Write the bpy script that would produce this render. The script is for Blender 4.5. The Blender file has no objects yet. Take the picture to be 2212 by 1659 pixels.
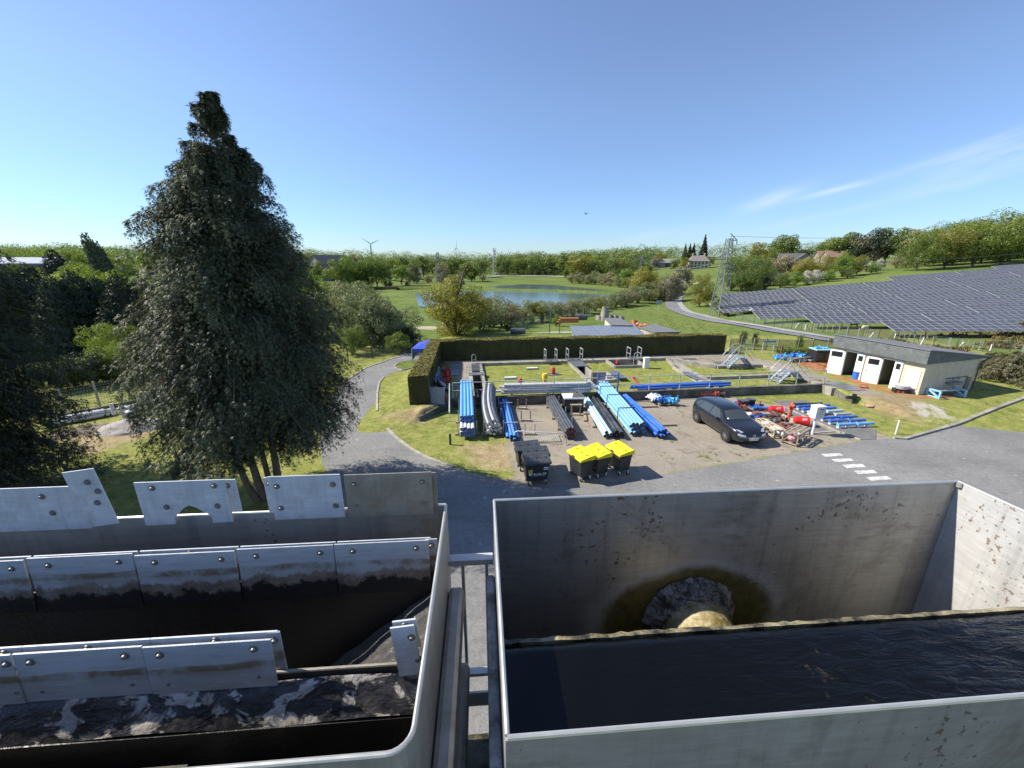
import bpy, bmesh, math, random
import numpy as np
from mathutils import Vector, Matrix
R = math.radians
random.seed(7); RNG = np.random.default_rng(11)
COL = bpy.context.scene.collection
# ---------------------------------------------------------------- camera numbers (pixel grid 2212 x 1659)
F, CX, CY, PITCH, H = 877.8, 1106.0, 829.5, R(16.77), 8.4
CP, SP = math.cos(PITCH), math.sin(PITCH)
def ray(px, py):
    a, b = (px-CX)/F, (py-CY)/F
    return Vector((a, CP-b*SP, -(SP+b*CP)))
def P(px, py, z=0.0):                      # point of the plane at height z
    d = ray(px, py); t = (z-H)/d.z
    return Vector((d.x*t, d.y*t, z))
def PY(px, py, y):                         # point at forward distance y
    d = ray(px, py); t = y/d.y
    return Vector((d.x*t, y, H+d.z*t))
# ---------------------------------------------------------------- object helpers
def tag(o, label=None, cat=None, group=None, kind=None):
    if label: o['label'] = label
    if cat: o['category'] = cat
    if group: o['group'] = group
    if kind: o['kind'] = kind
    return o
def empty(name, loc=(0,0,0), rz=0, label=None, cat=None, group=None):
    o = bpy.data.objects.new(name, None); COL.objects.link(o)
    o.location = loc; o.rotation_euler = (0,0,rz); o.empty_display_size = .2
    return tag(o, label, cat, group)
def children(o): return [c for c in bpy.data.objects if c.parent == o]
def copy_tree(o, parent=None, kids=None):
    c = o.copy(); COL.objects.link(c); c.parent = parent
    for ch in list(o.children): copy_tree(ch, c)
    return c
def link_mesh(name, me, parent=None, mats=()):
    o = bpy.data.objects.new(name, me); COL.objects.link(o)
    if parent: o.parent = parent
    return o
class MB:
    """collects shapes, builds ONE mesh object"""
    def __init__(s): s.v=[]; s.f=[]; s.m=[]; s.sm=[]
    def add(s, vs, fs, mi=0, smooth=False, M=None):
        n=len(s.v)
        for p in vs:
            p=Vector(p)
            s.v.append(M@p if M is not None else p)
        for f in fs:
            s.f.append([i+n for i in f]); s.m.append(mi); s.sm.append(smooth)
        return s
    def box(s, c, d, rz=0, mi=0, M=None, taper=1.0, bev=0):
        x,y,z=d[0]/2,d[1]/2,d[2]/2; c=Vector(c); Rm=Matrix.Rotation(rz,3,'Z')
        def pt(a,b,e,k=1.0):
            return c+Rm@Vector((a*k,b*k,e))
        if bev>0:
            b=min(bev,x*.9,y*.9,z*.9)
            me=bmesh.new(); bmesh.ops.create_cube(me,size=1)
            for v in me.verts:
                k=taper if v.co.z>0 else 1
                v.co=Vector((v.co.x*d[0]*k,v.co.y*d[1]*k,v.co.z*d[2]))
            bmesh.ops.bevel(me,geom=list(me.edges),offset=b,segments=2,affect='EDGES',profile=.5)
            me.verts.index_update()
            s.add([c+Rm@v.co for v in me.verts],[[v.index for v in f.verts] for f in me.faces],mi,False,M); me.free(); return s
        k=taper
        vs=[pt(-x,-y,-z),pt(x,-y,-z),pt(x,y,-z),pt(-x,y,-z),pt(-x,-y,z,k),pt(x,-y,z,k),pt(x,y,z,k),pt(-x,y,z,k)]
        return s.add(vs,[(0,3,2,1),(4,5,6,7),(0,1,5,4),(1,2,6,5),(2,3,7,6),(3,0,4,7)],mi,False,M)
    def tube(s, pts, r, n=8, mi=0, cap=True, M=None, smooth=True, r2=None):
        pts=[Vector(p) for p in pts]; m=len(pts); vs=[]; fs=[]
        rs = r if isinstance(r,(list,tuple)) else [r+( (r2-r)*i/(m-1) if r2 is not None else 0) for i in range(m)]
        prev=None
        for i,p in enumerate(pts):
            t=(pts[min(i+1,m-1)]-pts[max(i-1,0)]).normalized()
            if prev is None:
                u=t.orthogonal().normalized()
            else:
                u=(prev-t*prev.dot(t))
                u=u.normalized() if u.length>1e-6 else t.orthogonal().normalized()
            prev=u; w=t.cross(u)
            for k in range(n):
                a=2*math.pi*k/n
                vs.append(p+(u*math.cos(a)+w*math.sin(a))*rs[i])
        for i in range(m-1):
            for k in range(n):
                k2=(k+1)%n
                fs.append((i*n+k,i*n+k2,(i+1)*n+k2,(i+1)*n+k))
        s.add(vs,fs,mi,smooth,M)
        if cap:
            s.add(vs[:n],[tuple(range(n-1,-1,-1))],mi,False,M)
            s.add(vs[-n:],[tuple(range(n))],mi,False,M)
        return s
    def bar(s, p, q, w, h=None, mi=0, up=(0,0,1), M=None):     # square bar
        p,q=Vector(p),Vector(q); t=(q-p).normalized(); up=Vector(up)
        if abs(t.dot(up))>.98: up=Vector((0,1,0))
        a=t.cross(up).normalized()*w/2; b=a.cross(t).normalized()*(h or w)/2
        vs=[p-a-b,p+a-b,p+a+b,p-a+b,q-a-b,q+a-b,q+a+b,q-a+b]
        return s.add(vs,[(0,1,2,3),(7,6,5,4),(4,5,1,0),(5,6,2,1),(6,7,3,2),(7,4,0,3)],mi,False,M)
    def prism(s, poly, z0, z1, mi=0, M=None, bottom=True):
        poly=[(p[0],p[1]) for p in poly]
        A=sum(poly[i][0]*poly[(i+1)%len(poly)][1]-poly[(i+1)%len(poly)][0]*poly[i][1] for i in range(len(poly)))
        if A<0: poly=poly[::-1]
        n=len(poly); vs=[(x,y,z0) for x,y in poly]+[(x,y,z1) for x,y in poly]
        fs=[tuple(range(n,2*n))]+[(i,(i+1)%n,n+(i+1)%n,n+i) for i in range(n)]
        if bottom: fs.append(tuple(range(n-1,-1,-1)))
        return s.add(vs,fs,mi,False,M)
    def poly(s, pts, mi=0, M=None): return s.add(pts,[tuple(range(len(pts)))],mi,False,M)
    def lathe(s, prof, c=(0,0,0), n=16, mi=0, M=None, axis='Z', smooth=True):
        c=Vector(c); vs=[]; m=len(prof)
        for r,z in prof:
            for k in range(n):
                a=2*math.pi*k/n; x,y=r*math.cos(a),r*math.sin(a)
                v=Vector((x,y,z)) if axis=='Z' else (Vector((z,x,y)) if axis=='X' else Vector((y,z,x)))
                vs.append(c+v)
        fs=[(i*n+k,i*n+(k+1)%n,(i+1)*n+(k+1)%n,(i+1)*n+k) for i in range(m-1) for k in range(n)]
        return s.add(vs,fs,mi,smooth,M)
    def blob(s, c, r, n=2, jit=.15, mi=0, sq=(1,1,1), seed=0, M=None):
        me=bmesh.new(); bmesh.ops.create_icosphere(me,subdivisions=n,radius=1)
        rr=random.Random(seed); c=Vector(c); me.verts.index_update()
        s.add([c+Vector((v.co.x*sq[0],v.co.y*sq[1],v.co.z*sq[2]))*r*(1+rr.uniform(-jit,jit)) for v in me.verts],[[v.index for v in f.verts] for f in me.faces],mi,True,M); me.free(); return s
    def build(s, name, mats, parent=None, loc=None, rz=None):
        me=bpy.data.meshes.new(name); me.from_pydata([tuple(v) for v in s.v],[],s.f)
        for m in (mats if isinstance(mats,(list,tuple)) else [mats]): me.materials.append(m)
        me.polygons.foreach_set('material_index',s.m); me.polygons.foreach_set('use_smooth',s.sm)
        me.update()
        if any(s.sm):
            try: me.set_sharp_from_angle(angle=R(42))
            except Exception: pass
        o=bpy.data.objects.new(name,me); COL.objects.link(o)
        if parent: o.parent=parent
        if loc is not None: o.location=loc
        if rz is not None: o.rotation_euler=(0,0,rz)
        return o
def np_mesh(name, V, Fq, mat, parent=None, smooth=False):
    """V (n,3), Fq (m,k) numpy"""
    me=bpy.data.meshes.new(name); n=len(V); m,k=Fq.shape
    me.vertices.add(n); me.vertices.foreach_set('co',np.ascontiguousarray(V,dtype=np.float32).ravel())
    me.loops.add(m*k); me.loops.foreach_set('vertex_index',np.ascontiguousarray(Fq,dtype=np.int32).ravel())
    me.polygons.add(m); me.polygons.foreach_set('loop_start',np.arange(0,m*k,k,dtype=np.int32))
    if smooth: me.polygons.foreach_set('use_smooth',np.ones(m,dtype=bool))
    for x in (mat if isinstance(mat,(list,tuple)) else [mat]): me.materials.append(x)
    me.update(calc_edges=True); me.validate()
    o=bpy.data.objects.new(name,me); COL.objects.link(o)
    if parent: o.parent=parent
    return o
def unit(a): return a/np.maximum(np.linalg.norm(a,axis=-1,keepdims=True),1e-9)
LEAF_T = np.array([[-.28,0,0],[0,.5,.06],[.28,0,0],[0,-.5,-.06]],float)
def leaf_arrays(pos, nrm, size, tmpl=LEAF_T, faces=((0,1,2,3),), jit=.7, axis=None, wid=None):
    """instances of a small leaf template; nrm = facing, axis = growth direction (y of the template)"""
    N=len(pos); n=unit(nrm+RNG.normal(0,jit,(N,3)))
    a=RNG.normal(0,1,(N,3)) if axis is None else axis+RNG.normal(0,.25,(N,3))
    y=unit(a-n*np.sum(a*n,1,keepdims=True)); x=np.cross(y,n)
    t=tmpl[None,:,:]*np.asarray(size).reshape(-1,1,1)
    V=pos[:,None,:]+t[:,:,0:1]*x[:,None,:]+t[:,:,1:2]*y[:,None,:]+t[:,:,2:3]*n[:,None,:]
    K=len(tmpl); Fq=(np.arange(N)[:,None,None]*K+np.array(faces)[None,:,:]).reshape(-1,len(faces[0]))
    return V.reshape(-1,3),Fq
# ---------------------------------------------------------------- materials
def new_mat(name):
    m=bpy.data.materials.new(name); m.use_nodes=True; nt=m.node_tree
    for n in list(nt.nodes): nt.nodes.remove(n)
    out=nt.nodes.new('ShaderNodeOutputMaterial'); return m,nt,out
def N(nt,t,**kw):
    n=nt.nodes.new(t)
    for k,v in kw.items():
        if k.startswith('i_'): n.inputs[k[2:].replace('_',' ')].default_value=v
        else: setattr(n,k,v)
    return n
def noise(nt,vec,scale,detail=4,rough=.6,dist=0):
    n=N(nt,'ShaderNodeTexNoise'); n.inputs['Scale'].default_value=scale; n.inputs['Detail'].default_value=detail
    n.inputs['Roughness'].default_value=rough; n.inputs['Distortion'].default_value=dist
    if vec: nt.links.new(vec,n.inputs['Vector'])
    return n.outputs['Fac']
def ramp(nt,fac,stops,interp='LINEAR'):
    n=N(nt,'ShaderNodeValToRGB'); cr=n.color_ramp; cr.interpolation=interp
    while len(cr.elements)<len(stops): cr.elements.new(.5)
    for e,(p,c) in zip(cr.elements,stops):
        e.position=p; e.color=(c,c,c,1) if isinstance(c,(int,float)) else (*c,1)
    nt.links.new(fac,n.inputs['Fac']); return n.outputs['Color']
def mix(nt,fac,a,b,mode='MIX'):
    n=N(nt,'ShaderNodeMix',data_type='RGBA',blend_type=mode)
    for i,v in ((0,fac),(6,a),(7,b)):
        if hasattr(v,'is_output'): nt.links.new(v,n.inputs[i])
        elif i==0: n.inputs[0].default_value=v
        else: n.inputs[i].default_value=(*v,1) if len(v)==3 else v
    return n.outputs[2]
def mth(nt,op,a,b=None,clamp=False):
    n=N(nt,'ShaderNodeMath',operation=op); n.use_clamp=clamp
    for i,v in ((0,a),(1,b)):
        if v is None: continue
        if hasattr(v,'is_output'): nt.links.new(v,n.inputs[i])
        else: n.inputs[i].default_value=v
    return n.outputs[0]
def bumpn(nt,h,strength=.3,dist=.02):
    b=N(nt,'ShaderNodeBump'); b.inputs['Strength'].default_value=strength; b.inputs['Distance'].default_value=dist
    nt.links.new(h,b.inputs['Height']); return b.outputs['Normal']
def coords(nt,kind='Object',scale=None):
    t=N(nt,'ShaderNodeTexCoord').outputs[kind]
    if scale:
        mp=N(nt,'ShaderNodeMapping'); mp.inputs['Scale'].default_value=scale; nt.links.new(t,mp.inputs['Vector']); return mp.outputs['Vector']
    return t
def princ(nt,out,col,rough=.6,metal=0,normal=None,spec=.5,**kw):
    p=N(nt,'ShaderNodeBsdfPrincipled')
    for k,v in (('Base Color',col),('Roughness',rough),('Metallic',metal),('Specular IOR Level',spec)):
        if hasattr(v,'is_output'): nt.links.new(v,p.inputs[k])
        else: p.inputs[k].default_value=(*v,1) if isinstance(v,(tuple,list)) else v
    for k,v in kw.items(): p.inputs[k.replace('_',' ')].default_value=v
    if normal: nt.links.new(normal,p.inputs['Normal'])
    nt.links.new(p.outputs[0],out.inputs['Surface']); return p
def mat(name,col,rough=.6,metal=0,var=.18,scale=6,dirt=None,dirt_amt=.5,bump=0,bscale=60,spec=.5,rand=0,dscale=2.0,**kw):
    """plain surface with patchy tone and optional dirt"""
    m,nt,out=new_mat(name); c=coords(nt)
    f=noise(nt,c,scale,5,.65)
    lo=tuple(x*(1-var) for x in col); hi=tuple(min(1,x*(1+var)) for x in col)
    cc=ramp(nt,f,[(.3,lo),(.7,hi)])
    if dirt:
        d=ramp(nt,noise(nt,c,dscale,6,.7,.4),[(.5-.2*dirt_amt,0),(.75-.2*dirt_amt,min(1,dirt_amt+.2))])
        cc=mix(nt,d,cc,dirt)
    if rand:
        oi=N(nt,'ShaderNodeObjectInfo').outputs['Random']
        cc=mix(nt,1.0,cc,ramp(nt,oi,[(0,1-rand),(1,1+rand)]),'MULTIPLY')
    nrm=bumpn(nt,noise(nt,c,bscale,4,.7),bump,.01) if bump else None
    rr=ramp(nt,f,[(.3,max(0,rough-.08)),(.7,min(1,rough+.08))])
    princ(nt,out,cc,rr,metal,nrm,spec,**kw); return m
def leaf_mat(name,c1,c2,trans=.3,rand=.25,scale=.25,gloss=.04,rough=.5):
    m,nt,out=new_mat(name)
    g=N(nt,'ShaderNodeNewGeometry'); oi=N(nt,'ShaderNodeObjectInfo')
    a=mix(nt,ramp(nt,g.outputs['Random Per Island'],[(0,0.0),(1,1.0)]),c1,c2)
    v=ramp(nt,noise(nt,coords(nt),scale,3),[(.35,1-rand),(.65,1+rand)])
    a=mix(nt,1.0,a,v,'MULTIPLY')
    if rand: a=mix(nt,1.0,a,ramp(nt,oi.outputs['Random'],[(0,(1-rand,1-rand*.8,1-rand*.6)),(.5,(1,1,1)),(1,(1+rand*.9,1+rand*.6,1))]),'MULTIPLY')
    d=N(nt,'ShaderNodeBsdfDiffuse'); t=N(nt,'ShaderNodeBsdfTranslucent'); s=N(nt,'ShaderNodeMixShader'); s.inputs[0].default_value=trans
    nt.links.new(a,d.inputs[0]); nt.links.new(mix(nt,1.0,a,(1.15,1.2,.55),'MULTIPLY'),t.inputs[0])
    nt.links.new(d.outputs[0],s.inputs[1]); nt.links.new(t.outputs[0],s.inputs[2])
    gl=N(nt,'ShaderNodeBsdfGlossy'); gl.inputs['Roughness'].default_value=rough
    s2=N(nt,'ShaderNodeMixShader'); s2.inputs[0].default_value=gloss
    nt.links.new(s.outputs[0],s2.inputs[1]); nt.links.new(gl.outputs[0],s2.inputs[2]); nt.links.new(s2.outputs[0],out.inputs['Surface'])
    return m
# ---------------------------------------------------------------- camera, sky, sun
sc=bpy.context.scene
cam=bpy.data.cameras.new('camera'); cam.sensor_width=36; cam.lens=36*F/2212; cam.clip_start=.05; cam.clip_end=9000
co=bpy.data.objects.new('camera',cam); COL.objects.link(co); co.location=(0,0,H); co.rotation_euler=(R(90)-PITCH,0,0); sc.camera=co
SUN=Vector((-.985,.135,0)).normalized()*math.cos(R(42))+Vector((0,0,math.sin(R(42))))
w=bpy.data.worlds.new("World"); sc.world=w; w.use_nodes=True; nt=w.node_tree
bg=nt.nodes['Background']; sky=nt.nodes.new('ShaderNodeTexSky'); sky.sky_type='NISHITA'; sky.sun_disc=False
sky.sun_elevation=R(42); sky.sun_rotation=math.atan2(SUN.x,SUN.y); sky.altitude=300; sky.air_density=1.0; sky.dust_density=.15; sky.ozone_density=3.0
# thin cirrus streaks low on the right, as part of the sky itself
tc=nt.nodes.new('ShaderNodeTexCoord'); sep=nt.nodes.new('ShaderNodeSeparateXYZ'); nt.links.new(tc.outputs['Generated'],sep.inputs[0])
az=mth(nt,'ARCTAN2',sep.outputs[0],sep.outputs[1]); el=mth(nt,'ARCSINE',sep.outputs[2])
cmb=nt.nodes.new('ShaderNodeCombineXYZ')
nt.links.new(mth(nt,'MULTIPLY',az,2.6),cmb.inputs[0]); nt.links.new(mth(nt,'MULTIPLY',mth(nt,'SUBTRACT',el,mth(nt,'MULTIPLY',az,.22)),15.0),cmb.inputs[1])
cn=noise(nt,cmb.outputs[0],1.0,7,.6,.25)
def gauss(cx,cy,sx,sy,tilt):
    dx=mth(nt,'SUBTRACT',az,cx); dy=mth(nt,'SUBTRACT',mth(nt,'SUBTRACT',el,cy),mth(nt,'MULTIPLY',dx,tilt))
    q=mth(nt,'ADD',mth(nt,'POWER',mth(nt,'ABSOLUTE',mth(nt,'DIVIDE',dx,sx)),2.0),mth(nt,'POWER',mth(nt,'ABSOLUTE',mth(nt,'DIVIDE',dy,sy)),2.0))
    return mth(nt,'POWER',2.718,mth(nt,'MULTIPLY',q,-1.0))
def add_(a,b): return mth(nt,'ADD',a,b)
mask=None
def skydir(px,py):
    d=ray(px,py).normalized(); return math.atan2(d.x,d.y),math.asin(d.z)
for (px,py,sx,sy,tl,am) in ((1655,433,.055,.012,.3,1.0),(2190,335,.10,.02,.25,1.3),(2170,300,.14,.012,.3,.8),(2050,405,.34,.008,.2,.3),(1800,412,.05,.005,.2,.8),(1400,510,.16,.014,.1,.35)):
    a_,e_=skydir(px,py); g_=mth(nt,'MULTIPLY',gauss(a_,e_,sx,sy,tl),am); mask=g_ if mask is None else add_(mask,g_)
cl=mth(nt,'MULTIPLY',mask,ramp(nt,cn,[(.38,0.0),(.75,1.0)]),True)
hs=nt.nodes.new('ShaderNodeHueSaturation'); hs.inputs['Saturation'].default_value=1.0; 
hs.inputs['Saturation'].default_value=1.0; nt.links.new(mix(nt,1.0,sky.outputs[0],ramp(nt,el,[(0,(.56,.71,.94)),(.10,(.70,.81,1.0)),(.3,(1.0,.98,1.06)),(.6,(1.10,1.02,1.10)),(.9,(1.05,.99,1.08))]),'MULTIPLY'),hs.inputs['Color'])
nt.links.new(mix(nt,mth(nt,'MULTIPLY',cl,.55),hs.outputs[0],(6.2,6.6,7.2)),bg.inputs[0]); bg.inputs[1].default_value=.105
sl=bpy.data.lights.new('sun','SUN'); sl.energy=4.6; sl.angle=R(.5); sl.color=(1,.945,.845)
so=bpy.data.objects.new('sun',sl); COL.objects.link(so); so.rotation_euler=SUN.to_track_quat('Z','Y').to_euler(); so.location=(-20,5,30)
vs=sc.view_settings; sc.display_settings.display_device='sRGB'; vs.view_transform='Standard'; vs.look='None'; vs.exposure=.68; vs.gamma=1
sc.cycles.max_bounces=7; sc.cycles.transparent_max_bounces=8; sc.cycles.caustics_reflective=False; sc.cycles.caustics_refractive=False
# ================================================================= terrain
def sst(x): x=np.clip(x,0,1); return x*x*(3-2*x)
WX=[-12,-8.0,-5.35,-5.14,-3.58,20.96,21.25,22.4,26,60]; WY=[18.0,18.5,19.5,20.75,23.09,26.13,23.75,20.5,19.0,17.0]; WW=[8,6,3.0,.1,.08,.08,.2,3,5,7]
UA=R(7); UC,US=math.cos(UA),math.sin(UA)
def W(u,v,z=0): return Vector((-3.6+u*UC-v*US,23.5+u*US+v*UC,z))
def W2(u,v): q=W(u,v); return (q.x,q.y)
PITP=[(1.28,-.2),(24.5,-.2),(24.5,5.12),(20.58,5.12),(17.95,8.3),(1.28,8.3)]
PIT=[W2(*p) for p in PITP]
def T(x,y):
    x=np.asarray(x,float); y=np.asarray(y,float)
    near=.5*sst((y-np.interp(x,WX,WY)-.02)/np.interp(x,WX,WW))*sst((x+8.6)/2.2)*(1-sst((x-32)/10))*(1-sst((y-42)/10))
    hill=.085*6*np.log1p(np.exp(np.clip((x-50)/6,-30,30)))*sst((y-30)/70); hill=14*np.tanh(hill/14)
    far=5.5*sst((y-290)/220)*(1-.5*sst((x-60)/80))+6*sst((y-600)/600)
    left=8*np.tanh(np.maximum(0,-x-95)*.035/8)*sst((y-40)/60)
    low=-1.5*sst((y-48)/25)*(1-sst((x-28-.25*(y-60)*(y>60))/18))*sst((x+75)/25)*(1-sst((y-215)/40))
    return near+hill+far+left+low
def Tpit(x,y):
    z=T(x,y); return np.where(inside(PIT,np.asarray(x,float),np.asarray(y,float)),-2.2,z)
def Tz(x,y): return float(T(x,y))
def G(px,py):                                # where the sight line meets the terrain
    d=ray(px,py); t=2.0; last=t
    while t<3000:
        if H+d.z*t<=Tz(d.x*t,d.y*t): break
        last=t; t*=1.02
    lo,hi=last,t
    for _ in range(24):
        m=(lo+hi)/2
        if H+d.z*m<=Tz(d.x*m,d.y*m): hi=m
        else: lo=m
    return Vector((d.x*hi,d.y*hi,Tz(d.x*hi,d.y*hi)))
def GP(px,py,z=0): v=P(px,py,z); return (v.x,v.y)
def inside(poly,X,Y):
    c=np.zeros(X.shape,bool); n=len(poly)
    for i in range(n):
        x1,y1=poly[i]; x2,y2=poly[(i+1)%n]
        if y1==y2: continue
        c^=((y1>Y)!=(y2>Y))&(X<(x2-x1)*(Y-y1)/(y2-y1)+x1)
    return c
def edist(poly,X,Y,closed=True):
    d=np.full(X.shape,1e9); n=len(poly)
    for i in range(n if closed else n-1):
        a=np.array(poly[i]); b=np.array(poly[(i+1)%n]); ab=b-a
        t=np.clip(((X-a[0])*ab[0]+(Y-a[1])*ab[1])/max(1e-9,ab@ab),0,1)
        d=np.minimum(d,np.hypot(X-a[0]-t*ab[0],Y-a[1]-t*ab[1]))
    return d
def soft(poly,X,Y,wd):                       # 1 inside, 0 outside, soft rim
    d=edist(poly,X,Y); s=np.where(inside(poly,X,Y),d,-d); return np.clip(.5+s/(2*wd),0,1)
# ---------------------------------------------------------------- asphalt outline (flat, z=0)
ROADL=[GP(*p) for p in ((889,765),(847,775),(790,795),(737,829),(705,880),(690,960),(696,1000),(715,1035))]
ROADR=[GP(*p) for p in ((900,777),(881,799),(850,805),(829,815),(819,827),(815,850),(815,891),(824,912),(837,928),(860,950),(891,973),(930,993),(978,1010))]
SEAM=[GP(*p) for p in ((1050,1030),(1100,1037),(1180,1049),(1290,1046),(1400,1030),(1536,1008),(1658,987),(1756,970),(1860,953))]
KERBR=[GP(*p) for p in ((1860,953),(1930,947),(1955,949),(2083,913),(2212,875),(2330,838))]
ASPH=[(-9.4,38.6),(-10.6,38.2)]+ROADL[1:]+[(-5.2,11.2),(-30,9.5),(-30,2.5),(60,2.5),(60,24)]+KERBR[::-1]+SEAM[::-1][1:]+ROADR[::-1]+[(-8.2,37.2)]
GRAVEL=[GP(*p) for p in ((1110,1040),(1105,985),(1085,935),(1080,880),(1090,858))]+[GP(*p,.0) for p in ((1300,858),(1600,850),(1575,852),(1600,866),(1680,872),(1760,892),(1935,948),(1860,958))]+SEAM[::-1]
ORANGE=[GP(*p,.5) for p in ((1700,774),(1805,780),(1802,806),(1775,803),(1735,792))]
ORANGE2=[GP(*p,.45) for p in ((1796,806),(1985,853),(2075,850),(2070,862),(1965,868),(1880,842),(1790,815))]
TGRAV=[GP(*p,.5) for p in ((951,772),(1560,762),(1640,775),(1720,790),(1805,822),(1960,862),(1930,872),(1850,852),(1800,828),(1700,828),(1590,800),(1200,790),(1040,850),(985,853),(985,800))]
DRY=[[GP(*p) for p in ((905,895),(985,868),(905,915),(830,905))],[GP(*p) for p in ((1000,965),(1110,955),(1130,1015),(1040,1010))],[GP(*p) for p in ((130,935),(310,900),(330,940),(180,985))]]
DIRTP=[GP(*p) for p in ((1850,872),(1960,866),(2030,895),(1985,915),(1900,895))]
PALE=[GP(*p) for p in ((1935,884),(1985,874),(2075,908),(2020,918))]
def ground_mesh(name,xs,ys,mat,skip=None,dz=0,attr=None,fn=T):
    X,Y=np.meshgrid(xs,ys); Z=fn(X,Y)+dz
    V=np.stack([X,Y,Z],-1).reshape(-1,3); nx,ny=len(xs),len(ys)
    i=np.arange(nx-1)[None,:]+np.arange(ny-1)[:,None]*nx
    Fq=np.stack([i,i+1,i+nx+1,i+nx],-1)
    keep=np.ones(i.shape,bool)
    if skip is not None:
        xc=(X[:-1,:-1]+X[1:,1:])/2; yc=(Y[:-1,:-1]+Y[1:,1:])/2; keep&=~skip(xc,yc)
    Fq=Fq[keep].reshape(-1,4)
    o=np_mesh(name,V,Fq,mat,smooth=True)
    if attr is not None:
        for nm,fn in attr.items():
            a=o.data.attributes.new(nm,'FLOAT','POINT'); a.data.foreach_set('value',fn(X,Y).astype(np.float32).ravel())
    return o
# ---------------------------------------------------------------- ground materials
def attr(nt,name):
    n=N(nt,'ShaderNodeAttribute'); n.attribute_name=name; return n.outputs['Fac']
def grass_color(nt,c,dry=None):
    big=noise(nt,c,.22,4,.6); mid=noise(nt,c,1.7,6,.72,.3); fine=noise(nt,c,11,4,.75)
    g=mix(nt,ramp(nt,mid,[(.36,0),(.62,1)]),(.115,.150,.028),(.32,.305,.098))
    g=mix(nt,ramp(nt,big,[(.38,0),(.62,1)]),g,mix(nt,.5,g,(.24,.26,.062)))
    if dry is not None:
        f=mth(nt,'ADD',dry,mth(nt,'MULTIPLY',mth(nt,'SUBTRACT',noise(nt,c,2.6,5,.7),.5),1.3),True)
        g=mix(nt,ramp(nt,f,[(.35,0),(.75,1)]),g,mix(nt,ramp(nt,mid,[(.3,0),(.7,1)]),(.24,.17,.085),(.42,.345,.20)))
    return mix(nt,1.0,g,ramp(nt,fine,[(.25,.50),(.5,1.0),(.75,1.42)]),'MULTIPLY'),fine
m,nt,out=new_mat('yard_ground'); c=coords(nt)
g,fine=grass_color(nt,c,attr(nt,'dry'))
edge=mth(nt,'MULTIPLY',mth(nt,'SUBTRACT',noise(nt,c,1.3,7,.75),.5),1.5)
stone=noise(nt,c,16,5,.8); patch=noise(nt,c,.55,5,.6)
gr=mix(nt,ramp(nt,patch,[(.35,0),(.65,1)]),(.27,.235,.185),(.345,.30,.235))
gr=mix(nt,ramp(nt,noise(nt,c,1.1,5,.7,.6),[(.52,0),(.68,.75)]),gr,(.17,.135,.095))
gr=mix(nt,1.0,gr,ramp(nt,stone,[(.25,.55),(.5,1),(.78,1.5)]),'MULTIPLY')
weeds=ramp(nt,mth(nt,'MULTIPLY',noise(nt,c,.75,3,.5),noise(nt,c,4.5,4,.7)),[(.335,0),(.39,1)])
gr=mix(nt,weeds,gr,(.13,.135,.035))
k=ramp(nt,mth(nt,'ADD',attr(nt,'gravel'),edge),[(.38,0),(.62,1)])
base=mix(nt,k,g,gr)
ko=ramp(nt,mth(nt,'ADD',attr(nt,'orange'),mth(nt,'MULTIPLY',edge,.8)),[(.35,0),(.65,1)])
base=mix(nt,ko,base,mix(nt,ramp(nt,noise(nt,c,2.2,4),[(.35,0),(.65,1)]),(.30,.12,.05),(.40,.205,.10)))
kd=ramp(nt,mth(nt,'ADD',attr(nt,'dirt'),edge),[(.3,0),(.7,1)])
base=mix(nt,kd,base,mix(nt,ramp(nt,noise(nt,c,3,5,.7),[(.35,0),(.6,1)]),(.22,.165,.08),(.33,.25,.14)))
kp=ramp(nt,mth(nt,'ADD',attr(nt,'pale'),mth(nt,'MULTIPLY',edge,1.3)),[(.4,0),(.66,1)])
base=mix(nt,kp,base,mix(nt,1.0,(.47,.44,.37),ramp(nt,stone,[(.25,.5),(.75,1.4)]),'MULTIPLY'))
princ(nt,out,base,.95,0,bumpn(nt,mix(nt,.5,stone,fine),.55,.05),.1); M_YARD=m
m,nt,out=new_mat('meadow'); c=coords(nt)
mid=noise(nt,c,.05,5,.65); f2=noise(nt,c,.9,6,.75); f3=noise(nt,c,4.5,4,.75)
g=mix(nt,ramp(nt,mid,[(.38,0),(.62,1)]),(.082,.135,.026),(.15,.19,.048))
g=mix(nt,ramp(nt,f2,[(.45,0),(.7,.85)]),g,(.23,.25,.08))
g=mix(nt,1.0,g,ramp(nt,f3,[(.25,.55),(.5,1),(.75,1.35)]),'MULTIPLY')
rush=ramp(nt,mth(nt,'ADD',attr(nt,'rush'),mth(nt,'MULTIPLY',mth(nt,'SUBTRACT',noise(nt,c,.32,5,.7),.5),2.2)),[(.62,0),(.8,.8)])
g=mix(nt,rush,g,(.16,.135,.055))
g=mix(nt,ramp(nt,attr(nt,'sand'),[(.3,0),(.6,1)]),g,(.42,.36,.27))
princ(nt,out,g,.95,0,bumpn(nt,f3,.5,.12),.1); M_MEADOW=m
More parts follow.
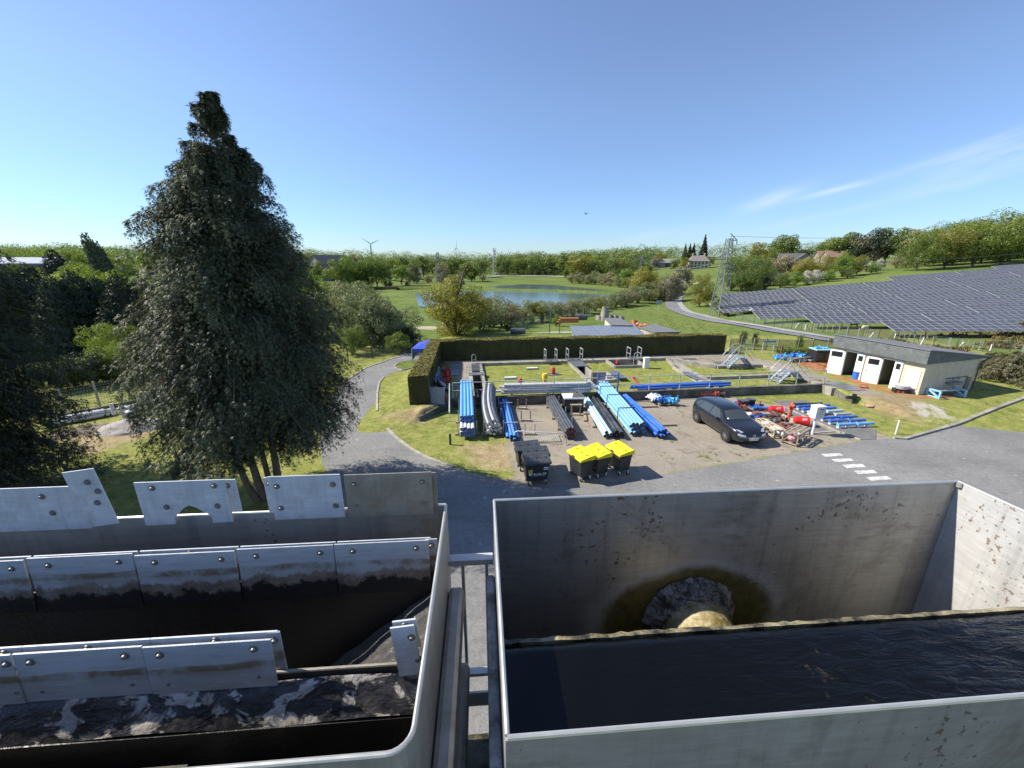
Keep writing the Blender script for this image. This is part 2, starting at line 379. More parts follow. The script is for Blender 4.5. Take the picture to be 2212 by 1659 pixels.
def asphalt(name,lo,hi):
    m,nt,out=new_mat(name); c=coords(nt)
    a=mix(nt,ramp(nt,noise(nt,c,.35,5,.6),[(.35,0),(.65,1)]),lo,hi)
    a=mix(nt,ramp(nt,noise(nt,c,1.4,6,.75,.5),[(.55,0),(.72,.45)]),a,tuple(x*.55 for x in lo))
    a=mix(nt,1.0,a,ramp(nt,noise(nt,c,5.5,6,.8,.3),[(.28,.74),(.5,1),(.74,1.24)]),'MULTIPLY'); tw=ramp(nt,noise(nt,coords(nt,'Object',(.16,1.3,1)),1.0,5,.65,.3),[(.56,0),(.70,.35)]); a=mix(nt,tw,a,tuple(x*.62 for x in lo))
    sp=noise(nt,c,24,4,.85); a=mix(nt,1.0,a,ramp(nt,sp,[(.25,.62),(.5,1),(.75,1.45)]),'MULTIPLY')
    vor=N(nt,'ShaderNodeTexVoronoi',feature='DISTANCE_TO_EDGE'); vor.inputs['Scale'].default_value=.23
    wv=N(nt,'ShaderNodeVectorMath',operation='ADD'); nz=N(nt,'ShaderNodeTexNoise'); nz.inputs['Scale'].default_value=.9; nz.inputs['Detail'].default_value=6
    nt.links.new(c,nz.inputs['Vector']); nt.links.new(c,wv.inputs[0]); nt.links.new(nz.outputs['Color'],wv.inputs[1]); nt.links.new(wv.outputs[0],vor.inputs['Vector'])
    a=mix(nt,ramp(nt,vor.outputs['Distance'],[(.0,.16),(.004,0)]),a,tuple(x*.45 for x in lo))
    li=ramp(nt,noise(nt,c,2.3,2,.5),[(.715,0),(.73,.7)]); a=mix(nt,li,a,(.42,.41,.37))
    princ(nt,out,a,.88,0,bumpn(nt,sp,.35,.01),.25); return m
M_ASPH=asphalt('asphalt',(.182,.178,.168),(.25,.243,.226))
M_SEAM=mat('worn_asphalt',(.2,.19,.175),.9,scale=8,bump=.4,dirt=(.12,.11,.1))
M_CONC=mat('concrete',(.36,.335,.285),.88,var=.22,scale=1.6,dirt=(.13,.12,.095),dirt_amt=.45,bump=.35,bscale=40,dscale=1.3)
M_CONCD=mat('weathered_concrete',(.20,.185,.155),.9,var=.35,scale=1.2,dirt=(.06,.058,.045),dirt_amt=.7,bump=.4,bscale=30,dscale=.9)
M_KERB=mat('kerb_stone',(.43,.40,.34),.9,var=.2,scale=5,dirt=(.17,.155,.11),dirt_amt=.5,bump=.4)
M_WHITEP=mat('worn_road_paint',(.72,.71,.67),.8,var=.1,scale=9,dirt=(.2,.195,.185),dirt_amt=.52,dscale=5,bump=.3)
# ---------------------------------------------------------------- near ground sheet
NX0,NX1,NY0,NY1=-34,46,1.5,46
xs=np.unique(np.round(np.concatenate([np.linspace(NX0,NX1,401),np.linspace(20.4,21.8,29)]),4)); ys=np.unique(np.concatenate([np.linspace(NY0,12,30),np.linspace(12,30,140),np.linspace(30,NY1,60)]))
attrs={'gravel':lambda X,Y:np.maximum(soft(GRAVEL,X,Y,.5),soft(TGRAV,X,Y,.3)*.95),
 'orange':lambda X,Y:np.maximum(soft(ORANGE,X,Y,.5),soft(ORANGE2,X,Y,.4)*.62),'dry':lambda X,Y:np.maximum.reduce([soft(d,X,Y,.9) for d in DRY]+[np.zeros_like(X)])*.9+.12,
 'dirt':lambda X,Y:soft(DIRTP,X,Y,1.0)*.8,'pale':lambda X,Y:soft(PALE,X,Y,.8)*.62}
tag(ground_mesh('ground',xs,ys,M_YARD,None,0,attrs,Tpit),'trodden yard ground of grass and tan gravel',None,None,'structure')
# ---------------------------------------------------------------- wider land
xs=np.unique(np.concatenate([-np.geomspace(NX0*-1-.5,1800,70),np.linspace(NX0+.5,NX1-.5,60),np.geomspace(NX1-.5,1800,90)]))
ys=np.unique(np.concatenate([np.linspace(-60,NY0+.3,8),np.linspace(NY0+.3,NY1-.5,40),np.geomspace(NY1-.5,2600,150)]))
RUSH=[(40,40),(60,38),(75,46),(64,60),(50,58),(38,62),(33,56)]
SAND=[GP(*p,-1.2) for p in ((885,722),(920,712),(965,716),(930,728))]
tag(ground_mesh('meadow',xs,ys,M_MEADOW,lambda x,y:(x>NX0+.4)&(x<NX1-.4)&(y>NY0+.2)&(y<NY1-.4),-.02,
 {'rush':lambda X,Y:soft(RUSH,X,Y,6)*.75,'sand':lambda X,Y:soft(SAND,X,Y,2)}),'green meadows and low hills out to the horizon',None,None,'structure')
def sheet(name,poly,z,mat,label=None,kind='structure',cat=None):
    b=MB().poly([(x,y,z) for x,y in poly]); o=b.build(name,mat)
    if o.data.polygons[0].normal.z<0: o.data.flip_normals()
    return tag(o,label,cat,None,kind)
sheet('road',ASPH,.006,M_ASPH,'grey asphalt drive and turning yard')
# kerbs as low raised strips
def strip(pts,w,h,b,z=None,side=0,mi=0):
    pts=[Vector((p[0],p[1],0)) for p in pts]; L=[];Rr=[]
    for i,p in enumerate(pts):
        t=(pts[min(i+1,len(pts)-1)]-pts[max(i-1,0)]).normalized(); nrm=Vector((-t.y,t.x,0))
        L.append(p+nrm*(w*(.5+side))); Rr.append(p-nrm*(w*(.5-side)))
    for i in range(len(pts)-1):
        q=[L[i],L[i+1],Rr[i+1],Rr[i]]; zz=[(z if z is not None else Tz(v.x,v.y)) for v in q]
        lo=[(v.x,v.y,a-.1) for v,a in zip(q,zz)]; hi=[(v.x,v.y,a+h) for v,a in zip(q,zz)]
        b.add(lo+hi,[(7,6,5,4),(0,1,5,4),(2,3,7,6),(1,2,6,5),(3,0,4,7)],mi)
    return b
def dens(pts,step):
    out=[]
    for a,b in zip(pts[:-1],pts[1:]):
        n=max(1,int(math.hypot(b[0]-a[0],b[1]-a[1])/step))
        out+=[(a[0]+(b[0]-a[0])*i/n,a[1]+(b[1]-a[1])*i/n) for i in range(n)]
    return out+[pts[-1]]
tag(strip(dens(ROADR[8:],1),.14,.07,MB()).build('kerb',M_KERB),'pale raised kerb along the right bend of the drive beside the lawn','kerb')
tag(strip(dens(ROADR[3:7],1),.12,.05,MB()).build('kerb',M_KERB),'thin kerb along the drive beside the clipped hedge','kerb')
tag(strip(dens(ROADL[:4],1),.12,.05,MB()).build('kerb',M_KERB),'kerb on the left of the drive opposite the hedge','kerb')
tag(strip(dens(KERBR[1:],1),.16,.09,MB()).build('kerb',M_CONC),'grey kerb along the right lawn below the small house','kerb')
KI=[GP(*p) for p in ((889,797),(868,800),(855,796),(852,790),(862,785))]
tag(strip(KI,.12,.07,MB()).build('kerb',M_KERB),'short curved kerb of the grass island by the blue tent','kerb')
sheet('lawn',[GP(658.3+.248*x,630.9+.248*y) for x,y in ((960,590),(900,597),(850,606),(800,622),(778,645),(800,662),(880,670),(960,668))],.03,M_MEADOW,"small grass island beside the blue tent")
# road stop line: five worn white blocks
for i,q in enumerate((((776,966),(908,960),(936,976),(805,988)),((850,1004),(985,995),(1014,1014),(880,1024)),((927,1043),(1065,1036),(1097,1058),(960,1066)),((1005,1085),(1145,1079),(1177,1100),(1040,1108)),((1092,1130),(1240,1122),(1280,1145),(1128,1155)))):
    pts=[GP(1536.1+x*.3056,685.8+y*.3056) for x,y in q]
    o=sheet('road_marking',pts,.011,M_WHITEP,['worn white road block nearest the wooden crate','worn white road block, second from the wooden crate','worn white road block in the middle of the row of five','worn white road block, second from the metal tank rim','worn white road block partly at the metal tank rim'][i],None,'road marking'); o['group']='white dashes painted on the asphalt'
# ---------------------------------------------------------------- country road on the right
LO=[(1490,632),(1453,638),(1440,648),(1437,660),(1448,670),(1475,681),(1533,695),(1639,713),(1746,731),(1817,743),(1960,766),(2126,789),(2260,808)]
HI=[(1500,633),(1478,640),(1474,650),(1478,660),(1496,674),(1533,683.5),(1640,703),(1746,720),(1820,732),(1960,750),(2100,766),(2212,780),(2300,790)]
def road_strip(name,A,B,mat,dz,label,t0=0,t1=1):
    V=[];n=len(A)
    PA=[G(*p) for p in A]; PB=[G(*p) for p in B]
    # smooth by resampling
    def res(Q,k=8):
        Q=[np.array(q) for q in Q]; out=[]
        for i in range(len(Q)-1):
            p0=Q[max(i-1,0)];p1=Q[i];p2=Q[i+1];p3=Q[min(i+2,len(Q)-1)]
            for j in range(k):
                t=j/k; out.append(.5*((2*p1)+(-p0+p2)*t+(2*p0-5*p1+4*p2-p3)*t*t+(-p0+3*p1-3*p2+p3)*t**3))
        return out+[Q[-1]]
    PA,PB=res(PA),res(PB); b=MB(); L=[a+(c-a)*t0 for a,c in zip(PA,PB)]; Q=[a+(c-a)*t1 for a,c in zip(PA,PB)]
    vs=[]
    for a,c in zip(L,Q): vs+=[(a[0],a[1],Tz(a[0],a[1])+dz),(c[0],c[1],Tz(c[0],c[1])+dz)]
    b.add(vs,[(2*i,2*i+1,2*i+3,2*i+2) for i in range(len(L)-1)])
    o=b.build(name,mat)
    if o.data.polygons[0].normal.z<0: o.data.flip_normals()
    return tag(o,label,None,None,'structure')
M_ROADP=asphalt('pale_road',(.30,.295,.28),(.36,.35,.33)); M_ROADD=asphalt('dark_road',(.17,.17,.175),(.21,.21,.215))
road_strip('country_road',LO,HI,M_ROADD,.10,'winding two tone country road round the site',0,1)
road_strip('road_lane',LO,HI,M_ROADP,.13,'paler resurfaced lane of the country road',.52,.97)
# far lakeside road and lakes
M_WATER,nt,out=new_mat('pond_water'); c=coords(nt,'Object',(.35,1.6,1))
princ(nt,out,(.085,.13,.12),.12,0,bumpn(nt,noise(nt,c,1.6,4,.6),.12,.05),.5)
WZ=-1.36
def pond(name,pts,label):
    q=[GP(*p,WZ) for p in pts]; return sheet(name,q,WZ,M_WATER,label)
pond('pond',((896,634),(1000,628),(1100,627),(1330,634),(1312,647),(1200,662),(1090,670),(905,662)),'nearer blue green pond behind the shrubs')
pond('pond',((1080,617),(1130,614),(1200,616),(1290,625),(1326,631),(1200,628),(1050,624)),'narrow far pond beyond the grassy dam')
# ================================================================= sunken filter beds on the terrace
M_LAWN,nt,out=new_mat('bed_grass'); c=coords(nt)
g,fine=grass_color(nt,c); princ(nt,out,mix(nt,1.0,g,(.98,1.0,.95),'MULTIPLY'),.95,0,bumpn(nt,fine,.5,.05),.1)
M_DECK=mat('galvanised_grating',(.33,.35,.37),.45,.7,scale=9,dirt=(.17,.16,.14),dirt_amt=.35)
M_GALV=mat('galvanised_steel',(.58,.59,.59),.45,.25,var=.15,scale=7,dirt=(.25,.24,.22),dirt_amt=.3)
M_DARK=mat('dark_void',(.05,.047,.04),.9)
M_STEP=mat('pale_blue_steel',(.36,.44,.50),.5,.3,scale=7,dirt=(.2,.19,.17))
zt=.5
basin=empty('filter_basin',W(1.3,-.2,0),0,'sunken concrete filter basin with grass beds and open trenches behind the railing','basin')
binv=Matrix.Translation(-Vector(basin.location))
def uvprism(mb,poly,z0,z1,mi=0):
    mb.prism([W2(*p) for p in poly],z0,z1,mi,M=binv)
def uvrect(mb,u0,u1,v0,v1,z0,z1,mi=0): uvprism(mb,[(u0,v0),(u1,v0),(u1,v1),(u0,v1)],z0,z1,mi)
def uvline(mb,pts,w,z0,z1,mi=0):
    for i in range(len(pts)-1):
        a,b=Vector(pts[i]),Vector(pts[i+1]); t=(b-a).normalized(); n=Vector((-t.y,t.x))*w/2
        uvprism(mb,[a+n,a-n,b-n,b+n],z0,z1,mi)
# perimeter coping (wide, hides the rim of the excavation)
b=MB(); uvline(b,[(1.2,8.42),(17.98,8.42)],.42,-1.6,zt+.03); b.build('far_wall',M_CONC,basin)
b=MB(); uvline(b,[(18.1,8.5),(20.68,5.36)],.40,-1.6,zt+.027); uvline(b,[(20.6,5.24),(24.75,5.24)],.40,-1.6,zt+.03); b.build('angled_wall',M_CONC,basin)
b=MB(); uvline(b,[(24.62,5.02),(24.62,-1.3)],.42,-1.6,zt+.026); b.build('end_wall',M_CONC,basin)
b=MB(); uvline(b,[(1.17,8.2),(1.17,-.25)],.30,-1.6,zt+.026); uvline(b,[(2.08,8.2),(2.08,-.25)],.17,-1.6,zt+.02); b.build('trench_wall',M_CONC,basin)
b=MB(); uvline(b,[(9.36,8.2),(9.3,-.25)],.16,-1.6,zt+.02); uvline(b,[(10.22,8.2),(10.22,4.5),(11.3,4.5),(11.3,2.55),(10.0,2.3),(9.85,-.25)],.15,-1.6,zt+.018); b.build('trench_wall',M_CONC,basin)
b=MB(); uvline(b,[(12.62,8.2),(12.62,6.2),(15.0,6.2),(15.25,8.2)],.15,-1.6,zt+.016); b.build('pit_wall',M_CONC,basin)
b=MB(); uvline(b,[(12.45,-.25),(12.6,1.08),(14.3,1.08),(14.25,-.25)],.15,-1.6,zt+.016); b.build('pit_wall',M_CONC,basin)
b=MB(); uvline(b,[(17.95,8.2),(17.4,5.9),(17.1,5.46),(16.85,-.25)],.17,-1.6,zt+.017); uvline(b,[(18.35,7.6),(18.0,5.5),(17.72,2.3),(17.55,-.25)],.17,-1.6,zt+.019); b.build('channel_wall',M_CONC,basin)
b=MB(); uvline(b,[(17.82,2.28),(24.4,2.28)],.2,-1.6,zt+.022); b.build('dividing_wall',M_CONC,basin)
b=MB(); uvprism(b,PITP,-1.5,-1.2); b.build('trench_floor',M_CONCD,basin)
BEDS=[[(2.16,-.25),(9.22,-.25),(9.28,8.25),(2.16,8.25)],
 [(9.93,-.25),(12.38,-.25),(12.53,1.16),(14.37,1.16),(14.33,-.25),(16.76,-.25),(17.02,5.46),(17.34,5.95),(17.85,8.25),(15.33,8.25),(15.06,6.12),(12.54,6.12),(12.54,8.25),(10.3,8.25),(10.3,4.58),(11.38,4.58),(11.38,2.46),(10.05,2.24)],
 [(17.8,2.38),(24.42,2.38),(24.42,5.05),(20.5,5.05),(18.25,7.4),(18.08,5.5)],[(17.64,-.25),(24.42,-.25),(24.42,2.18),(17.8,2.18)]]
bedn=['wide rectangular grass bed in the basin behind the pipe stacks','middle grass bed cut by concrete pits','far right grass bed behind the dividing wall','near right grass bed behind the end of the railing']
for i,p in enumerate(BEDS):
    b=MB(); b.prism([W2(*q) for q in p],-1.3,.30); tag(b.build('lawn',M_LAWN),bedn[i],None,None,'structure')
# decks, plates, ladders
def uvthing(name,label,cat,fn,mats,u,v,z=zt,group=None):
    """one mesh thing with its origin at (u,v); fn gets a builder in local u,v axes"""
    mb=MB(); fn(mb); o=mb.build(name,mats,None,W(u,v,z),UA); return tag(o,label,cat,group)
def grating(mb,u,v,th=.04,n=None):
    mb.box((0,0,th/2),(u,v,th))
    for k in range(int(u/.25)+1): mb.box((-u/2+k*u/max(1,int(u/.25)),0,th+.004),(.02,v,.008))
for (u,v,su,sv,lb) in ((1.65,4.95,1.15,.7,'grey grating bridge over the left trench with a red valve wheel'),(9.85,7.15,1.1,1.95,'wide grey deck covering the far end of the middle trench'),(11.75,3.55,.65,2.05,'grey cover plates beside the small inner pit'),
   (7.9,8.35,.85,.95,'small grey footbridge between handrails on the far basin wall'),(15.05,8.35,.85,1.0,'small footbridge beside the white control box'),(9.9,8.55,1.1,.75,'footbridge joined to the wide deck of the middle trench')):
    uvthing('walkway_grating',lb,'grating',lambda mb:grating(mb,su,sv),M_DECK,u,v,zt+.035)
for (u,v,su,sv,lb) in ((-.02,6.15,.72,2.5,'flat grey steel cover plates beside the clipped hedge'),(13.0,9.2,1.5,.6,'flat grey and tan plate on the gravel behind the middle pit'),(17.1,9.3,1.3,.5,'thin grey plate on gravel beside the footbridge'),(19.6,7.6,1.2,.6,'dark plate on the gravel by the angled wall'),(21.6,6.1,1.3,.5,'dark plate in front of the metal stairs'),(17.0,2.6,.55,2.0,'long grey cover plate across the channel'),(25.6,-1.0,1.3,1.8,'dark cover plate past the end of the railing')):
    uvthing('cover_plate',lb,'cover plate',lambda mb:mb.box((0,0,.012),(su,sv,.024)),M_DECK,u,v,zt+.012 if u<1 or u>18.5 or v>8.6 else zt+.03)
# manhole slab and lid
t=empty('manhole',W(.72,3.2,zt),UA,'round iron manhole lid set in a pale slab beside the left trench','manhole')
MB().box((0,0,.01),(.75,1.0,.05)).build('slab',M_CONC,t); MB().lathe([(.0,.05),(.33,.05),(.34,.036)],n=24).build('lid',mat('rusty_iron',(.17,.12,.085),.8,.3,dirt=(.1,.07,.05)),t)
# step bars over the far end of the left trench
t=empty('ladder_bars',W(1.63,6.9,zt),UA,'row of galvanised rungs across the far left trench','ladder')
for k in range(5): MB().bar((-.62,-.9+k*.45,.05),(.55,-.9+k*.45,.05),.045).build('rung',M_GALV,t)
for s in (-.5,.46): MB().bar((s,-1.0,.02),(s,1.0,.02),.06,.04).build('side_rail',M_KERB,t)
def hoop(mb,h=.75,w=.32,r=.022):
    mb.tube([(-w/2,0,-.5),(-w/2,0,h*.75),(-w*.36,0,h*.94),(0,0,h),(w*.36,0,h*.94),(w/2,0,h*.75),(w/2,0,-.5)],r)
uvthing('ladder_hoop','bent steel ladder hoop at the far left corner of the basin','ladder hoop',lambda mb:(hoop(mb),mb.tube([(-.16,.0,.3),(.16,0,.3)],.015)),M_GALV,1.55,8.35)
uvthing('ladder_hoop','thin bent ladder hoop beside the white control box','ladder hoop',lambda mb:(hoop(mb,.8),mb.tube([(-.16,0,.25),(.16,0,.25)],.015)),M_GALV,14.9,7.6,zt-.1)
uvthing('ladder_hoop','thin ladder hoop on the middle grass bed behind the railing','ladder hoop',lambda mb:(hoop(mb,.75,.4,.018),),M_GALV,14.9,1.3,.3)
# low hand rails of the small bridges
def guard(mb,L=.75,h=.95,r=.024):
    mb.bar((0,0,0),(0,0,h),.05); mb.bar((0,L,0),(0,L,h),.05); mb.bar((0,-.02,h),(0,L+.02,h),.05); mb.bar((0,0,h*.5),(0,L,h*.5),.035)
for u,v,lb in ((7.42,8.05,'first short white guard rail from the left on the far basin wall'),(8.33,8.05,'second short guard rail from the left on the far basin wall'),(9.3,8.1,'third short guard rail at the left of the wide deck'),(10.5,8.1,'fourth short guard rail at the right of the wide deck'),(14.55,7.95,'left guard rail of the footbridge by the white control box'),(15.5,7.95,'right guard rail of the footbridge by the white control box')):
    uvthing('guard_rail',lb,'guard rail',guard,M_GALV,u,v,zt+.03,'short guard rails on the basin bridges')
M_WHITE=mat('white_paint',(.78,.78,.76),.5,var=.06,scale=5,dirt=(.45,.43,.38),dirt_amt=.2)
t=empty('control_box',W(15.05,5.95,.3),UA,'white electrical cabinet standing on the middle grass bed','cabinet'); MB().box((0,0,.42),(.42,.3,.84),bev=.02).build('case',M_WHITE,t); MB().box((0,0,.855),(.48,.36,.03)).build('lid',M_WHITE,t); MB().box((-.05,-.152,.45),(.3,.006,.62)).build('door',M_WHITE,t)
def signpost(u,v,lb,h=1.15):
    t=empty('meter_post',W(u,v,zt),UA,lb,'post'); MB().bar((0,0,0),(0,0,h),.04).build('post',M_GALV,t); x=MB().box((0,-.05,h+.08),(.2,.09,.36),bev=.01).build('case',M_WHITE,t); MB().box((0,-.098,h+.13),(.12,.006,.1)).build('window',mat('dark_glass',(.03,.035,.04),.15),x)
signpost(.1,10.35,'white meter box on a thin post at the left end of the long hedge'); signpost(12.2,9.9,'white meter box on a thin post before the middle of the long hedge')
# hatches, coloured valves on the beds
M_RED=mat('red_paint',(.52,.035,.025),.45,var=.15,dirt=(.2,.06,.045),dirt_amt=.3); M_YEL=mat('yellow_paint',(.72,.52,.02),.5,var=.1); M_ORNG=mat('orange_red_paint',(.56,.12,.055),.55,var=.15,dirt=(.3,.1,.06))
M_BLUE=mat('blue_paint',(.045,.16,.42),.45,var=.2,dirt=(.1,.13,.2),dirt_amt=.3)
for u,v,lb in ((6.05,6.75,'flat white framed hatch far on the wide grass bed'),(4.05,4.25,'flat white framed hatch in the left of the wide grass bed')):
    t=empty('hatch',W(u,v,.30),UA,lb,'hatch'); MB().box((0,0,.04),(.95,.45,.08)).build('frame',M_DECK,t); MB().box((0,.06,.095),(.85,.26,.03)).build('lid',M_WHITE,t)
t=empty('vent_cap',W(7.35,5.0,.3),UA,'red round vent cap on a dark plate in the wide grass bed','vent'); MB().box((0,0,.02),(.9,.7,.04)).build('plate',M_DECK,t); MB().lathe([(.15,.04),(.15,.5),(.13,.53),(0,.53)],n=16).build('cap',M_RED,t)
t=empty('covered_valve',W(6.0,1.55,.3),UA,'valve post wrapped in a yellow hood behind the railing','valve'); MB().tube([(0,0,-.3),(0,0,.4)],.06).build('post',M_BLUE,t); MB().lathe([(.07,.28),(.15,.5),(.20,.95),(.16,1.05),(0,1.06)],n=14).build('hood',M_YEL,t)
t=empty('pump_cap',W(4.35,1.6,.3),UA,'orange red valve head on a leaning strut behind the railing','valve'); MB().tube([(.1,-.2,-.1),(0,0,.55)],.045).build('strut',M_WHITE,t); MB().lathe([(.09,.4),(.15,.5),(.16,.72),(.12,.78),(0,.79)],n=14).build('head',M_ORNG,t)
t=empty('valve_branch',W(12.4,1.35,.3),UA,'orange flanged pipe end sticking up by the near pit','valve'); MB().tube([(-.25,.3,.55),(.1,-.2,.0)],.09).build('pipe',M_ORNG,t); MB().lathe([(0,-.03),(.16,-.03),(.16,.03),(0,.03)],c=(-.27,.33,.57),axis='X').build('flange',M_ORNG,t)
t=empty('valve_branch',W(13.25,6.45,.3),UA,'dark red pipe elbow in the far pit','valve'); MB().tube([(-.3,.2,.35),(.25,-.1,-.2)],.09).build('pipe',M_RED,t); MB().lathe([(0,-.04),(.16,-.04),(.16,.04),(0,.04)],c=(-.33,.22,.4),axis='X').build('flange',M_RED,t)
uvthing('bucket','pale bucket standing in the inner pit','bucket',lambda mb:mb.lathe([(0,0),(.13,0),(.16,.4),(.14,.4),(.12,.05)],n=14),M_WHITE,11.0,3.4,.1)
# pipework at the bottom of the left trench
t=empty('trench_pipe',W(1.62,2.2,-.6),UA,'grey pipe with white joints lying in the left trench','pipe'); MB().tube([(0,-2.2,0),(0,2.4,0)],.07).build('pipe',M_GALV,t)
for k in (-1.8,-.6,.7): MB().lathe([(.07,-.1),(.12,-.06),(.12,.06),(.07,.1)],c=(0,k,0),axis='Y').build('joint',M_WHITE,t)
# ---------------------------------------------------------------- retaining wall and railing
b=MB(); uvline(b,[(-.1,-.40),(24.85,-.40)],.26,-.5,zt+.05); 
q0,q1=W(24.85,-.40),Vector((21.15,23.5,0)); 
def wedge(mb,p,q,wd,z0,zp,zq):
    t=(Vector((q[0]-p[0],q[1]-p[1]))).normalized(); n=Vector((-t.y,t.x))*wd/2
    vs=[(p[0]+n.x,p[1]+n.y,z0),(p[0]-n.x,p[1]-n.y,z0),(q[0]-n.x,q[1]-n.y,z0),(q[0]+n.x,q[1]+n.y,z0),(p[0]+n.x,p[1]+n.y,zp),(p[0]-n.x,p[1]-n.y,zp),(q[0]-n.x,q[1]-n.y,zq),(q[0]+n.x,q[1]+n.y,zq)]
    mb.add(vs,[(4,5,6,7),(0,1,5,4),(1,2,6,5),(2,3,7,6),(3,0,4,7),(3,2,1,0)])
for o_ in (b.build('retaining_wall',M_CONCD,None,basin.location),): tag(o_,'low weathered concrete retaining wall under the long railing','wall')
b=MB(); wedge(b,(20.98,25.98),(21.23,23.75),.2,-.5,.56,.18); tag(b.build('retaining_wall',M_CONCD),'dark sloping concrete wing wall at the right end of the railing','wall')
b=MB(); wedge(b,(-3.56,23.0),(-5.14,20.78),.2,-.5,.57,.27); tag(b.build('retaining_wall',M_CONCD),'sloping wing wall beside the end of the hedge','wall')
rail=empty('railing',W(0,-.4,zt),UA,'long galvanised railing on the retaining wall','railing')
def rl(name,mb): return mb.build(name,M_GALV,rail)
L=24.6
for z,r in ((1.0,.026),(.52,.02)): rl('rail',MB().tube([(0,0,z),(L,0,z)],r,8))
for k in range(13):
    u=.02+k*L/12; 
    if k==5: continue
    rl('post',MB().bar((u,-.02,-.35),(u,-.02,1.0),.05,.03))
gate=MB()
gate.bar((8.95,0,-.1),(8.95,0,1.3),.07); gate.bar((10.25,0,-.1),(10.25,0,1.3),.07); gate.bar((8.95,0,1.12),(10.25,0,1.12),.05); gate.bar((8.95,0,.35),(10.25,0,.35),.05)
x=gate.build('gate',M_BLUE,rail); 
t=empty('stair_rail',W(-.15,-.55,.1),UA,'sloping stair handrail with x shaped braces at the left end of the railing','handrail')
MB().tube([(0,-2.2,.45),(0,-.4,1.35),(0,0,1.42)],.025).build('rail',M_GALV,t); MB().tube([(0,-2.2,-.1),(0,-2.2,.45)],.022).build('post',M_GALV,t); MB().tube([(0,-.9,-.1),(0,-.9,1.1)],.022).build('post',M_GALV,t)
br=MB()
for k in range(3): br.bar((.2+k*.6,.1,.45),(.75+k*.6,.1,.95),.03); br.bar((.75+k*.6,.1,.45),(.2+k*.6,.1,.95),.03)
br.build('cross_brace',M_ORNG,t)
# ================================================================= clipped hedge
M_HEDGE=leaf_mat('hedge_leaf',(.050,.066,.015),(.135,.125,.030),.15,.2,.8); M_HCORE=mat('hedge_core',(.052,.052,.015),.95,bump=.6)
HA=[PY(875,813,22.3),PY(922,813,22.3)]
def hz(p): return 2.17
cl=[(-5.32,22.25),(-6.35,33.3)]; hedge=empty('clipped_hedge',(0,0,0),0,'tall square clipped hedge bending round the basin yard','hedge')
core=MB(); near=[(-5.93,22.2),(-4.80,22.2),(-5.85,32.75),(19.05,35.75),(19.15,36.75),(-6.85,33.85)]
core.prism(near,.15,2.12)
core.build('core',M_HCORE,hedge)
pts=[];nr=[]
poly=near
for i in range(6):
    a=np.array(poly[i]);b_=np.array(poly[(i+1)%6]); Ln=np.linalg.norm(b_-a); n=int(Ln*1.9*(420 if i in(0,1,2,3,5) else 120))
    t=RNG.random(n); z=.15+RNG.random(n)*2.0; d=(b_-a)/Ln; nn=np.array([d[1],-d[0]])
    bul=.05*np.sin(t*Ln*2.1+i)*np.sin(z*2.5+t*Ln)+.03*np.sin(t*Ln*7)
    p=np.stack([a[0]+d[0]*t*Ln+nn[0]*(bul+RNG.normal(0,.015,n)),a[1]+d[1]*t*Ln+nn[1]*(bul+RNG.normal(0,.015,n)),z],1); pts.append(p); nr.append(np.tile([nn[0],nn[1],.15],(n,1)))
n=52000; X=RNG.uniform(-7,19.3,n); Y=RNG.uniform(22,37,n); k=inside(near,X,Y); X,Y=X[k],Y[k]
X2=np.concatenate([X+RNG.normal(0,.2,len(X)) for _ in range(6)]); Y2=np.concatenate([Y+RNG.normal(0,.2,len(X)) for _ in range(6)]); k=inside(near,X2,Y2); X2,Y2=X2[k],Y2[k]
zz=2.175+.035*np.sin(X2*1.7+Y2)+.03*np.sin(X2*.6)*np.sin(Y2*3)+RNG.normal(0,.012,len(X2))
pts.append(np.stack([X2,Y2,zz],1)); nr.append(np.tile([0,0,1.0],(len(X2),1)))
PT=np.concatenate(pts); NRM=np.concatenate(nr)
M_HTOP=leaf_mat('dry_lit_hedge_top',(.155,.145,.030),(.235,.20,.055),.2,.2,.8); ns_=len(PT)-len(pts[-1])  # drier, yellower top leaves, with the sunlit brightness also put into the colour
V,Fq=leaf_arrays(PT[:ns_],NRM[:ns_],RNG.uniform(.05,.10,ns_),jit=.55); np_mesh('foliage',V,Fq,M_HEDGE,hedge)
V,Fq=leaf_arrays(PT[ns_:],NRM[ns_:],RNG.uniform(.08,.15,len(PT)-ns_),jit=.28); np_mesh('top_growth',V,Fq,M_HTOP,hedge)
print('hedge leaves',len(PT))
# ================================================================= yard things
Z5=lambda x,y:(658.3+.248*x,630.9+.248*y)
Z6=lambda x,y:(877.8+x*.1984,713.2+y*.1984)
Z7=lambda x,y:(1206.9+x*.1984,713.2+y*.1984)
Z8=lambda x,y:(1536.1+x*.3056,685.8+y*.3056)
ZB=lambda x,y:(1097.2+x*.1389,921.6+y*.1389)     # bins close-up
ZJ=lambda x,y:(1563.5+x*.1488,844.8+y*.1488)     # heap close-up
ZH=lambda x,y:(1755.5+x*.1736,713.2+y*.1736)     # house close-up
ZS=lambda x,y:(1590.9+x*.1364,713.2+y*.1364)     # stairs close-up
def gp(f,x,y,z=None):
    px,py=f(x,y)
    if z is None: return G(px,py)
    return P(px,py,z)
def pmat(name,col,rough=.35,**k): return mat(name,col,rough,0,var=.10,scale=3,dirt=tuple(min(1,c*.55+.13) for c in col),dirt_amt=.32,dscale=1.6,**k)
PLB=pmat('light_blue_pipe',(.14,.42,.78)); PSK=pmat('sky_blue_pipe',(.25,.52,.82)); PRB=pmat('royal_blue_pipe',(.035,.155,.58)); PGK=pmat('grey_black_pipe',(.075,.082,.09)); PBK=pmat('black_pipe',(.04,.04,.042))
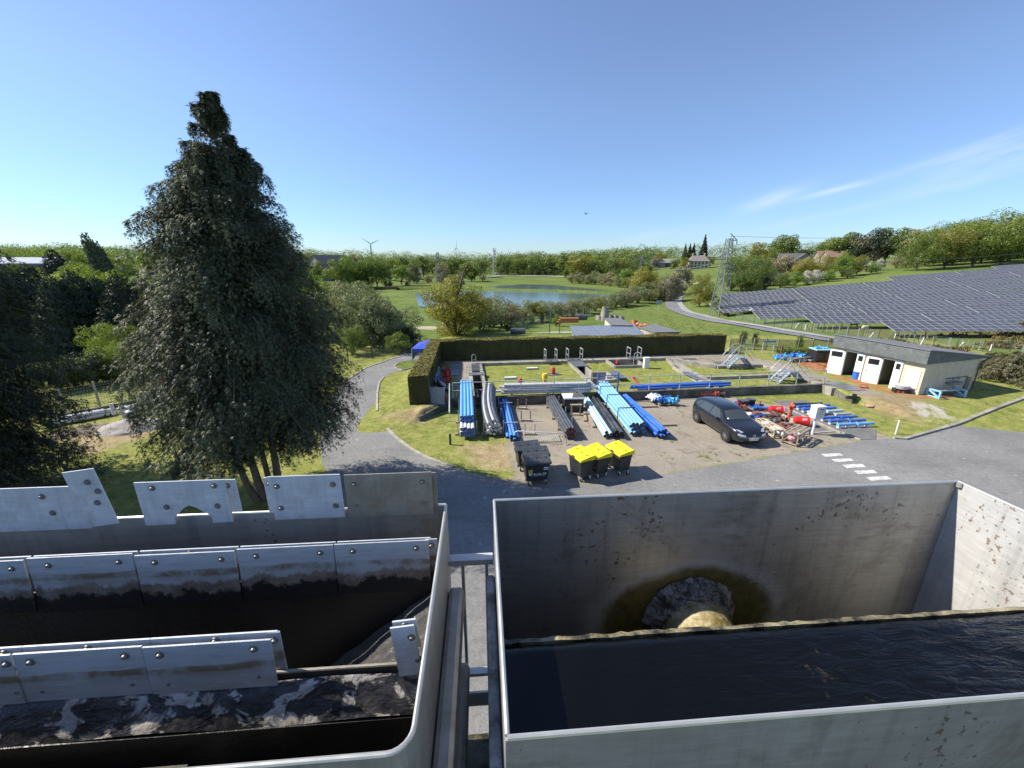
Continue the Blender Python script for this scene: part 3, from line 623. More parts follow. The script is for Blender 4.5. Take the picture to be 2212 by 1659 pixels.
PTL=pmat('pale_teal_pipe',(.42,.62,.68)); PWH=pmat('white_pipe',(.66,.65,.63)); PPU=pmat('mauve_pipe',(.33,.28,.40)); PGY=pmat('pale_grey_pipe',(.46,.48,.49)); PIN=mat('pipe_bore_shade',(.012,.012,.013),.9); CAPW=mat('pale_pipe_cap',(.62,.60,.57),.6); CAPK=mat('black_pipe_cap',(.02,.02,.022),.5); CAPB=mat('blue_pipe_cap',(.03,.10,.36),.5); RUSTD=mat('dark_red_cap',(.14,.03,.03),.6)
WOOD=mat('grey_wood',(.35,.28,.20),.85,var=.3,scale=4,dirt=(.17,.13,.1),dirt_amt=.4); WOODP=mat('pale_wood',(.50,.42,.30),.85,var=.2,scale=4,dirt=(.25,.2,.15),dirt_amt=.3)
def pipe_part(parent,pts,r,m,endm=None,cap=None,n=10,name='pipe',endl=.22):
    mb=MB(); mb.tube(pts,r,n,0,cap=False)
    a,b_=Vector(pts[0]),Vector(pts[1]); t=(b_-a).normalized()
    e=Vector(pts[-1]); te=(e-Vector(pts[-2])).normalized()
    u=t.orthogonal().normalized(); w_=t.cross(u)
    def ring(c,rad): return [c+(u*math.cos(2*math.pi*k/n)+w_*math.sin(2*math.pi*k/n))*rad for k in range(n)]
    mats=[m,PIN if cap is None else cap]
    mb.add(ring(a,r)+ring(a,r*.86),[(k,(k+1)%n,n+(k+1)%n,n+k) for k in range(n)],0)
    mb.add(ring(a+t*(.05 if cap is None else -.006),r*.9),[tuple(range(n))],1); mb.add(ring(e,r),[tuple(range(n))],1)  # near-black disc closes the open end; its colour stands for the bore's shade
    if endm is not None:
        mats.append(endm); mb.tube([a-t*.004,a+t*endl],r*1.04,n,2,cap=False)
    return mb.build(name,mats,parent)
def bundle(label,group,near,far,rows,r,m,endm=None,cap=None,bend=0,lift=.12,stagger=True,jit=.12,straps=(),strapm=None,alt=None,rr=None,splay=0,recess=0,endl=.22):
    """near, far = ground points; rows = list of pipe counts from the bottom up"""
    near,far=Vector(near),Vector(far); near.z=Tz(near.x,near.y); far.z=Tz(far.x,far.y)
    d=(far-near); L=d.length; t=d.normalized(); s=Vector((t.y,-t.x,0)).normalized()
    o=empty('pipe_bundle',near,0,label,'pipes',group); rd=random.Random(int(abs(near.x*100))+len(rows)); mx=max(rows); tot=0
    for ri,cnt in enumerate(rows):
        for ci in range(cnt):
            off=(ci-(cnt-1)/2)*2*r*1.03; z=lift+r+ri*r*(1.76 if stagger else 2.02); j=rd.uniform(-jit,jit)+(recess if ri>=len(rows)-2 else 0); dl=rd.uniform(-jit,jit)
            pts=[]
            for k in range(7):
                q=k/6; b_=bend*math.sin(q*math.pi/2+.0)*(1-q)*2
                pts.append(t*(j+(L+dl-j)*q)+s*(off*(1+splay*(1-q))+b_)+Vector((0,0,z+d.z*0)))
            mm=m if alt is None else (m,alt)[(ci+ri)%2 if alt else 0]
            pipe_part(o,pts,r,mm,endm if (endm and ri<len(rows)-2) else None,cap,endl=endl)
    wd=mx*2*r; hh=lift+len(rows)*r*1.8
    for q in straps:
        mb=MB(); c=t*(L*q)
        for a_,b_ in (((-1,lift*.9),(-1,hh+.02)),((-1,hh+.02),(1,hh+.02)),((1,hh+.02),(1,lift*.9))):
            mb.bar(c+s*(wd/2+.02)*a_[0]+Vector((0,0,a_[1])),c+s*(wd/2+.02)*b_[0]+Vector((0,0,b_[1])),.035)
        mb.build('strap',strapm or CAPK,o)
    return o,t,s,L,wd,hh
def skid(near,far,q,half,label,post=None,h=.1):
    near,far=Vector(near),Vector(far); t=(far-near).normalized(); s=Vector((t.y,-t.x,0)).normalized(); c=near+(far-near)*q; c.z=Tz(c.x,c.y)
    o=empty('pipe_rack',c,0,label,'pipe rack','racks and skids under the pipe stacks')
    MB().bar(-s*half+Vector((0,0,h/2)),s*half+Vector((0,0,h/2)),.12,h).build('skid',WOOD,o)
    if post:
        for k in (-1,1): MB().bar(s*k*post+Vector((0,0,h)),s*k*post+Vector((0,0,h+.62)),.05).build('post',M_GALV,o)
PG='stacks of pipes laid out in the yard'
n1,f1=gp(Z6,665,1175,0),W(2.55,-.95)
n1=gp(Z6,668,1195,0); f1=gp(Z6,660,800,0)
bundle('light blue pipe stack with white capped ends nearest the hedge',PG,n1,f1,[4,4,4,4,4],.088,PLB,PWH,CAPB,lift=.14,stagger=False,jit=.06,straps=(.35,.7),recess=.55,endl=.6)
for q,lb in ((.12,'near skid under the light blue stack nearest the hedge'),(.42,'second skid under the light blue stack nearest the hedge'),(.75,'far skid under the light blue stack nearest the hedge')): skid(n1,f1,q,.62,lb,.47)
n2=gp(Z6,955,1160,0); f2=gp(Z6,905,800,0)
bundle('bent stack of grey and black pipes with round white end caps',PG,n2,f2,[5,4,5,4,3],.082,PGK,None,CAPW,bend=-.22,lift=.14,jit=.14,alt=PGY)
for q,lb in ((.06,'near skid under the bent grey and black stack'),(.42,'middle skid under the bent grey and black stack'),(.8,'far skid under the bent grey and black stack')): skid(n2,f2,q,.62,lb,.5)
n3=gp(Z6,1160,1225,0); f3=gp(Z6,1062,810,0)
o3=bundle('thin low stack of four mid blue pipes held by pale crossbars',PG,n3,f3,[4,2],.075,PLB if 0 else pmat('mid_blue_pipe',(.09,.30,.72)),None,PIN,lift=.16,jit=.2)
for q in (.25,.8):
    t,s=o3[1],o3[2]; MB().bar(t*o3[3]*q-s*.4+Vector((0,0,.47)),t*o3[3]*q+s*.4+Vector((0,0,.47)),.05).build('crossbar',PGY,o3[0])
n4=gp(Z6,1785,1195,0); f4=gp(Z6,1580,820,0)
bundle('black pipe stack with dark red ends in steel stakes',PG,n4,f4,[4,3,4,3],.072,PGK,None,RUSTD,lift=.12,jit=.1)
for q,lb in ((.25,'near steel stakes holding the black stack with dark red ends'),(.55,'middle steel stakes holding the black stack with dark red ends'),(.92,'far steel stakes holding the black stack with dark red ends')): skid(n4,f4,q,.4,lb,.36,.08)
n5=gp(Z7,540,1190,0); f5=gp(Z7,300,800,0)
bundle('pale teal and white pipe stack with black stripes',PG,n5,f5,[3,2],.085,PTL,None,PIN,lift=.10,jit=.25,alt=PWH)
n5b=gp(Z7,650,1185,0); f5b=gp(Z7,395,800,0)
bundle('thick matt black pipe stack beside the pale teal one',PG,n5b,f5b,[3,2],.098,PBK,None,PIN,lift=.08,jit=.25,)
n6=gp(Z7,855,1150,0); f6=gp(Z7,470,760,0)
o6=bundle('big sky blue pipe stack with black ends and black ties',PG,n6,f6,[5,4,5,4],.085,PSK,None,CAPK,lift=.12,jit=.12,straps=(.3,.62,.85))
n7=gp(Z7,1140,1190,0); f7=gp(Z7,720,790,0)
bundle('royal blue pipe stack with black ends nearest the car',PG,n7,f7,[4,3,2],.078,PRB,None,CAPK,lift=.11,jit=.22,splay=.15)
for a_,b_,lb in (((505,850),(1075,830),'long grey timber skid under the far ends of the blue stacks'),((695,1048),(1280,1030),'long grey timber skid under the near ends of the blue stacks')):
    p,q=gp(Z7,*a_,.05),gp(Z7,*b_,.05); o=MB().bar(Vector((0,0,0)),q-p,.13,.1).build('timber_skid',WOOD,None,p); tag(o,lb,'timber')
for a_,b_,lb in (((280,860),(290,990),'short grey plank on the ground by the pale teal stack'),((310,880),(385,1055),'longer grey plank on the ground by the pale teal stack')):
    p,q=gp(Z7,*a_,.05),gp(Z7,*b_,.05); o=MB().bar(Vector((0,0,0)),q-p,.16,.09).build('plank',WOOD,None,p); tag(o,lb,'plank')
# long white and mauve pipes along the wall
pa,pb=gp(Z6,1030,790,0),gp(Z7,345,765,0)
bundle('long off white pipes piled along the foot of the wall',PG,pa,pb,[3,3,2,2],.085,PWH,None,PGY,lift=.12,jit=.35,alt=PGY)
d=(pb-pa).normalized(); s=Vector((-d.y,d.x,0)); bundle('mauve pipes lying behind the off white ones along the wall',PG,pa+s*.45+d*.5,pb+s*.30-d*.3,[2,2,2],.075,PPU,None,PPU,lift=.2,jit=.3)
for q,lb in ((.12,'left stakes of the long off white pipe pile'),(.52,'middle stakes of the long off white pipe pile'),(.85,'right stakes of the long off white pipe pile')): skid(pa,pb,q,.35,lb,.3)
pa,pb=gp(Z7,842,735,0),gp(Z7,1790,690,0)
bundle('long royal blue pipes lying along the foot of the wall',PG,pa,pb,[3,2],.075,PRB,None,CAPB,lift=.06,jit=.5)
# U racks, empty
for i,((x,y),lb) in enumerate((((1260,860),'empty U shaped wooden rack nearest the wall'),((1300,990),'empty U shaped wooden rack between two others'),((1345,1140),'empty U shaped wooden rack nearest the grid'))):
    p=gp(Z6,x,y,0); o=empty('pipe_rack',p,R(4),lb,'pipe rack','empty racks on the gravel'); MB().box((0,0,.05),(.62,.12,.1)).build('base',WOODP,o)
    for k in (-.25,.25): MB().bar((k,0,.1),(k,0,.62),.055,.045).build('post',M_GALV if i==2 else WOOD,o)
# drain grid with hoop rail
q=[gp(Z6,*a,0) for a in ((1210,1165),(1650,1150),(1690,1215),(1240,1235))]; c_=sum(q,Vector())/4
o=empty('drain_grid',(c_.x,c_.y,.0),math.atan2(q[1].y-q[0].y,q[1].x-q[0].x),'pale ribbed concrete drain grid on the gravel','drain'); wl=(q[1]-q[0]).length; dl=(q[3]-q[0]).length
MB().box((0,0,.02),(wl,dl,.04)).build('slab',M_KERB,o); b=MB()
for k in range(22): b.box((-wl/2+wl*(k+.5)/22,0,.05),(.035,dl*.94,.03))
b.build('rib',M_CONC,o)
p,q=gp(Z6,1175,1215,0),gp(Z6,1740,1245,0); d=q-p; t=d.normalized(); o=empty('barrier_hoop',p,0,'bent galvanised hoop barrier behind the black bins','barrier')
MB().tube([(0,0,0),(0,0,.42),t*.05+Vector((0,0,.52)),t*.16+Vector((0,0,.57)),d-t*.16+Vector((0,0,.57)),d-t*.05+Vector((0,0,.52)),d+Vector((0,0,.42)),d],.028,10).build('hoop',M_GALV,o)
for e in (Vector(),d): MB().lathe([(0,.03),(.12,.03),(.13,0)],c=e,n=12).build('foot',M_KERB,o)
p=gp(Z6,480,1247,0); o=MB().box((0,0,.28),(.09,.09,.56)).build('bollard',mat('dark_green_post',(.06,.075,.06),.7),None,p); tag(o,'short dark square post alone on the grass','post')
# black crate with sheet, wooden stool
p=gp(Z7,165,890,0); o=empty('storage_crate',p,R(3),'black plastic storage crate with white rim and loose black sheet','crate')
MB().box((0,.4,.40),(1.12,.85,.8),bev=.03).build('box',CAPK,o); MB().box((0,.4,.83),(1.2,.93,.07)).build('rim',M_WHITE,o); MB().add([(-.15,.02,.88),(.63,.0,.87),(.58,.8,.92),(.1,.84,.90)],[(0,1,2,3)]).build('sheet',mat('grey_sheet',(.09,.09,.09),.85),o)
for k in (-.3,.3): MB().box((k,-.03,.42),(.34,.03,.5),bev=.01).build('panel_rib',PBK,o)
p=gp(Z7,185,925,0); o=empty('sawhorse',p,R(3),'small open wooden trestle in front of the black storage crate','trestle')
for k in (-.24,.24): MB().bar((k,0,.06),(k,0,.58),.07).build('leg',WOOD,o)
MB().box((0,0,.62),(.64,.2,.06)).build('top',WOOD,o); MB().box((0,0,.03),(.66,.16,.06)).build('base',WOODP,o)
# ================================================================= wheeled bins
M_BIN=mat('bin_plastic',(.028,.029,.031),.5,var=.25,scale=2.5,dirt=(.10,.10,.095),dirt_amt=.32,dscale=1.4,bump=.1); M_LIDK=mat('bin_lid_plastic',(.045,.05,.056),.42,var=.2,scale=2,dirt=(.12,.12,.11),dirt_amt=.25); M_LIDY=mat('yellow_lid_plastic',(.80,.66,.015),.45,var=.07,scale=3,dirt=(.45,.38,.06),dirt_amt=.2); M_TYRE=mat('rubber',(.022,.022,.023),.8); M_STY=mat('yellow_sticker',(.78,.58,.03),.5); M_STW=mat('white_sticker',(.85,.85,.84),.5)
M_INK=mat('dark_ink',(.06,.06,.08),.6)
def make_bin(lid,loc,rz,label,group):
    o=empty('wheeled_bin',loc,rz,label,'bin',group); o.scale=(.86,.86,.86); Wd,Dp=1.12,.70
    b=MB(); z0,z1=.26,1.10; 
    def ringp(z,w,d,r=.06):
        out=[]
        for sx,sy,a0 in ((1,1,0),(-1,1,90),(-1,-1,180),(1,-1,270)):
            for k in range(4):
                a=R(a0+k*30); out.append((sx*(w/2-r)+r*math.cos(a),sy*(d/2-r)+r*math.sin(a),z))
        return out
    lv=[ringp(z0,Wd*.86,Dp*.80),ringp(z0+.05,Wd*.88,Dp*.83),ringp(z1-.12,Wd*.985,Dp*.97),ringp(z1-.11,Wd*1.02,Dp*1.02),ringp(z1,Wd*1.03,Dp*1.03)]
    vs=sum(lv,[]); fs=[(i*16+k,i*16+(k+1)%16,(i+1)*16+(k+1)%16,(i+1)*16+k) for i in range(4) for k in range(16)]
    b.add(vs,fs+[tuple(range(15,-1,-1)),tuple(range(64,80))]); b.build('body',M_BIN,o)
    l=MB(); A=[(-Wd*.55,-Dp*.60,1.11),(Wd*.55,-Dp*.60,1.11),(Wd*.55,-Dp*.60,1.17),(-Wd*.55,-Dp*.60,1.17)]
    prof=[(-.60,1.10),(-.60,1.16),(-.56,1.20),(-.1,1.26),(-.07,1.275),(.45,1.33),(.56,1.31),(.58,1.12)]
    n=len(prof); vs=[(-Wd*.545,y*Dp,z) for y,z in prof]+[(Wd*.545,y*Dp,z) for y,z in prof]
    fs=[(i,i+n,i+1+n,i+1) for i in range(n-1)]+[tuple(range(n)),tuple(range(2*n-1,n-1,-1)),(n-1,2*n-1,n,0)]
    l.add(vs,[f[::-1] for f in fs]); 
    for x in (-.36,0,.36): l.box((x*Wd,.16*Dp,1.305),(.05,.5*Dp,.02))
    L=l.build('lid',lid,o)
    MB().box((0,-.62*Dp,1.17),(.2,.06,.05),bev=.01).build('handle',M_BIN,L)
    for x in (-.3,.3): MB().tube([(x-.06,.58*Dp,1.2),(x+.06,.58*Dp,1.2)],.03).build('hinge',M_BIN,L)
    for sx in (-1,1): MB().box((sx*Wd*.56,0,1.06),(.05,.28,.07),bev=.015).build('lift_lug',M_BIN,o); MB().tube([(sx*Wd*.52,-.3*Dp,1.04),(sx*Wd*.585,-.3*Dp,1.04)],.035).build('trunnion',M_BIN,o)
    for sx in (-1,1):
        for sy in (-1,1):
            x,y=sx*Wd*.37,sy*Dp*.33; w_=MB().box((x,y,.235),(.10,.10,.06)).box((x-.035,y+.02,.15),(.012,.08,.17)).box((x+.035,y+.02,.15),(.012,.08,.17)).build('caster',M_GALV,o)
            MB().lathe([(.03,-.022),(.085,-.022),(.1,-.012),(.1,.012),(.085,.022),(.03,.022)],c=(x,y+.03,.1),axis='X',n=18).build('wheel',M_TYRE,w_)
    return o
def yaw_of(a,b): return math.atan2(b.y-a.y,b.x-a.x)
kb=[]
BG='black lidded wheeled bins'; YG='yellow lidded wheeled bins'
wl_,wr_=gp(ZB,300,925,0),gp(ZB,605,893,0); yw=yaw_of(wl_,wr_); c_=(wl_+wr_)/2; fw=Vector((-math.sin(yw),math.cos(yw),0))
front=make_bin(M_LIDK,c_+fw*.2,yw,'black bin with white printed logo and two stickers, frontmost of three',BG)
def lidpos(x,y): p=gp(ZB,x,y,1.12); return Vector((p.x,p.y,0))
off=(c_+fw*.2)-lidpos(425,462)
b2=make_bin(M_LIDK,lidpos(418,352)+off,yw+R(-1),'black bin squeezed between the printed bin and the rear bin',BG)
b3=make_bin(M_LIDK,lidpos(290,262)+off,yw+R(2),'black bin at the back left of the three, close to the hoop barrier',BG)
for lb,lx,ly,ax,ay in (('yellow lidded bin nearest the black bins',1142,398,0,0),('yellow lidded bin standing between two others',1400,355,0,0),('yellow lidded bin standing apart toward the car',1742,318,0,0)):
    a,b_=(gp(ZB,1700,218,1.1),gp(ZB,1955,385,1.1)); y2=yaw_of(a,b_)+R((2 if lx<1200 else (0 if lx<1500 else -1)))
    p=gp(ZB,lx,ly,1.1); make_bin(M_LIDY,(p.x,p.y,0),y2,lb,YG)
# print on the frontmost bin (front is local -y)
def decal(parent,name,m,pts): 
    return MB().poly(pts).build(name,m,parent)
fy=-.352
def fpt(x,z): return (x,-.355*(.80+.20*(z-.26)/.74)-.006*1.0+.0,z)
def rect(x0,x1,z0,z1,dy=0): 
    return [(x0,fpt(0,z0)[1]-dy,z0),(x1,fpt(0,z0)[1]-dy,z0),(x1,fpt(0,z1)[1]-dy,z1),(x0,fpt(0,z1)[1]-dy,z1)]
s1=decal(front,'sticker',M_STY,rect(-.44,-.24,.70,.86)); s2=decal(front,'sticker',M_STW,rect(.27,.48,.80,.95))
for k in range(3): decal(s1,'lettering',M_INK,rect(-.42,-.27,.82-k*.045,.835-k*.045,.002))
for x in (.33,.42):
    MB().add([(x+.03*math.cos(a*.523),fpt(0,.875)[1]-.004,.885+.03*math.sin(a*.523)) for a in range(12)],[tuple(range(12))]).build('symbol',M_INK,s2)
decal(s2,'lettering',M_INK,rect(.31,.44,.815,.83,.002))
def text(parent,body,size,loc,m,rot=(R(90),0,0),name='lettering',shear=0,ex=.001,bold=0):
    cu=bpy.data.curves.new(name,'FONT'); cu.body=body; cu.size=size; cu.extrude=ex; cu.align_x='CENTER'; cu.align_y='CENTER'; cu.shear=shear; cu.offset=bold
    o=bpy.data.objects.new(name,cu); COL.objects.link(o); o.data.materials.append(m)
    bpy.context.view_layer.update(); me=bpy.data.meshes.new_from_object(o.evaluated_get(bpy.context.evaluated_depsgraph_get())); bpy.data.objects.remove(o); o=bpy.data.objects.new(name,me); COL.objects.link(o); o.parent=parent; o.location=loc; o.rotation_euler=rot; return o
text(front,'évolis 23',.165,(.09,fpt(0,.62)[1]-.012,.615),M_STW,(R(90)-R(-8),0,0),bold=.003)
decal(front,'underline',M_STW,rect(-.22,.36,.515,.525,.002))
b=MB()
for k in range(9):                                         # round swoosh mark left of the lettering
    a0,a1=R(60+k*26),R(60+(k+1)*26); r0,r1=.085,.045+.0*k
    yy=fpt(0,.62)[1]-.005
    b.add([(-.33+r0*math.cos(a0),yy,.64+r0*math.sin(a0)),(-.33+r0*math.cos(a1),yy,.64+r0*math.sin(a1)),(-.33+r1*math.cos(a1),yy,.64+r1*math.sin(a1)),(-.33+r1*math.cos(a0),yy,.64+r1*math.sin(a0))],[(0,1,2,3)])
for zc in (.66,.615): b.add([(-.36,yy,zc-.012),(-.24,yy,zc+.0),(-.24,yy,zc+.022),(-.36,yy,zc+.012)],[(0,1,2,3)])
b.build('emblem',M_STW,front)
decal(b3,'sticker',M_STY,rect(-.40,-.22,.74,.88)); 
# ================================================================= the car
M_CAR,nt,out=new_mat('black_car_paint'); princ(nt,out,(.012,.013,.015),.22,.0,None,.5,Coat_Weight=1.0,Coat_Roughness=.04)
M_GLASS,nt,out=new_mat('car_glass'); princ(nt,out,(.055,.068,.072),.04,0,None,.6)
M_CHROME=mat('chrome',(.7,.7,.7),.15,1,var=.03); M_LAMP=mat('headlamp',(.62,.66,.7),.12,.5); M_TRIM=mat('black_trim',(.02,.02,.02),.5)
M_RIM=mat('alloy_rim',(.42,.42,.42),.3,.8,var=.05)
fl,rl_=gp(Z7,1800,1200,0),gp(Z7,1512,1005,0)
d=(fl-rl_); d.z=0; cy=math.atan2(d.y,d.x)
car=empty('hatchback_car',Vector((-.0,-.0,0))+(fl+rl_)/2+Vector((-math.sin(cy),math.cos(cy),0))*.80,cy,'black five door hatchback car parked on the gravel','car')
# body from cross sections along x (front = +x); wheelbase scaled to the picture
Lb=4.26; wb=2.64
secs=[ # x, half width, z sill, z belt, z top(body), roof half width, roof z
(-2.06,.62,.42,.74,.80,.60,.82),(-2.0,.78,.30,.80,.98,.66,1.05),(-1.86,.86,.24,.86,1.02,.62,1.30),(-1.6,.89,.20,.90,1.02,.60,1.405),(-1.0,.90,.18,.92,1.00,.60,1.455),(-.4,.90,.18,.92,.98,.60,1.47),(.15,.90,.18,.91,.97,.59,1.445),(.55,.90,.18,.90,.965,.60,1.28),(.95,.90,.18,.885,.95,.63,1.03),(1.2,.895,.18,.87,.93,.62,.955),(1.7,.875,.22,.78,.875,.58,.89),(2.0,.80,.24,.66,.78,.50,.79),(2.14,.66,.28,.58,.68,.45,.69),(2.2,.55,.34,.52,.58,.4,.59)]
vs=[];fs=[];np_=9
for x,hw,z0,zb,zs,rw,rz_ in secs:
    half=[(hw*.90,z0),(hw*.985,z0+.12),(hw,zb*.72+z0*.28),(hw*.985,zb),(hw*.93,zs),(rw+(hw*.93-rw)*.45 if rz_-zs>.1 else hw*.86,zs+(rz_-zs)*.55),(rw,zs+(rz_-zs)*.93 if rz_-zs>.1 else rz_),(rw*.6,rz_+.012),(0,rz_+.02)]
    vs+=[(x,y,z) for y,z in half]+[(x,-y,z) for y,z in half[:-1]][::-1]
ns=17
for i in range(len(secs)-1):
    for k in range(ns-1): fs.append((i*ns+k,i*ns+k+1,(i+1)*ns+k+1,(i+1)*ns+k))
    fs.append((i*ns+ns-1,i*ns,(i+1)*ns,(i+1)*ns+ns-1))
fs+= [tuple(range(ns-1,-1,-1)),tuple(range((len(secs)-1)*ns,len(secs)*ns))]
b=MB(); b.add(vs,fs,0,True); body=b.build('body',M_CAR,car)
car.scale=(.955,.955,.955)
bm=bmesh.new(); bm.from_mesh(body.data); bmesh.ops.recalc_face_normals(bm,faces=bm.faces); cl_=bm.edges.layers.float.new('crease_edge')
for e in bm.edges:
    i,j=e.verts[0].index,e.verts[1].index; k,l=i%ns,j%ns
    if k==l and k in (4,ns-4,3,ns-3): e[cl_]=.55
    if k==l and k in (6,ns-6): e[cl_]=.35
    if i//ns==j//ns and i//ns in (8,2): e[cl_]=.5
bm.to_mesh(body.data); bm.free()
sd=body.modifiers.new('sub','SUBSURF'); sd.levels=2; sd.render_levels=2
# wheel arches as boolean-free dark discs, wheels proud of them
for (x,s,nm) in ((wb/2,1,0),(wb/2,-1,0),(-wb/2,1,0),(-wb/2,-1,0)):
    ar=MB().lathe([(0,.0),(.375,.0),(.385,-.05)],c=(x,s*.905,.34),axis='Y',n=28)
    MB().lathe([(0,.012*s),(.37,.012*s),(.375,-.08*s)],c=(x,s*.897,.335),axis='Y',n=28).build('wheel_arch',M_TRIM,car)
    w_=empty('wheel',(x,s*.83,.315),0); w_.parent=car
    MB().lathe([(.20,-.1),(.29,-.105),(.315,-.07),(.315,.07),(.29,.105),(.20,.1)],axis='Y',n=28).build('tyre',M_TYRE,w_)
    rim=MB().lathe([(0,.06*s),(.2,.03*s),(.205,.09*s),(.215,.1*s)],axis='Y',n=24,mi=1)
    for k in range(10):
        a=2*math.pi*k/10+.08*(k%2); rim.bar((.03*math.cos(a),.092*s,.03*math.sin(a)),(.205*math.cos(a),.092*s,.205*math.sin(a)),.028,.02,0,up=(0,1,0))
    rim.lathe([(0,.108*s),(.045,.105*s),(.05,.08*s)],axis='Y',n=14)
    rim.build('rim',[M_RIM,M_TRIM],w_)
def cpatch(name,pts,m,parent=car): 
    o=MB().poly(pts).build(name,m,parent); return o
# windows follow the cab: sampled a little proud of the subdivided shell with a shrinkwrap
def win(name,poly,nx=8,ny=4,m=M_GLASS,off=.006,axis='Y'):
    p=[Vector(q) for q in poly]; vs=[]; fs=[]
    for j in range(ny+1):
        for i in range(nx+1):
            u,v=i/nx,j/ny; vs.append(p[0]*(1-u)*(1-v)+p[1]*u*(1-v)+p[2]*u*v+p[3]*(1-u)*v)
    for j in range(ny):
        for i in range(nx): a=j*(nx+1)+i; fs.append((a,a+1,a+nx+2,a+nx+1))
    mb=MB(); mb.add(vs,fs,0,True); o=mb.build(name,m,car); s=o.modifiers.new('wrap','SHRINKWRAP'); s.target=body; s.wrap_method='PROJECT' ; s.use_project_x=axis=='X'; s.use_project_y=axis=='Y'; s.use_project_z=axis=='Z'; s.use_negative_direction=True; s.use_positive_direction=True; s.offset=off; s.wrap_mode='ABOVE_SURFACE'; return o
for s in (1,-1):
    win('side_window',[(-.22,s,.97),(.72,s,.95),(.22,s,1.33),(-.22,s,1.36)]); win('side_window',[(-1.25,s,1.0),(-.30,s,.97),(-.30,s,1.36),(-1.12,s,1.34)]); win('side_window',[(-1.62,s,1.06),(-1.33,s,1.03),(-1.2,s,1.32),(-1.45,s,1.27)])
win('windscreen',[(.98,-.66,1.5),(.98,.66,1.5),(.42,.52,1.5),(.42,-.52,1.5)],8,6,M_GLASS,.006,'Z')
win('rear_window',[(-2.2,-.6,1.08),(-2.2,.6,1.08),(-2.2,.5,1.32),(-2.2,-.5,1.32)],8,4,M_GLASS,.006,'X')
for s in (1,-1):
    win('headlight',[(1.74,s*.80,1.2),(2.05,s*.62,1.2),(2.02,s*.45,1.2),(1.86,s*.6,1.2)],4,3,M_LAMP,.008,'Z'); 
    win('headlight',[(2.4,s*.74,.62),(2.4,s*.42,.58),(2.4,s*.42,.66),(2.4,s*.74,.72)],5,2,M_LAMP,.008,'X')
    mr=MB().box((.62,s*1.0,1.0),(.12,.2,.13),bev=.04); mr.bar((.62,s*.86,.95),(.62,s*.95,.98),.06); mr.build('mirror',M_CAR,car)
    hd=MB()
    for x in (-.25,-1.15): hd.box((x,s*.905,.88),(.2,.03,.03),bev=.008)
    hd.build('door_handle',M_CAR,car)
    seam=MB()
    for x in (.78,-.27,-1.2): win('door_seam',[(x-.006,s,.35),(x+.006,s,.35),(x+.006-.02,s,.9),(x-.006-.02,s,.9)],1,5,M_TRIM,.002)
win('grille',[(2.5,-.42,.56),(2.5,.42,.56),(2.5,.42,.63),(2.5,-.42,.63)],6,2,M_TRIM,.01,'X'); win('chrome_strip',[(2.5,-.70,.545),(2.5,.70,.545),(2.5,.70,.56),(2.5,-.70,.56)],10,1,M_CHROME,.012,'X')
win('air_intake',[(2.5,-.5,.33),(2.5,.5,.33),(2.5,.55,.42),(2.5,-.55,.42)],6,2,M_TRIM,.01,'X'); win('chrome_strip',[(2.5,-.75,.30),(2.5,.75,.30),(2.5,.75,.315),(2.5,-.75,.315)],10,1,M_CHROME,.012,'X')
pl=MB().box((2.225,0,.455),(.02,.52,.115)).build('number_plate',M_STW,car); MB().box((2.236,-.235,.455),(.006,.045,.11)).build('blue_band',CAPB,pl); MB().box((2.236,.235,.455),(.006,.045,.11)).build('blue_band',CAPB,pl)
text(pl,'FJ-757-DW',.085,(2.237,0,.455),M_INK,(R(90),0,R(90)))
em=MB(); 
for k in range(20):
    a0,a1=2*math.pi*k/20,2*math.pi*(k+1)/20
    em.add([(2.215,.075*math.cos(a0),.62+.075*math.sin(a0)),(2.215,.075*math.cos(a1),.62+.075*math.sin(a1)),(2.22,.06*math.cos(a1),.62+.06*math.sin(a1)),(2.22,.06*math.cos(a0),.62+.06*math.sin(a0))],[(0,1,2,3)])
for a_,b_ in (((-.03,.055),(0,.005)),((.03,.055),(0,.005)),((-.055,.015),(-.025,-.05)),((.055,.015),(.025,-.05)),((-.025,-.05),(0,-.005)),((.025,-.05),(0,-.005))): em.bar((2.218,a_[0],.62+a_[1]),(2.218,b_[0],.62+b_[1]),.012,.008)
em.build('emblem',M_CHROME,car)
MB().tube([(-1.5,0,1.46),(-1.62,0,1.56)],.008).build('aerial',M_TRIM,car)
win('sticker',[(.93,-.62,1.5),(.93,-.54,1.5),(.86,-.53,1.5),(.86,-.61,1.5)],1,1,M_STW,.012,'Z')
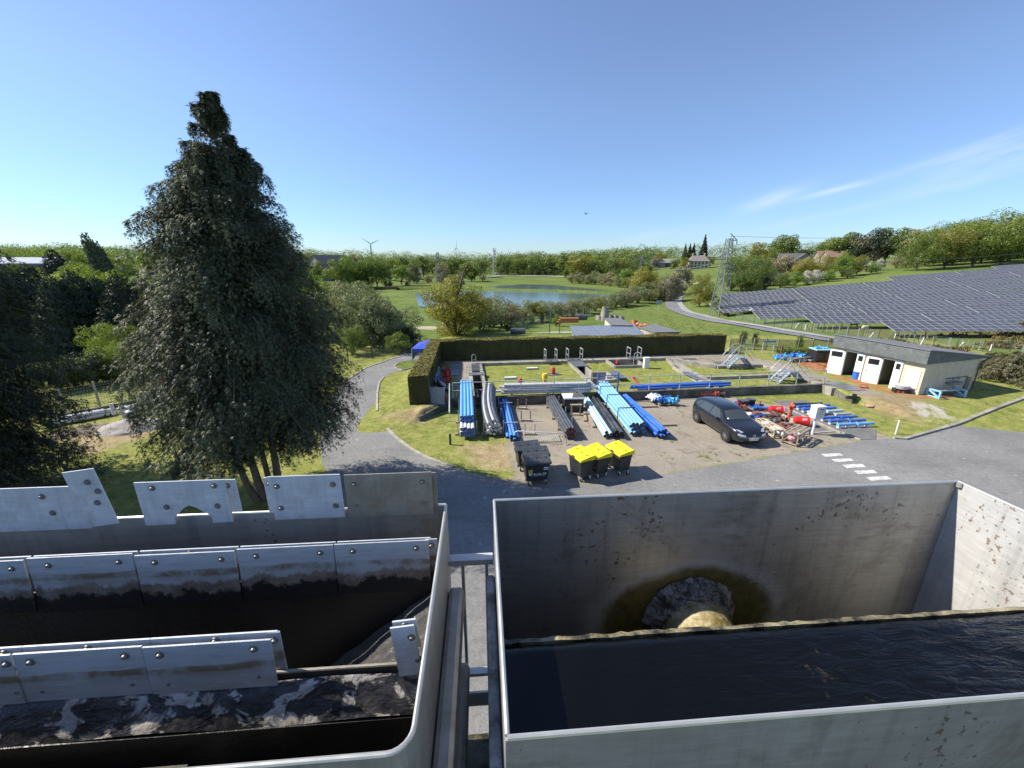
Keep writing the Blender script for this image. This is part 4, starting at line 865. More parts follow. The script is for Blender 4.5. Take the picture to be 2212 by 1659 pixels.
# ================================================================= fittings, crates and racks on the right of the car
def fit_mesh(kind,r=.09,m=None):
    """a cast pipe fitting: run, branch or bend, with flanges and bolts"""
    b=MB(); L=.26
    if kind=='tee':
        b.tube([(-L,0,r*1.5),(L,0,r*1.5)],r,12); b.tube([(0,0,r*1.5),(0,L*.9,r*1.5)],r*.9,12)
        for x in (-L,L): b.lathe([(0,-.02),(r*1.5,-.02),(r*1.5,.02),(0,.02)],c=(x,0,r*1.5),axis='X',n=14)
        b.lathe([(0,-.02),(r*1.4,-.02),(r*1.4,.02),(0,.02)],c=(0,L*.9,r*1.5),axis='Y',n=14)
    elif kind=='bend':
        b.tube([(-L,0,r*1.5),(-.08,0,r*1.5),(.04,.04,r*1.5),(.1,.14,r*1.5),(.1,L,r*1.5)],r,12)
        b.lathe([(0,-.02),(r*1.5,-.02),(r*1.5,.02),(0,.02)],c=(-L,0,r*1.5),axis='X',n=14); b.lathe([(0,-.02),(r*1.5,-.02),(r*1.5,.02),(0,.02)],c=(.1,L,r*1.5),axis='Y',n=14)
    elif kind=='valve':
        b.tube([(-.18,0,r*1.5),(.18,0,r*1.5)],r,12)
        for x in (-.18,.18): b.lathe([(0,-.022),(r*1.6,-.022),(r*1.6,.022),(0,.022)],c=(x,0,r*1.5),axis='X',n=14)
        b.box((0,0,r*2.3),(r*1.6,r*1.5,r*2.2),bev=.02); b.tube([(0,0,r*3.2),(0,0,r*4.6)],.022); b.lathe([(.0,0),(.05,0),(.05,.05),(0,.05)],c=(0,0,r*4.5),n=8)
    else:
        b.tube([(-.36,0,r*1.2),(.36,0,r*1.2)],r*.8,12)
        for x in (-.36,.36): b.lathe([(0,-.03),(r*1.25,-.03),(r*1.25,.03),(0,.03)],c=(x,0,r*1.2),axis='X',n=14)
    o=b.build('pipe_fitting',m); me=o.data; bpy.data.objects.remove(o); return me
M_BLF=mat('blue_epoxy',(.03,.16,.50),.35,var=.2,dirt=(.12,.2,.32),dirt_amt=.3,rand=.2); M_CYF=mat('cyan_epoxy',(.10,.42,.66),.4,var=.2,rand=.2); M_REDF=mat('rusty_red_paint',(.26,.06,.04),.65,var=.3,dirt=(.15,.10,.075),dirt_amt=.6,rand=.2); M_IRN=mat('old_cast_iron',(.11,.085,.07),.75,var=.3,dirt=(.2,.11,.07),dirt_amt=.4); M_GRF=mat('grey_fitting',(.16,.165,.165),.6,rand=.2)
FM={}
def fitting(kind,m,loc,rz,label,group,tilt=0,sc_=1.0):
    k=(kind,m.name)
    if k not in FM: FM[k]=fit_mesh(kind,.09,m)
    o=bpy.data.objects.new('pipe_fitting',FM[k]); COL.objects.link(o); o.location=loc; o.rotation_euler=(tilt,0,rz); o.scale=(sc_,)*3
    return tag(o,label,'pipe fitting',group)
rd=random.Random(5)
# pallet of blue fittings by the wall
p=gp(Z7,1160,800,0)
o=empty('pallet',p,R(2),'wooden pallet loaded with blue pipe fittings','pallet')
for k in range(7): MB().box((0,-.42+k*.14,.12),(1.2,.10,.025)).build('board',WOOD,o)
for x in (-.5,0,.5): MB().box((x,0,.055),(.1,.95,.10)).build('block',WOOD,o)
kinds=['tee','valve','bend','run']
for i in range(16):
    x,y=-.55+ (i%6)*.21+rd.uniform(-.04,.04), -.3+ (i//6)*.3+rd.uniform(-.05,.05); m=M_CYF if x>.18 else M_BLF
    fitting(kinds[i%4],m,p+Vector((x,y,.135+ (.12 if i%5==0 else 0))),rd.uniform(0,6),'pale cyan fitting on the loaded pallet' if m is M_CYF else 'dark blue fitting on the loaded pallet','fittings heaped on the pallet by the wall',rd.uniform(-.3,.3),.85)
# crumpled white plastic sheet over its left end
n=14; vs=[];fs=[]
for j in range(n+1):
    for i in range(n+1):
        u,v=i/n-.5,j/n-.5; vs.append((u*.95,v*.75,.45-.9*(u*u)-.5*v*v+rd.uniform(-.06,.06)))
for j in range(n):
    for i in range(n): a=j*(n+1)+i; fs.append((a,a+1,a+n+2,a+n+1))
mb=MB(); mb.add(vs,fs,0,False); tag(mb.build('plastic_sheet',mat('white_plastic_sheet',(.62,.64,.66),.4,var=.3,scale=5),None,p+Vector((-.62,.22,.12)),.3),'crumpled white plastic sheet over the pallet end','sheet')
# red pipe with flanges along the wall
p=gp(Z7,1535,725,0); q=gp(Z7,1790,728,0); d=q-p; t=d.normalized(); o=empty('flanged_pipe',p,0,'orange and rusty flanged pipe lying on a white foam strip','pipe')
MB().tube([Vector((0,0,.22)),t*1.15+Vector((0,0,.22))],.10).build('pipe',M_ORNG,o); MB().tube([t*1.15+Vector((0,0,.22)),d+Vector((0,0,.22))],.085).build('rusty_pipe',M_IRN,o)
for k in (.02,.95,1.13,d.length): MB().tube([t*(k-.04)+Vector((0,0,.22)),t*(k+.04)+Vector((0,0,.22))],.17,14).build('flange',M_ORNG if k<1.2 else M_IRN,o)
MB().bar(t*.2+Vector((0,-.1,.04)),d*.75+Vector((0,-.1,.04)),.14,.07).build('foam_strip',M_WHITE,o)
# slab under the heap
sheet('slab',[GP(*ZJ(*a)) for a in ((560,235),(850,220),(1560,590),(1180,640))],.02,M_CONCD if 0 else mat('slab_dark',(.20,.19,.175),.9,var=.25,scale=1.5,dirt=(.13,.115,.1),dirt_amt=.5,bump=.3),'dark slab under the heap of fittings')
sheet('slab',[GP(*ZJ(*a)) for a in ((710,145),(1180,135),(2212,560),(2212,705),(1990,715),(1700,600))],.016,mat('slab_tarmac',(.17,.165,.155),.92,var=.22,scale=2.5,dirt=(.12,.11,.1),dirt_amt=.45,bump=.4),'dark tarmac slab under the rows of blue pipes')
for a,b_,lb in (((560,238),(850,222),'pale kerb strip at the far edge of the fittings slab'),((850,222),(1700,610),'long pale kerb strip between the two slabs'),((1160,625),(1600,590),'pale kerb strip at the near edge of the fittings slab'),((1700,600),(1990,712),'pale kerb strip at the corner of the pipe slab')):
    tag(strip([GP(*ZJ(*a)),GP(*ZJ(*b_))],.10,.045,MB()).build('kerb',M_KERB),lb,'kerb')
RG='old fittings heaped beside the car'
spots=[('run',M_BLF,480,270),('run',M_BLF,560,285),('tee',M_BLF,430,250),('valve',M_REDF,515,245),('valve',M_BLF,190,215),('tee',M_REDF,300,270),('tee',M_GRF,350,285),('run',M_REDF,640,290),('tee',M_IRN,720,345),('run',M_BLF,500,400),('bend',M_BLF,410,410),('tee',M_REDF,530,440),('valve',M_IRN,560,435),('bend',M_IRN,690,400),('tee',M_REDF,790,410),('run',M_REDF,620,385),('tee',M_IRN,840,420),('bend',M_REDF,650,375),('tee',M_REDF,690,375),('run',M_GRF,560,340),('run',M_IRN,900,515),('bend',M_IRN,720,370)]
cn={'run':'straight flanged','tee':'three way','bend':'bent','valve':'gate valve'}; mn={M_BLF.name:'blue',M_REDF.name:'rusty red',M_GRF.name:'grey',M_IRN.name:'brown iron'}
for i,(k,m,x,y) in enumerate(spots):
    fitting(k,m,gp(ZJ,x,y,.02)+Vector((0,0,.08 if i%4==1 else 0)),rd.uniform(-.4,.4)+(0 if k=='run' else rd.uniform(0,6)),f'{mn[m.name]} {cn[k]} pipe fitting in the heap beside the car',RG,rd.uniform(-.25,.25),.95)
# black crates, red caps, rocks
for x,y,lb in ((280,225,'black plastic tub at the back of the fittings heap'),(375,205,'black lidded box at the back of the fittings heap')):
    o=empty('plastic_box',gp(ZJ,x,y+15,.02),rd.uniform(-.3,.3),lb,'box'); MB().box((0,0,.22),(.42,.36,.44),bev=.02).build('box',CAPK,o); MB().box((0,0,.455),(.46,.4,.05),bev=.012).build('rim',PGK,o)
o=empty('sign_panel',gp(ZJ,235,265,.02),.5,'small bright red panel leaning on the black tub','panel'); MB().box((0,0,.3),(.3,.05,.5),M=Matrix.Rotation(-.3,4,'X')).build('panel',M_RED,o); MB().box((0,.1,.12),(.06,.2,.04)).build('foot',M_RED,o)
o=empty('junction_block',gp(ZJ,470,385,.02),.1,'rusty brown block with a tapered white end in the fittings heap','pipe fitting'); MB().box((0,0,.16),(.46,.3,.32),bev=.02).build('block',M_REDF,o); MB().lathe([(.13,.22),(.07,.5),(.05,.75),(0,.75)],c=(0,0,.2),axis='X',n=12).build('cone',M_WHITE,o)
o=tag(MB().box((0,0,.03),(.42,.3,.05),bev=.01).build('board',M_WHITE,None,gp(ZJ,375,335,.02),.4),'flat white panel lying in the fittings heap','panel')
for x,y,lb in ((660,440,'dark grey valve cover lying left of a similar one'),(745,445,'dark grey valve cover lying right of a similar one')):
    o=empty('valve_cover',gp(ZJ,x,y+10,.02),.2,lb,'valve cover','grey valve covers'); MB().box((0,0,.1),(.4,.32,.2),bev=.06).build('cover',M_GRF,o); MB().lathe([(.08,.2),(.08,.26),(0,.27)],n=10).build('knob',M_IRN,o)
o=empty('manhole_grate',gp(ZJ,830,530,.02),.25,'square rusty red frame with holes on the slab','manhole cover')
for a,b_ in (((-.4,-.25),(.4,-.25)),((.4,-.25),(.4,.25)),((.4,.25),(-.4,.25)),((-.4,.25),(-.4,-.25)),((0,-.25),(0,.25))): MB().bar((*a,.07),(*b_,.07),.13,.12).build('bar',M_REDF,o)
# red hydrant housings
M_REDB=mat('bright_red_plastic',(.60,.02,.018),.35,var=.1,dirt=(.3,.05,.04),dirt_amt=.25)
def housing(loc,rz,label,tip):
    o=empty('hydrant_hood',loc,rz,label,'hood','red hydrant hoods lying on the slab'); prof=[(.14,-.38),(.20,-.33),(.245,.25),(.255,.36),(.235,.36),(.2,.2),(.12,-.3),(0,-.34)]
    MB().lathe(prof,c=(0,0,.25),axis='X',n=20).build('shell',M_REDB,o); MB().lathe([(0,-.385),(.14,-.385)],c=(0,0,.25),axis='X',n=20).build('end',M_REDB,o); MB().box((.05,-.19,.39),(.2,.02,.13),M=Matrix.Rotation(0,4,'X')).build('plate',M_STW,o); MB().lathe([(.26,.30),(.262,.34)],c=(0,0,.25),axis='X',n=20).build('band',PGY,o)
housing(gp(ZJ,750,330,.02),R(-15),'bright red hydrant hood with white plate behind the orange standpipe',0)
housing(gp(ZJ,1125,495,.02),R(-20),'open bright red hydrant hood lying beside the cabinet post',1)
p=gp(ZJ,935,400,.02); o=empty('standpipe',p,.3,'leaning orange standpipe hydrant upright on the slab','hydrant'); Ml=Matrix.Rotation(R(6),4,'Y')
MB().lathe([(.15,0),(.15,.05),(.10,.06),(.095,.62),(.13,.64),(.13,.72),(.10,.74),(.10,.86),(.06,.93),(.03,.95),(.03,1.0),(0,1.0)],n=14,M=Ml).build('column',M_ORNG,o); MB().tube([(-.2,0,.72),(.2,0,.72)],.06,M=Ml).tube([(-.22,0,.72),(-.19,0,.72)],.08,M=Ml).tube([(.19,0,.72),(.22,0,.72)],.08,M=Ml).build('outlet',M_ORNG,o); MB().tube([(0,-.17,.8),(0,0,.8)],.07,M=Ml).build('outlet',M_ORNG,o)
for a,b_,lb in (((790,365),(1105,500),'pale timber beam on the slab in front of the hydrant'),((850,345),(1050,435),'shorter pale timber beam behind the hydrant')):
    p,q=gp(ZJ,*a,.06),gp(ZJ,*b_,.06); tag(MB().bar(Vector(),q-p,.12,.1).build('timber',WOODP,None,p),lb,'timber')
# white cabinet on a post
p=gp(ZJ,1283,628,0); o=empty('control_cabinet',p,R(12),'white control cabinet with dials on a white post','cabinet'); MB().tube([(0,0,0),(0,0,.95)],.055,14).build('post',M_WHITE,o); x=MB().box((0,0,1.22),(.52,.36,.62),bev=.02).build('case',M_WHITE,o); MB().box((0,-.02,1.545),(.56,.42,.03)).build('roof',M_WHITE,o)
dr=MB().box((.02,-.183,1.22),(.46,.008,.56)).build('door',mat('cabinet_grey',(.60,.60,.58),.5,var=.05),o); MB().box((.06,-.19,1.39),(.24,.006,.05)).build('slot',M_INK,dr)
for i,(a,c) in enumerate(((-.04,1.26),(.07,1.27),(-.05,1.16),(.07,1.16))): MB().lathe([(0,-.004),(.022,-.004),(.022,.004),(0,.004)],c=(a+.03,-.19,c),axis='Y',n=10).build('dial',M_INK,dr)
# wooden pallets crates with white wrapped goods
def crate(loc,rz,L,Wd,Hh,label,m=WOODP):
    o=empty('wooden_crate',loc,rz,label,'crate')
    for y in (-Wd/2,Wd/2):
        for z in (.08,Hh-.04): MB().bar((-L/2,y,z),(L/2,y,z),.10,.05,up=(0,1,0)).build('rail',m,o)
        for x in (-L/2+.04,0,L/2-.04): MB().bar((x,y,0),(x,y,Hh),.08,.05).build('post',m,o)
    for x in (-L/2+.04,0,L/2-.04):
        MB().bar((x,-Wd/2,Hh),(x,Wd/2,Hh),.09,.03).build('slat',m,o); MB().bar((x,-Wd/2,.1),(x,Wd/2,.1),.09,.03).build('slat',m,o)
    MB().bar((-L/2,-Wd*.2,Hh+.02),(L/2,-Wd*.2,Hh+.02),.09,.025).build('slat',m,o); MB().bar((-L/2,Wd*.25,Hh+.02),(L/2,Wd*.25,Hh+.02),.09,.025).build('slat',m,o)
    return o
a,b_=gp(ZJ,545,545,0),gp(ZJ,690,660,0)
q1,q2=gp(ZJ,910,800,0),gp(ZJ,1150,660,0); y1=yaw_of(q1,q2); c1=(q1+q2)/2
crate(c1,y1,1.45,.62,.62,'grey wooden crate with pink and white bundles nearest the road',WOOD)
q3,q4=gp(ZJ,560,545,0),gp(ZJ,745,655,0); c2=(q3+q4)/2; y2=yaw_of(q3,q4)
crate(c2,y2,1.55,.55,.45,'pale wooden crate with white wrapped goods beside the car')
M_WRAP=mat('white_wrap',(.72,.73,.74),.45,var=.25,scale=4,bump=.5,bscale=12); M_PINK=mat('pink_wrap',(.55,.26,.28),.5,var=.3,scale=4,bump=.5,bscale=12)
for (c,rz,m,off,lb) in ((c1,y1,M_PINK,-.42,'pink wrapped bundle in the end of the grey crate'),(c1,y1,M_WRAP,.1,'white wrapped bundle inside the grey crate'),(c2,y2,M_WRAP,-.3,'white wrapped bundle at the far end of the pale crate'),(c2,y2,M_WRAP,.35,'white wrapped bundle at the near end of the pale crate')):
    tag(MB().blob((0,0,.25),.22,3,.10,0,(1.25,.95,.85),int(off*100)+3).build('wrapped_bundle',m,None,Vector(c)+Vector((math.cos(rz)*off,math.sin(rz)*off,.05)),rz),lb,'bundle')
p,q=gp(ZJ,750,610,.1),gp(ZJ,870,670,.1); tag(MB().tube([Vector((0,0,.22)),(q-p)*.5+Vector((0,0,.16)),(q-p)+Vector((0,0,.12))],[.16,.19,.15],14).build('wrapped_roll',M_WRAP,None,p),'white wrapped roll lying between the two crates','roll')
# rows of blue pipes on white blocks
PBG='short pipes on white blocks on the tarmac slab'
rows=[(975,195,1195,1225,190,1420,PBK,PBK),(1075,225,1290,1335,215,1535,PRB,PRB),(1150,265,1375,1420,255,1625,PRB,PRB),(1230,300,1470,1500,295,1725,PGY,PTL),(1330,345,1570,1620,340,1840,PGK,PGY),(1430,390,1670,1700,380,1935,PRB,PRB),(1540,435,1785,1830,430,2055,PRB,PRB),(1660,490,1900,1940,478,2175,PLB,PLB)]
bl=MB().box((0,0,.06),(.17,.14,.12),bev=.012); blo=bl.build('block',M_WHITE); blm=blo.data; bpy.data.objects.remove(blo)
on=['nearest the wall','second from the wall','third from the wall','fourth from the wall','fourth from the road','third from the road','second from the road','nearest the road']
cnm={PBK.name:'black',PRB.name:'royal blue',PGY.name:'pale grey',PTL.name:'pale teal',PGK.name:'dark grey',PLB.name:'light blue'}
for i,(xa,ya,xb,xc,yc,xd,ma,mb_) in enumerate(rows):
    for side,(x0,y0,x1,y1,m) in enumerate(((xa,ya,xb,ya-14,ma),(xc,yc,xd,yc-14,mb_))):
        p,q=gp(ZJ,x0,y0,.2),gp(ZJ,x1,y1,.2); d=q-p; t=d.normalized(); lb=f'{cnm[m.name]} short pipe in the {"left" if side==0 else "right"} column, {on[i]}'
        o=empty('short_pipe',p,0,lb,'pipe',PBG); pipe_part(o,[Vector((0,0,0)),d],.072,m,None,None,12); MB().tube([-t*.02,t*.16],.088,12).build('collar',m,o)
        for k in (.08,.62):
            c=bpy.data.objects.new('support_block',blm); COL.objects.link(c); c.location=p+d*k; c.location.z=.018; c.rotation_euler=(0,0,yaw_of(p,q)); tag(c,f'white block, {"left" if k<.3 else "right"} under the {"left" if side==0 else "right"} column pipe {on[i]}','block','white blocks under the short pipes')
p=gp(Z8,1303,825,0); tag(MB().lathe([(.035,0),(.035,.75),(0,.76)],n=10).build('marker_post',M_WHITE,None,p),'thin white marker post on the grass corner by the road','post')
tag(MB().blob((0,0,.08),.16,2,.2,0,(1.6,1,.6),4).build('stone',mat('pink_stone',(.5,.3,.24),.8),None,gp(Z8,1120,635)),'pinkish stone on the bank by the end of the wing wall','stone')
p=gp(Z8,990,578,.25); o=empty('pipe_stub',p,0,'black pipe elbow lying on the end of the wing wall','pipe'); MB().tube([(-.3,0,.12),(.05,0,.12)],.11).build('pipe',CAPK,o); MB().tube([(.15,0,0),(.15,0,.34)],.12).build('elbow',CAPK,o)
# things between hedge and trench: grey boards leaning, red valves
M_BOARD=mat('grey_board',(.34,.36,.40),.6,var=.12,scale=2,dirt=(.2,.2,.2))
ZK=lambda x,y:((1560+x*.1688)*.5486,(1380+y*.1688)*.5486)
for x,y,Lb_,lb in ((960,640,2.2,'long pale board leaning on the hedge, nearer of two'),(1010,500,1.9,'long pale board leaning on the hedge, farther of two')):
    p=gp(ZK,x+10,y+40,.5); o=tag(MB().box((0,0,.55),(.05,Lb_,1.15),M=Matrix.Rotation(R(-22),4,'Y')).build('board',M_BOARD,None,p,R(5)),lb,'board')
p=gp(ZK,890,1250,.45); tag(MB().box((0,0,.5),(1.2,.06,1.0),M=Matrix.Rotation(R(-14),4,'X')).build('board',M_BOARD,None,p,R(-8)),'square grey board leaning at the end of the hedge','board')
p=gp(ZK,1260,900,.5); tag(MB().box((0,0,.42),(.07,1.1,.9),M=Matrix.Rotation(R(-50),4,'Y')).build('board',M_BOARD,None,p,R(20)),'tilted grey board propped on red fittings by the hedge','board')
i=0
for x,y,k,m,lb in ((1200,520,'valve',M_RED,'bright red valve standing behind another by the hedge'),(1195,600,'valve',M_RED,'tall bright red valve in the middle of the row by the hedge'),(1190,690,'valve',M_RED,'bright red valve in front of the row by the hedge'),(1165,730,'tee',M_RED,'red three way fitting at the front of the row by the hedge'),(1040,400,'tee',M_REDF,'dull red fitting beside the farther board'),(1070,490,'bend',M_GRF,'grey bend beside the farther board'),(1100,850,'tee',M_REDF,'rusty red fitting heaped under the tilted board'),(1060,800,'valve',M_REDF,'rusty red valve heaped under the tilted board'),(1130,920,'bend',M_REDF,'rusty red bend heaped under the tilted board'),(1090,1110,'run',M_ORNG,'pale red pipe piece standing at the foot of the heap'),(1000,720,'bend',M_BLF,'dark blue bend beside the nearer board')):
    fitting(k,m,gp(ZK,x,y,.5),i*1.3,lb,'red and grey fittings along the hedge',0,1.25); i+=1
# ================================================================= small house with white doors
M_REND=mat('cream_render',(.60,.535,.40),.9,var=.09,scale=3,dirt=(.42,.36,.26),dirt_amt=.3,bump=.5,bscale=55)
m,nt,out=new_mat('slate_shingle'); c=coords(nt)
br=N(nt,'ShaderNodeTexBrick'); br.inputs['Scale'].default_value=1; br.inputs['Mortar Size'].default_value=.012; br.inputs['Brick Width'].default_value=.22; br.inputs['Row Height'].default_value=.10
br.inputs['Color1'].default_value=(.13,.14,.14,1); br.inputs['Color2'].default_value=(.165,.175,.172,1); br.inputs['Mortar'].default_value=(.10,.105,.105,1)
mp=N(nt,'ShaderNodeMapping'); mp.inputs['Rotation'].default_value=(R(90),0,0); sx=N(nt,'ShaderNodeSeparateXYZ'); cb=N(nt,'ShaderNodeCombineXYZ'); nt.links.new(c,sx.inputs[0])
nt.links.new(mth(nt,'ADD',sx.outputs[0],sx.outputs[1]),cb.inputs[0]); nt.links.new(sx.outputs[2],cb.inputs[1]); nt.links.new(cb.outputs[0],br.inputs['Vector'])
princ(nt,out,mix(nt,1.0,br.outputs['Color'],ramp(nt,noise(nt,c,2.5,5,.7),[(.3,.75),(.7,1.25)]),'MULTIPLY'),.7,0,bumpn(nt,br.outputs['Fac'],-.5,.01),.3); M_SLATE=m
M_ROOFT=mat('roof_felt',(.16,.165,.17),.8,var=.2,scale=3); M_UPVC=mat('white_upvc',(.84,.84,.83),.35,var=.03,scale=3,dirt=(.6,.58,.55),dirt_amt=.15); M_DGL=mat('dark_pane',(.02,.022,.025),.08)
A_=P(*ZH(232,545),.40); B_=P(*ZH(1265,820),.38); Cc=P(*ZH(1740,800),.38)
hz_=.36; hy=yaw_of(A_,B_)               # local +x runs along the door wall toward the camera side corner
HL=(B_-A_).length+.15; HD=4.6
house=empty('small_house',(A_.x,A_.y,hz_),hy,'small cream rendered house with slate fascia and white doors','house')
# local frame: x along door wall (0..HL); door wall faces -y side? find the outward side
out_dir=-1 if (Matrix.Rotation(hy,3,'Z')@Vector((0,1,0))).x>0 else 1   # outward = toward -X in the world
s=-out_dir                                                   # inward direction along local y
def hb(x0,x1,y0,y1,z0,z1,mb,mi=0): return mb.box(((x0+x1)/2,s*(y0+y1)/2,(z0+z1)/2),(abs(x1-x0),abs(y1-y0),z1-z0),mi=mi)
doors=[(.62,2.02),(3.05,4.3)]; k=HL/5.45; doors=[(a*k,b*k) for a,b in doors]; dh=1.98; wt=.2; zw=2.15
w=MB(); xs_=[0]+[v for d in doors for v in d]+[HL]
for i in range(0,len(xs_),2): hb(xs_[i],xs_[i+1],0,wt,-.3,zw,w)
for a,b in doors: hb(a,b,0,wt,dh,zw,w)
hb(HL-wt,HL,wt,HD,-.3,zw,w); hb(0,wt,wt,HD,-.3,zw,w); hb(wt,HL-wt,HD-wt,HD,-.3,zw-.4,w); hb(wt,HL-wt,wt,HD-wt,-.3,-.02,w)
hb(2.6*k,2.7*k,wt,HD-wt,-.02,zw,w)
w.build('wall',M_REND,house)
# fascia and mono pitch roof: high over the doors, falling to the back
z1=zw-.02; zt_=2.95; ov=.16; zb_=2.22
f=MB()
x0,x1=-ov,HL+ov; y0,y1=-.32,HD+.65
fv=[(x0,s*y0,z1),(x1,s*y0,z1),(x1,s*y0,zt_),(x0,s*y0,zt_), (x0,s*y1,z1+.10),(x1,s*y1,z1+.10),(x1,s*y1,zb_+.05),(x0,s*y1,zb_+.05)]
f.add(fv,[(0,1,2,3),(1,5,6,2),(4,0,3,7),(5,4,7,6),(0,4,5,1)],0); fo=f.build('fascia',M_SLATE,house)
bm=bmesh.new(); bm.from_mesh(fo.data); bmesh.ops.recalc_face_normals(bm,faces=bm.faces); bm.to_mesh(fo.data); bm.free()
rt=MB(); e=.05; sl=(zt_-zb_-.05)/(y1-y0)
rv=[(x0-e,s*(y0-e),zt_+.005+sl*e),(x1+e,s*(y0-e),zt_+.005+sl*e),(x1+e,s*(y1+e),zb_+.055),(x0-e,s*(y1+e),zb_+.055)]
rt.add(rv+[(a,b,c+.07) for a,b,c in rv],[(0,1,2,3),(7,6,5,4),(0,4,5,1),(1,5,6,2),(2,6,7,3),(3,7,4,0)]); rt.build('roof',M_ROOFT,house)
MB().tube([(x0,s*(y1+.08),zb_),(x1,s*(y1+.08),zb_)],.06).build('gutter',PBK,house)
MB().tube([(HL+.06,s*(y1-.0),zb_-.05),(HL+.06,s*(HD+.05),zw-.35),(HL+.06,s*(HD+.05),-.2)],.045).build('downpipe',PGK,house)
for (a,b),op in zip(doors,((100,8),(96,6))):
    fr=MB(); hb(a-.02,a+.06,-.02,.1,-.02,dh,fr); hb(b-.06,b+.02,-.02,.1,-.02,dh,fr); hb(a,b,-.02,.1,dh-.07,dh,fr); fr.build('door_frame',M_UPVC,house)
    hb(a,b,-.15,.0,-.12,-.02,MB()).build('threshold',M_CONC,house)
    # left leaf stands wide open, right leaf nearly folded on its side
    for hx,wd_,ang,sg in ((a,(b-a)*.62,R(178-op[0]),1),(b,(b-a)*.36,R(op[1]),-1)):
        lf=empty('door',(hx,-s*.03,0)); lf.parent=house
        if sg==1: lf.rotation_euler=(0,0,(math.pi+R(18)) if s>0 else (math.pi-R(18)))
        else: lf.rotation_euler=(0,0,math.pi if 0 else 0)
        dirx=1 if sg==1 else -1
        def db(x0,x1,z0,z1,t=.05,dy=0): return MB().box(((x0+x1)/2*dirx,dy,(z0+z1)/2),(abs(x1-x0),t,z1-z0))
        if sg==-1: lf.location.y=-s*.05
        db(0,wd_,0,dh-.06).build('leaf',M_UPVC,lf)
        for dy in (-.028,.028):
            db(.10,wd_-.10,dh-.55,dh-.18,.008,dy).build('pane',M_DGL,lf); db(.12,wd_-.12,.12,dh-.72,.008,dy).build('panel',M_WHITE,lf)
        db(wd_-.13,wd_-.04,.95,.98,.12).build('handle',M_CHROME,lf)
nb=MB().box((HL*.905,-s*.02,1.02),(HL*.135,.03,1.12)).build('notice_board',mat('notice_paper',(.80,.81,.80),.4,var=.05,scale=6),house)
ln=MB()
rd=random.Random(3)
for k_ in range(15): 
    if k_ in (7,): continue
    z=1.5-k_*.066; wv=HL*.135*rd.uniform(.5,.85); ln.box((HL*.905-HL*.06+wv/2,-s*.038,z),(wv,.004,.026))
ln.build('lettering',mat('grey_print',(.42,.47,.52),.6),nb)
# wash basin on the end wall, tap pipes
x=HL+.02
sk=MB().box((HL+.22,s*2.6,.78),(.42,.95,.16),bev=.03).build('sink',M_CONC,house); MB().tube([(HL+.04,s*2.0,1.05),(HL+.04,s*3.9,1.08),(HL+.04,s*3.9,.0)],.025).tube([(HL+.02,s*2.45,1.05),(HL+.16,s*2.45,1.05),(HL+.16,s*2.45,.97)],.022).tube([(HL+.02,s*2.95,1.05),(HL+.16,s*2.95,1.05),(HL+.16,s*2.95,.97)],.022).build('tap',M_IRN,sk)
MB().box((HL+.08,s*4.15,.45),(.14,.16,1.1)).build('pipe_cover',WOODP,house)
# shelves of goods seen through the doors
for ix,((a,b),lb) in enumerate(zip(doors,('blue metal shelves with goods inside the far doorway','dark shelves with round goods inside the near doorway'))):
    o=empty('shelf_unit',house.matrix_world@Vector((0,0,0)),hy,lb,'shelves'); o.location=Vector((A_.x,A_.y,hz_))
    for z in (.05,.5,.95,1.4): hb(a+.15,b-.05,1.2,1.7,z,z+.04,MB()).build('shelf',PGY if ix else M_STEP,o)
    for xx in (a+.15,b-.1): hb(xx,xx+.05,1.18,1.23,0,1.75,MB()).build('post',M_BLUE,o)
    for z in (.09,.54,.99):
        for q in range(4):
            c=bpy.data.objects.new('stored_part',FM[('tee',M_GRF.name)] if q%2 else FM[('tee',M_BLF.name)]); COL.objects.link(c); c.parent=o; c.location=(a+.28+q*.2*k,s*1.4,z); c.rotation_euler=(0,0,q)
def hw(x,y,z=0): 
    v=Matrix.Rotation(hy,3,'Z')@Vector((x,s*y,0)); return Vector((A_.x+v.x,A_.y+v.y,0))
def putz(p): p=Vector((p.x,p.y,0)); p.z=Tz(p.x,p.y); return p
# loose things round the house
p=gp(ZH,538,622,.40); o=empty('plastic_barrel',p,0,'blue plastic barrel open at the top by the far doors','barrel'); MB().lathe([(.17,0),(.25,.05),(.27,.35),(.26,.6),(.28,.62),(.26,.64),(.235,.6),(.24,.1),(0,.08)],n=20).build('barrel',PRB,o); MB().lathe([(.275,.52),(.285,.55),(.275,.58)],n=20).build('hoop',CAPB,o)
p=gp(ZH,1085,800,.36); o=empty('brazier',p,R(-20),'round metal brazier on a black box with orange hazard marks by the near doors','stove'); MB().box((0,0,.2),(.8,.45,.4),bev=.02).build('box',CAPK,o); MB().lathe([(.3,.40),(.33,.5),(.36,.62),(.30,.66),(0,.68)],n=18).build('drum',M_GALV,o); MB().box((.35,.05,.45),(.45,.4,.12),bev=.02).build('tray',PGY,o)
for a in (-.22,.02): MB().lathe([(0,-.004),(.075,-.004),(.075,.004),(0,.004)],c=(a,-.228,.22),axis='Y',n=6).build('hazard_mark',M_ORNG,o)
p=gp(ZH,625,733,.42); o=empty('tool_box',p,R(-8),'red tool carrier with a handle on the gravel','tool box'); MB().box((0,0,.08),(.5,.26,.16),bev=.015).build('tray',M_RED,o); MB().tube([(-.22,0,.14),(-.2,0,.30),(.2,0,.30),(.22,0,.14)],.016).build('handle',M_IRN,o)
p,q=gp(ZH,1480,865,.3),gp(ZH,1790,850,.3); o=empty('roller_stand',p,yaw_of(p,q),'pale blue steel roller stand beside the end wall of the house','stand'); L_=(q-p).length
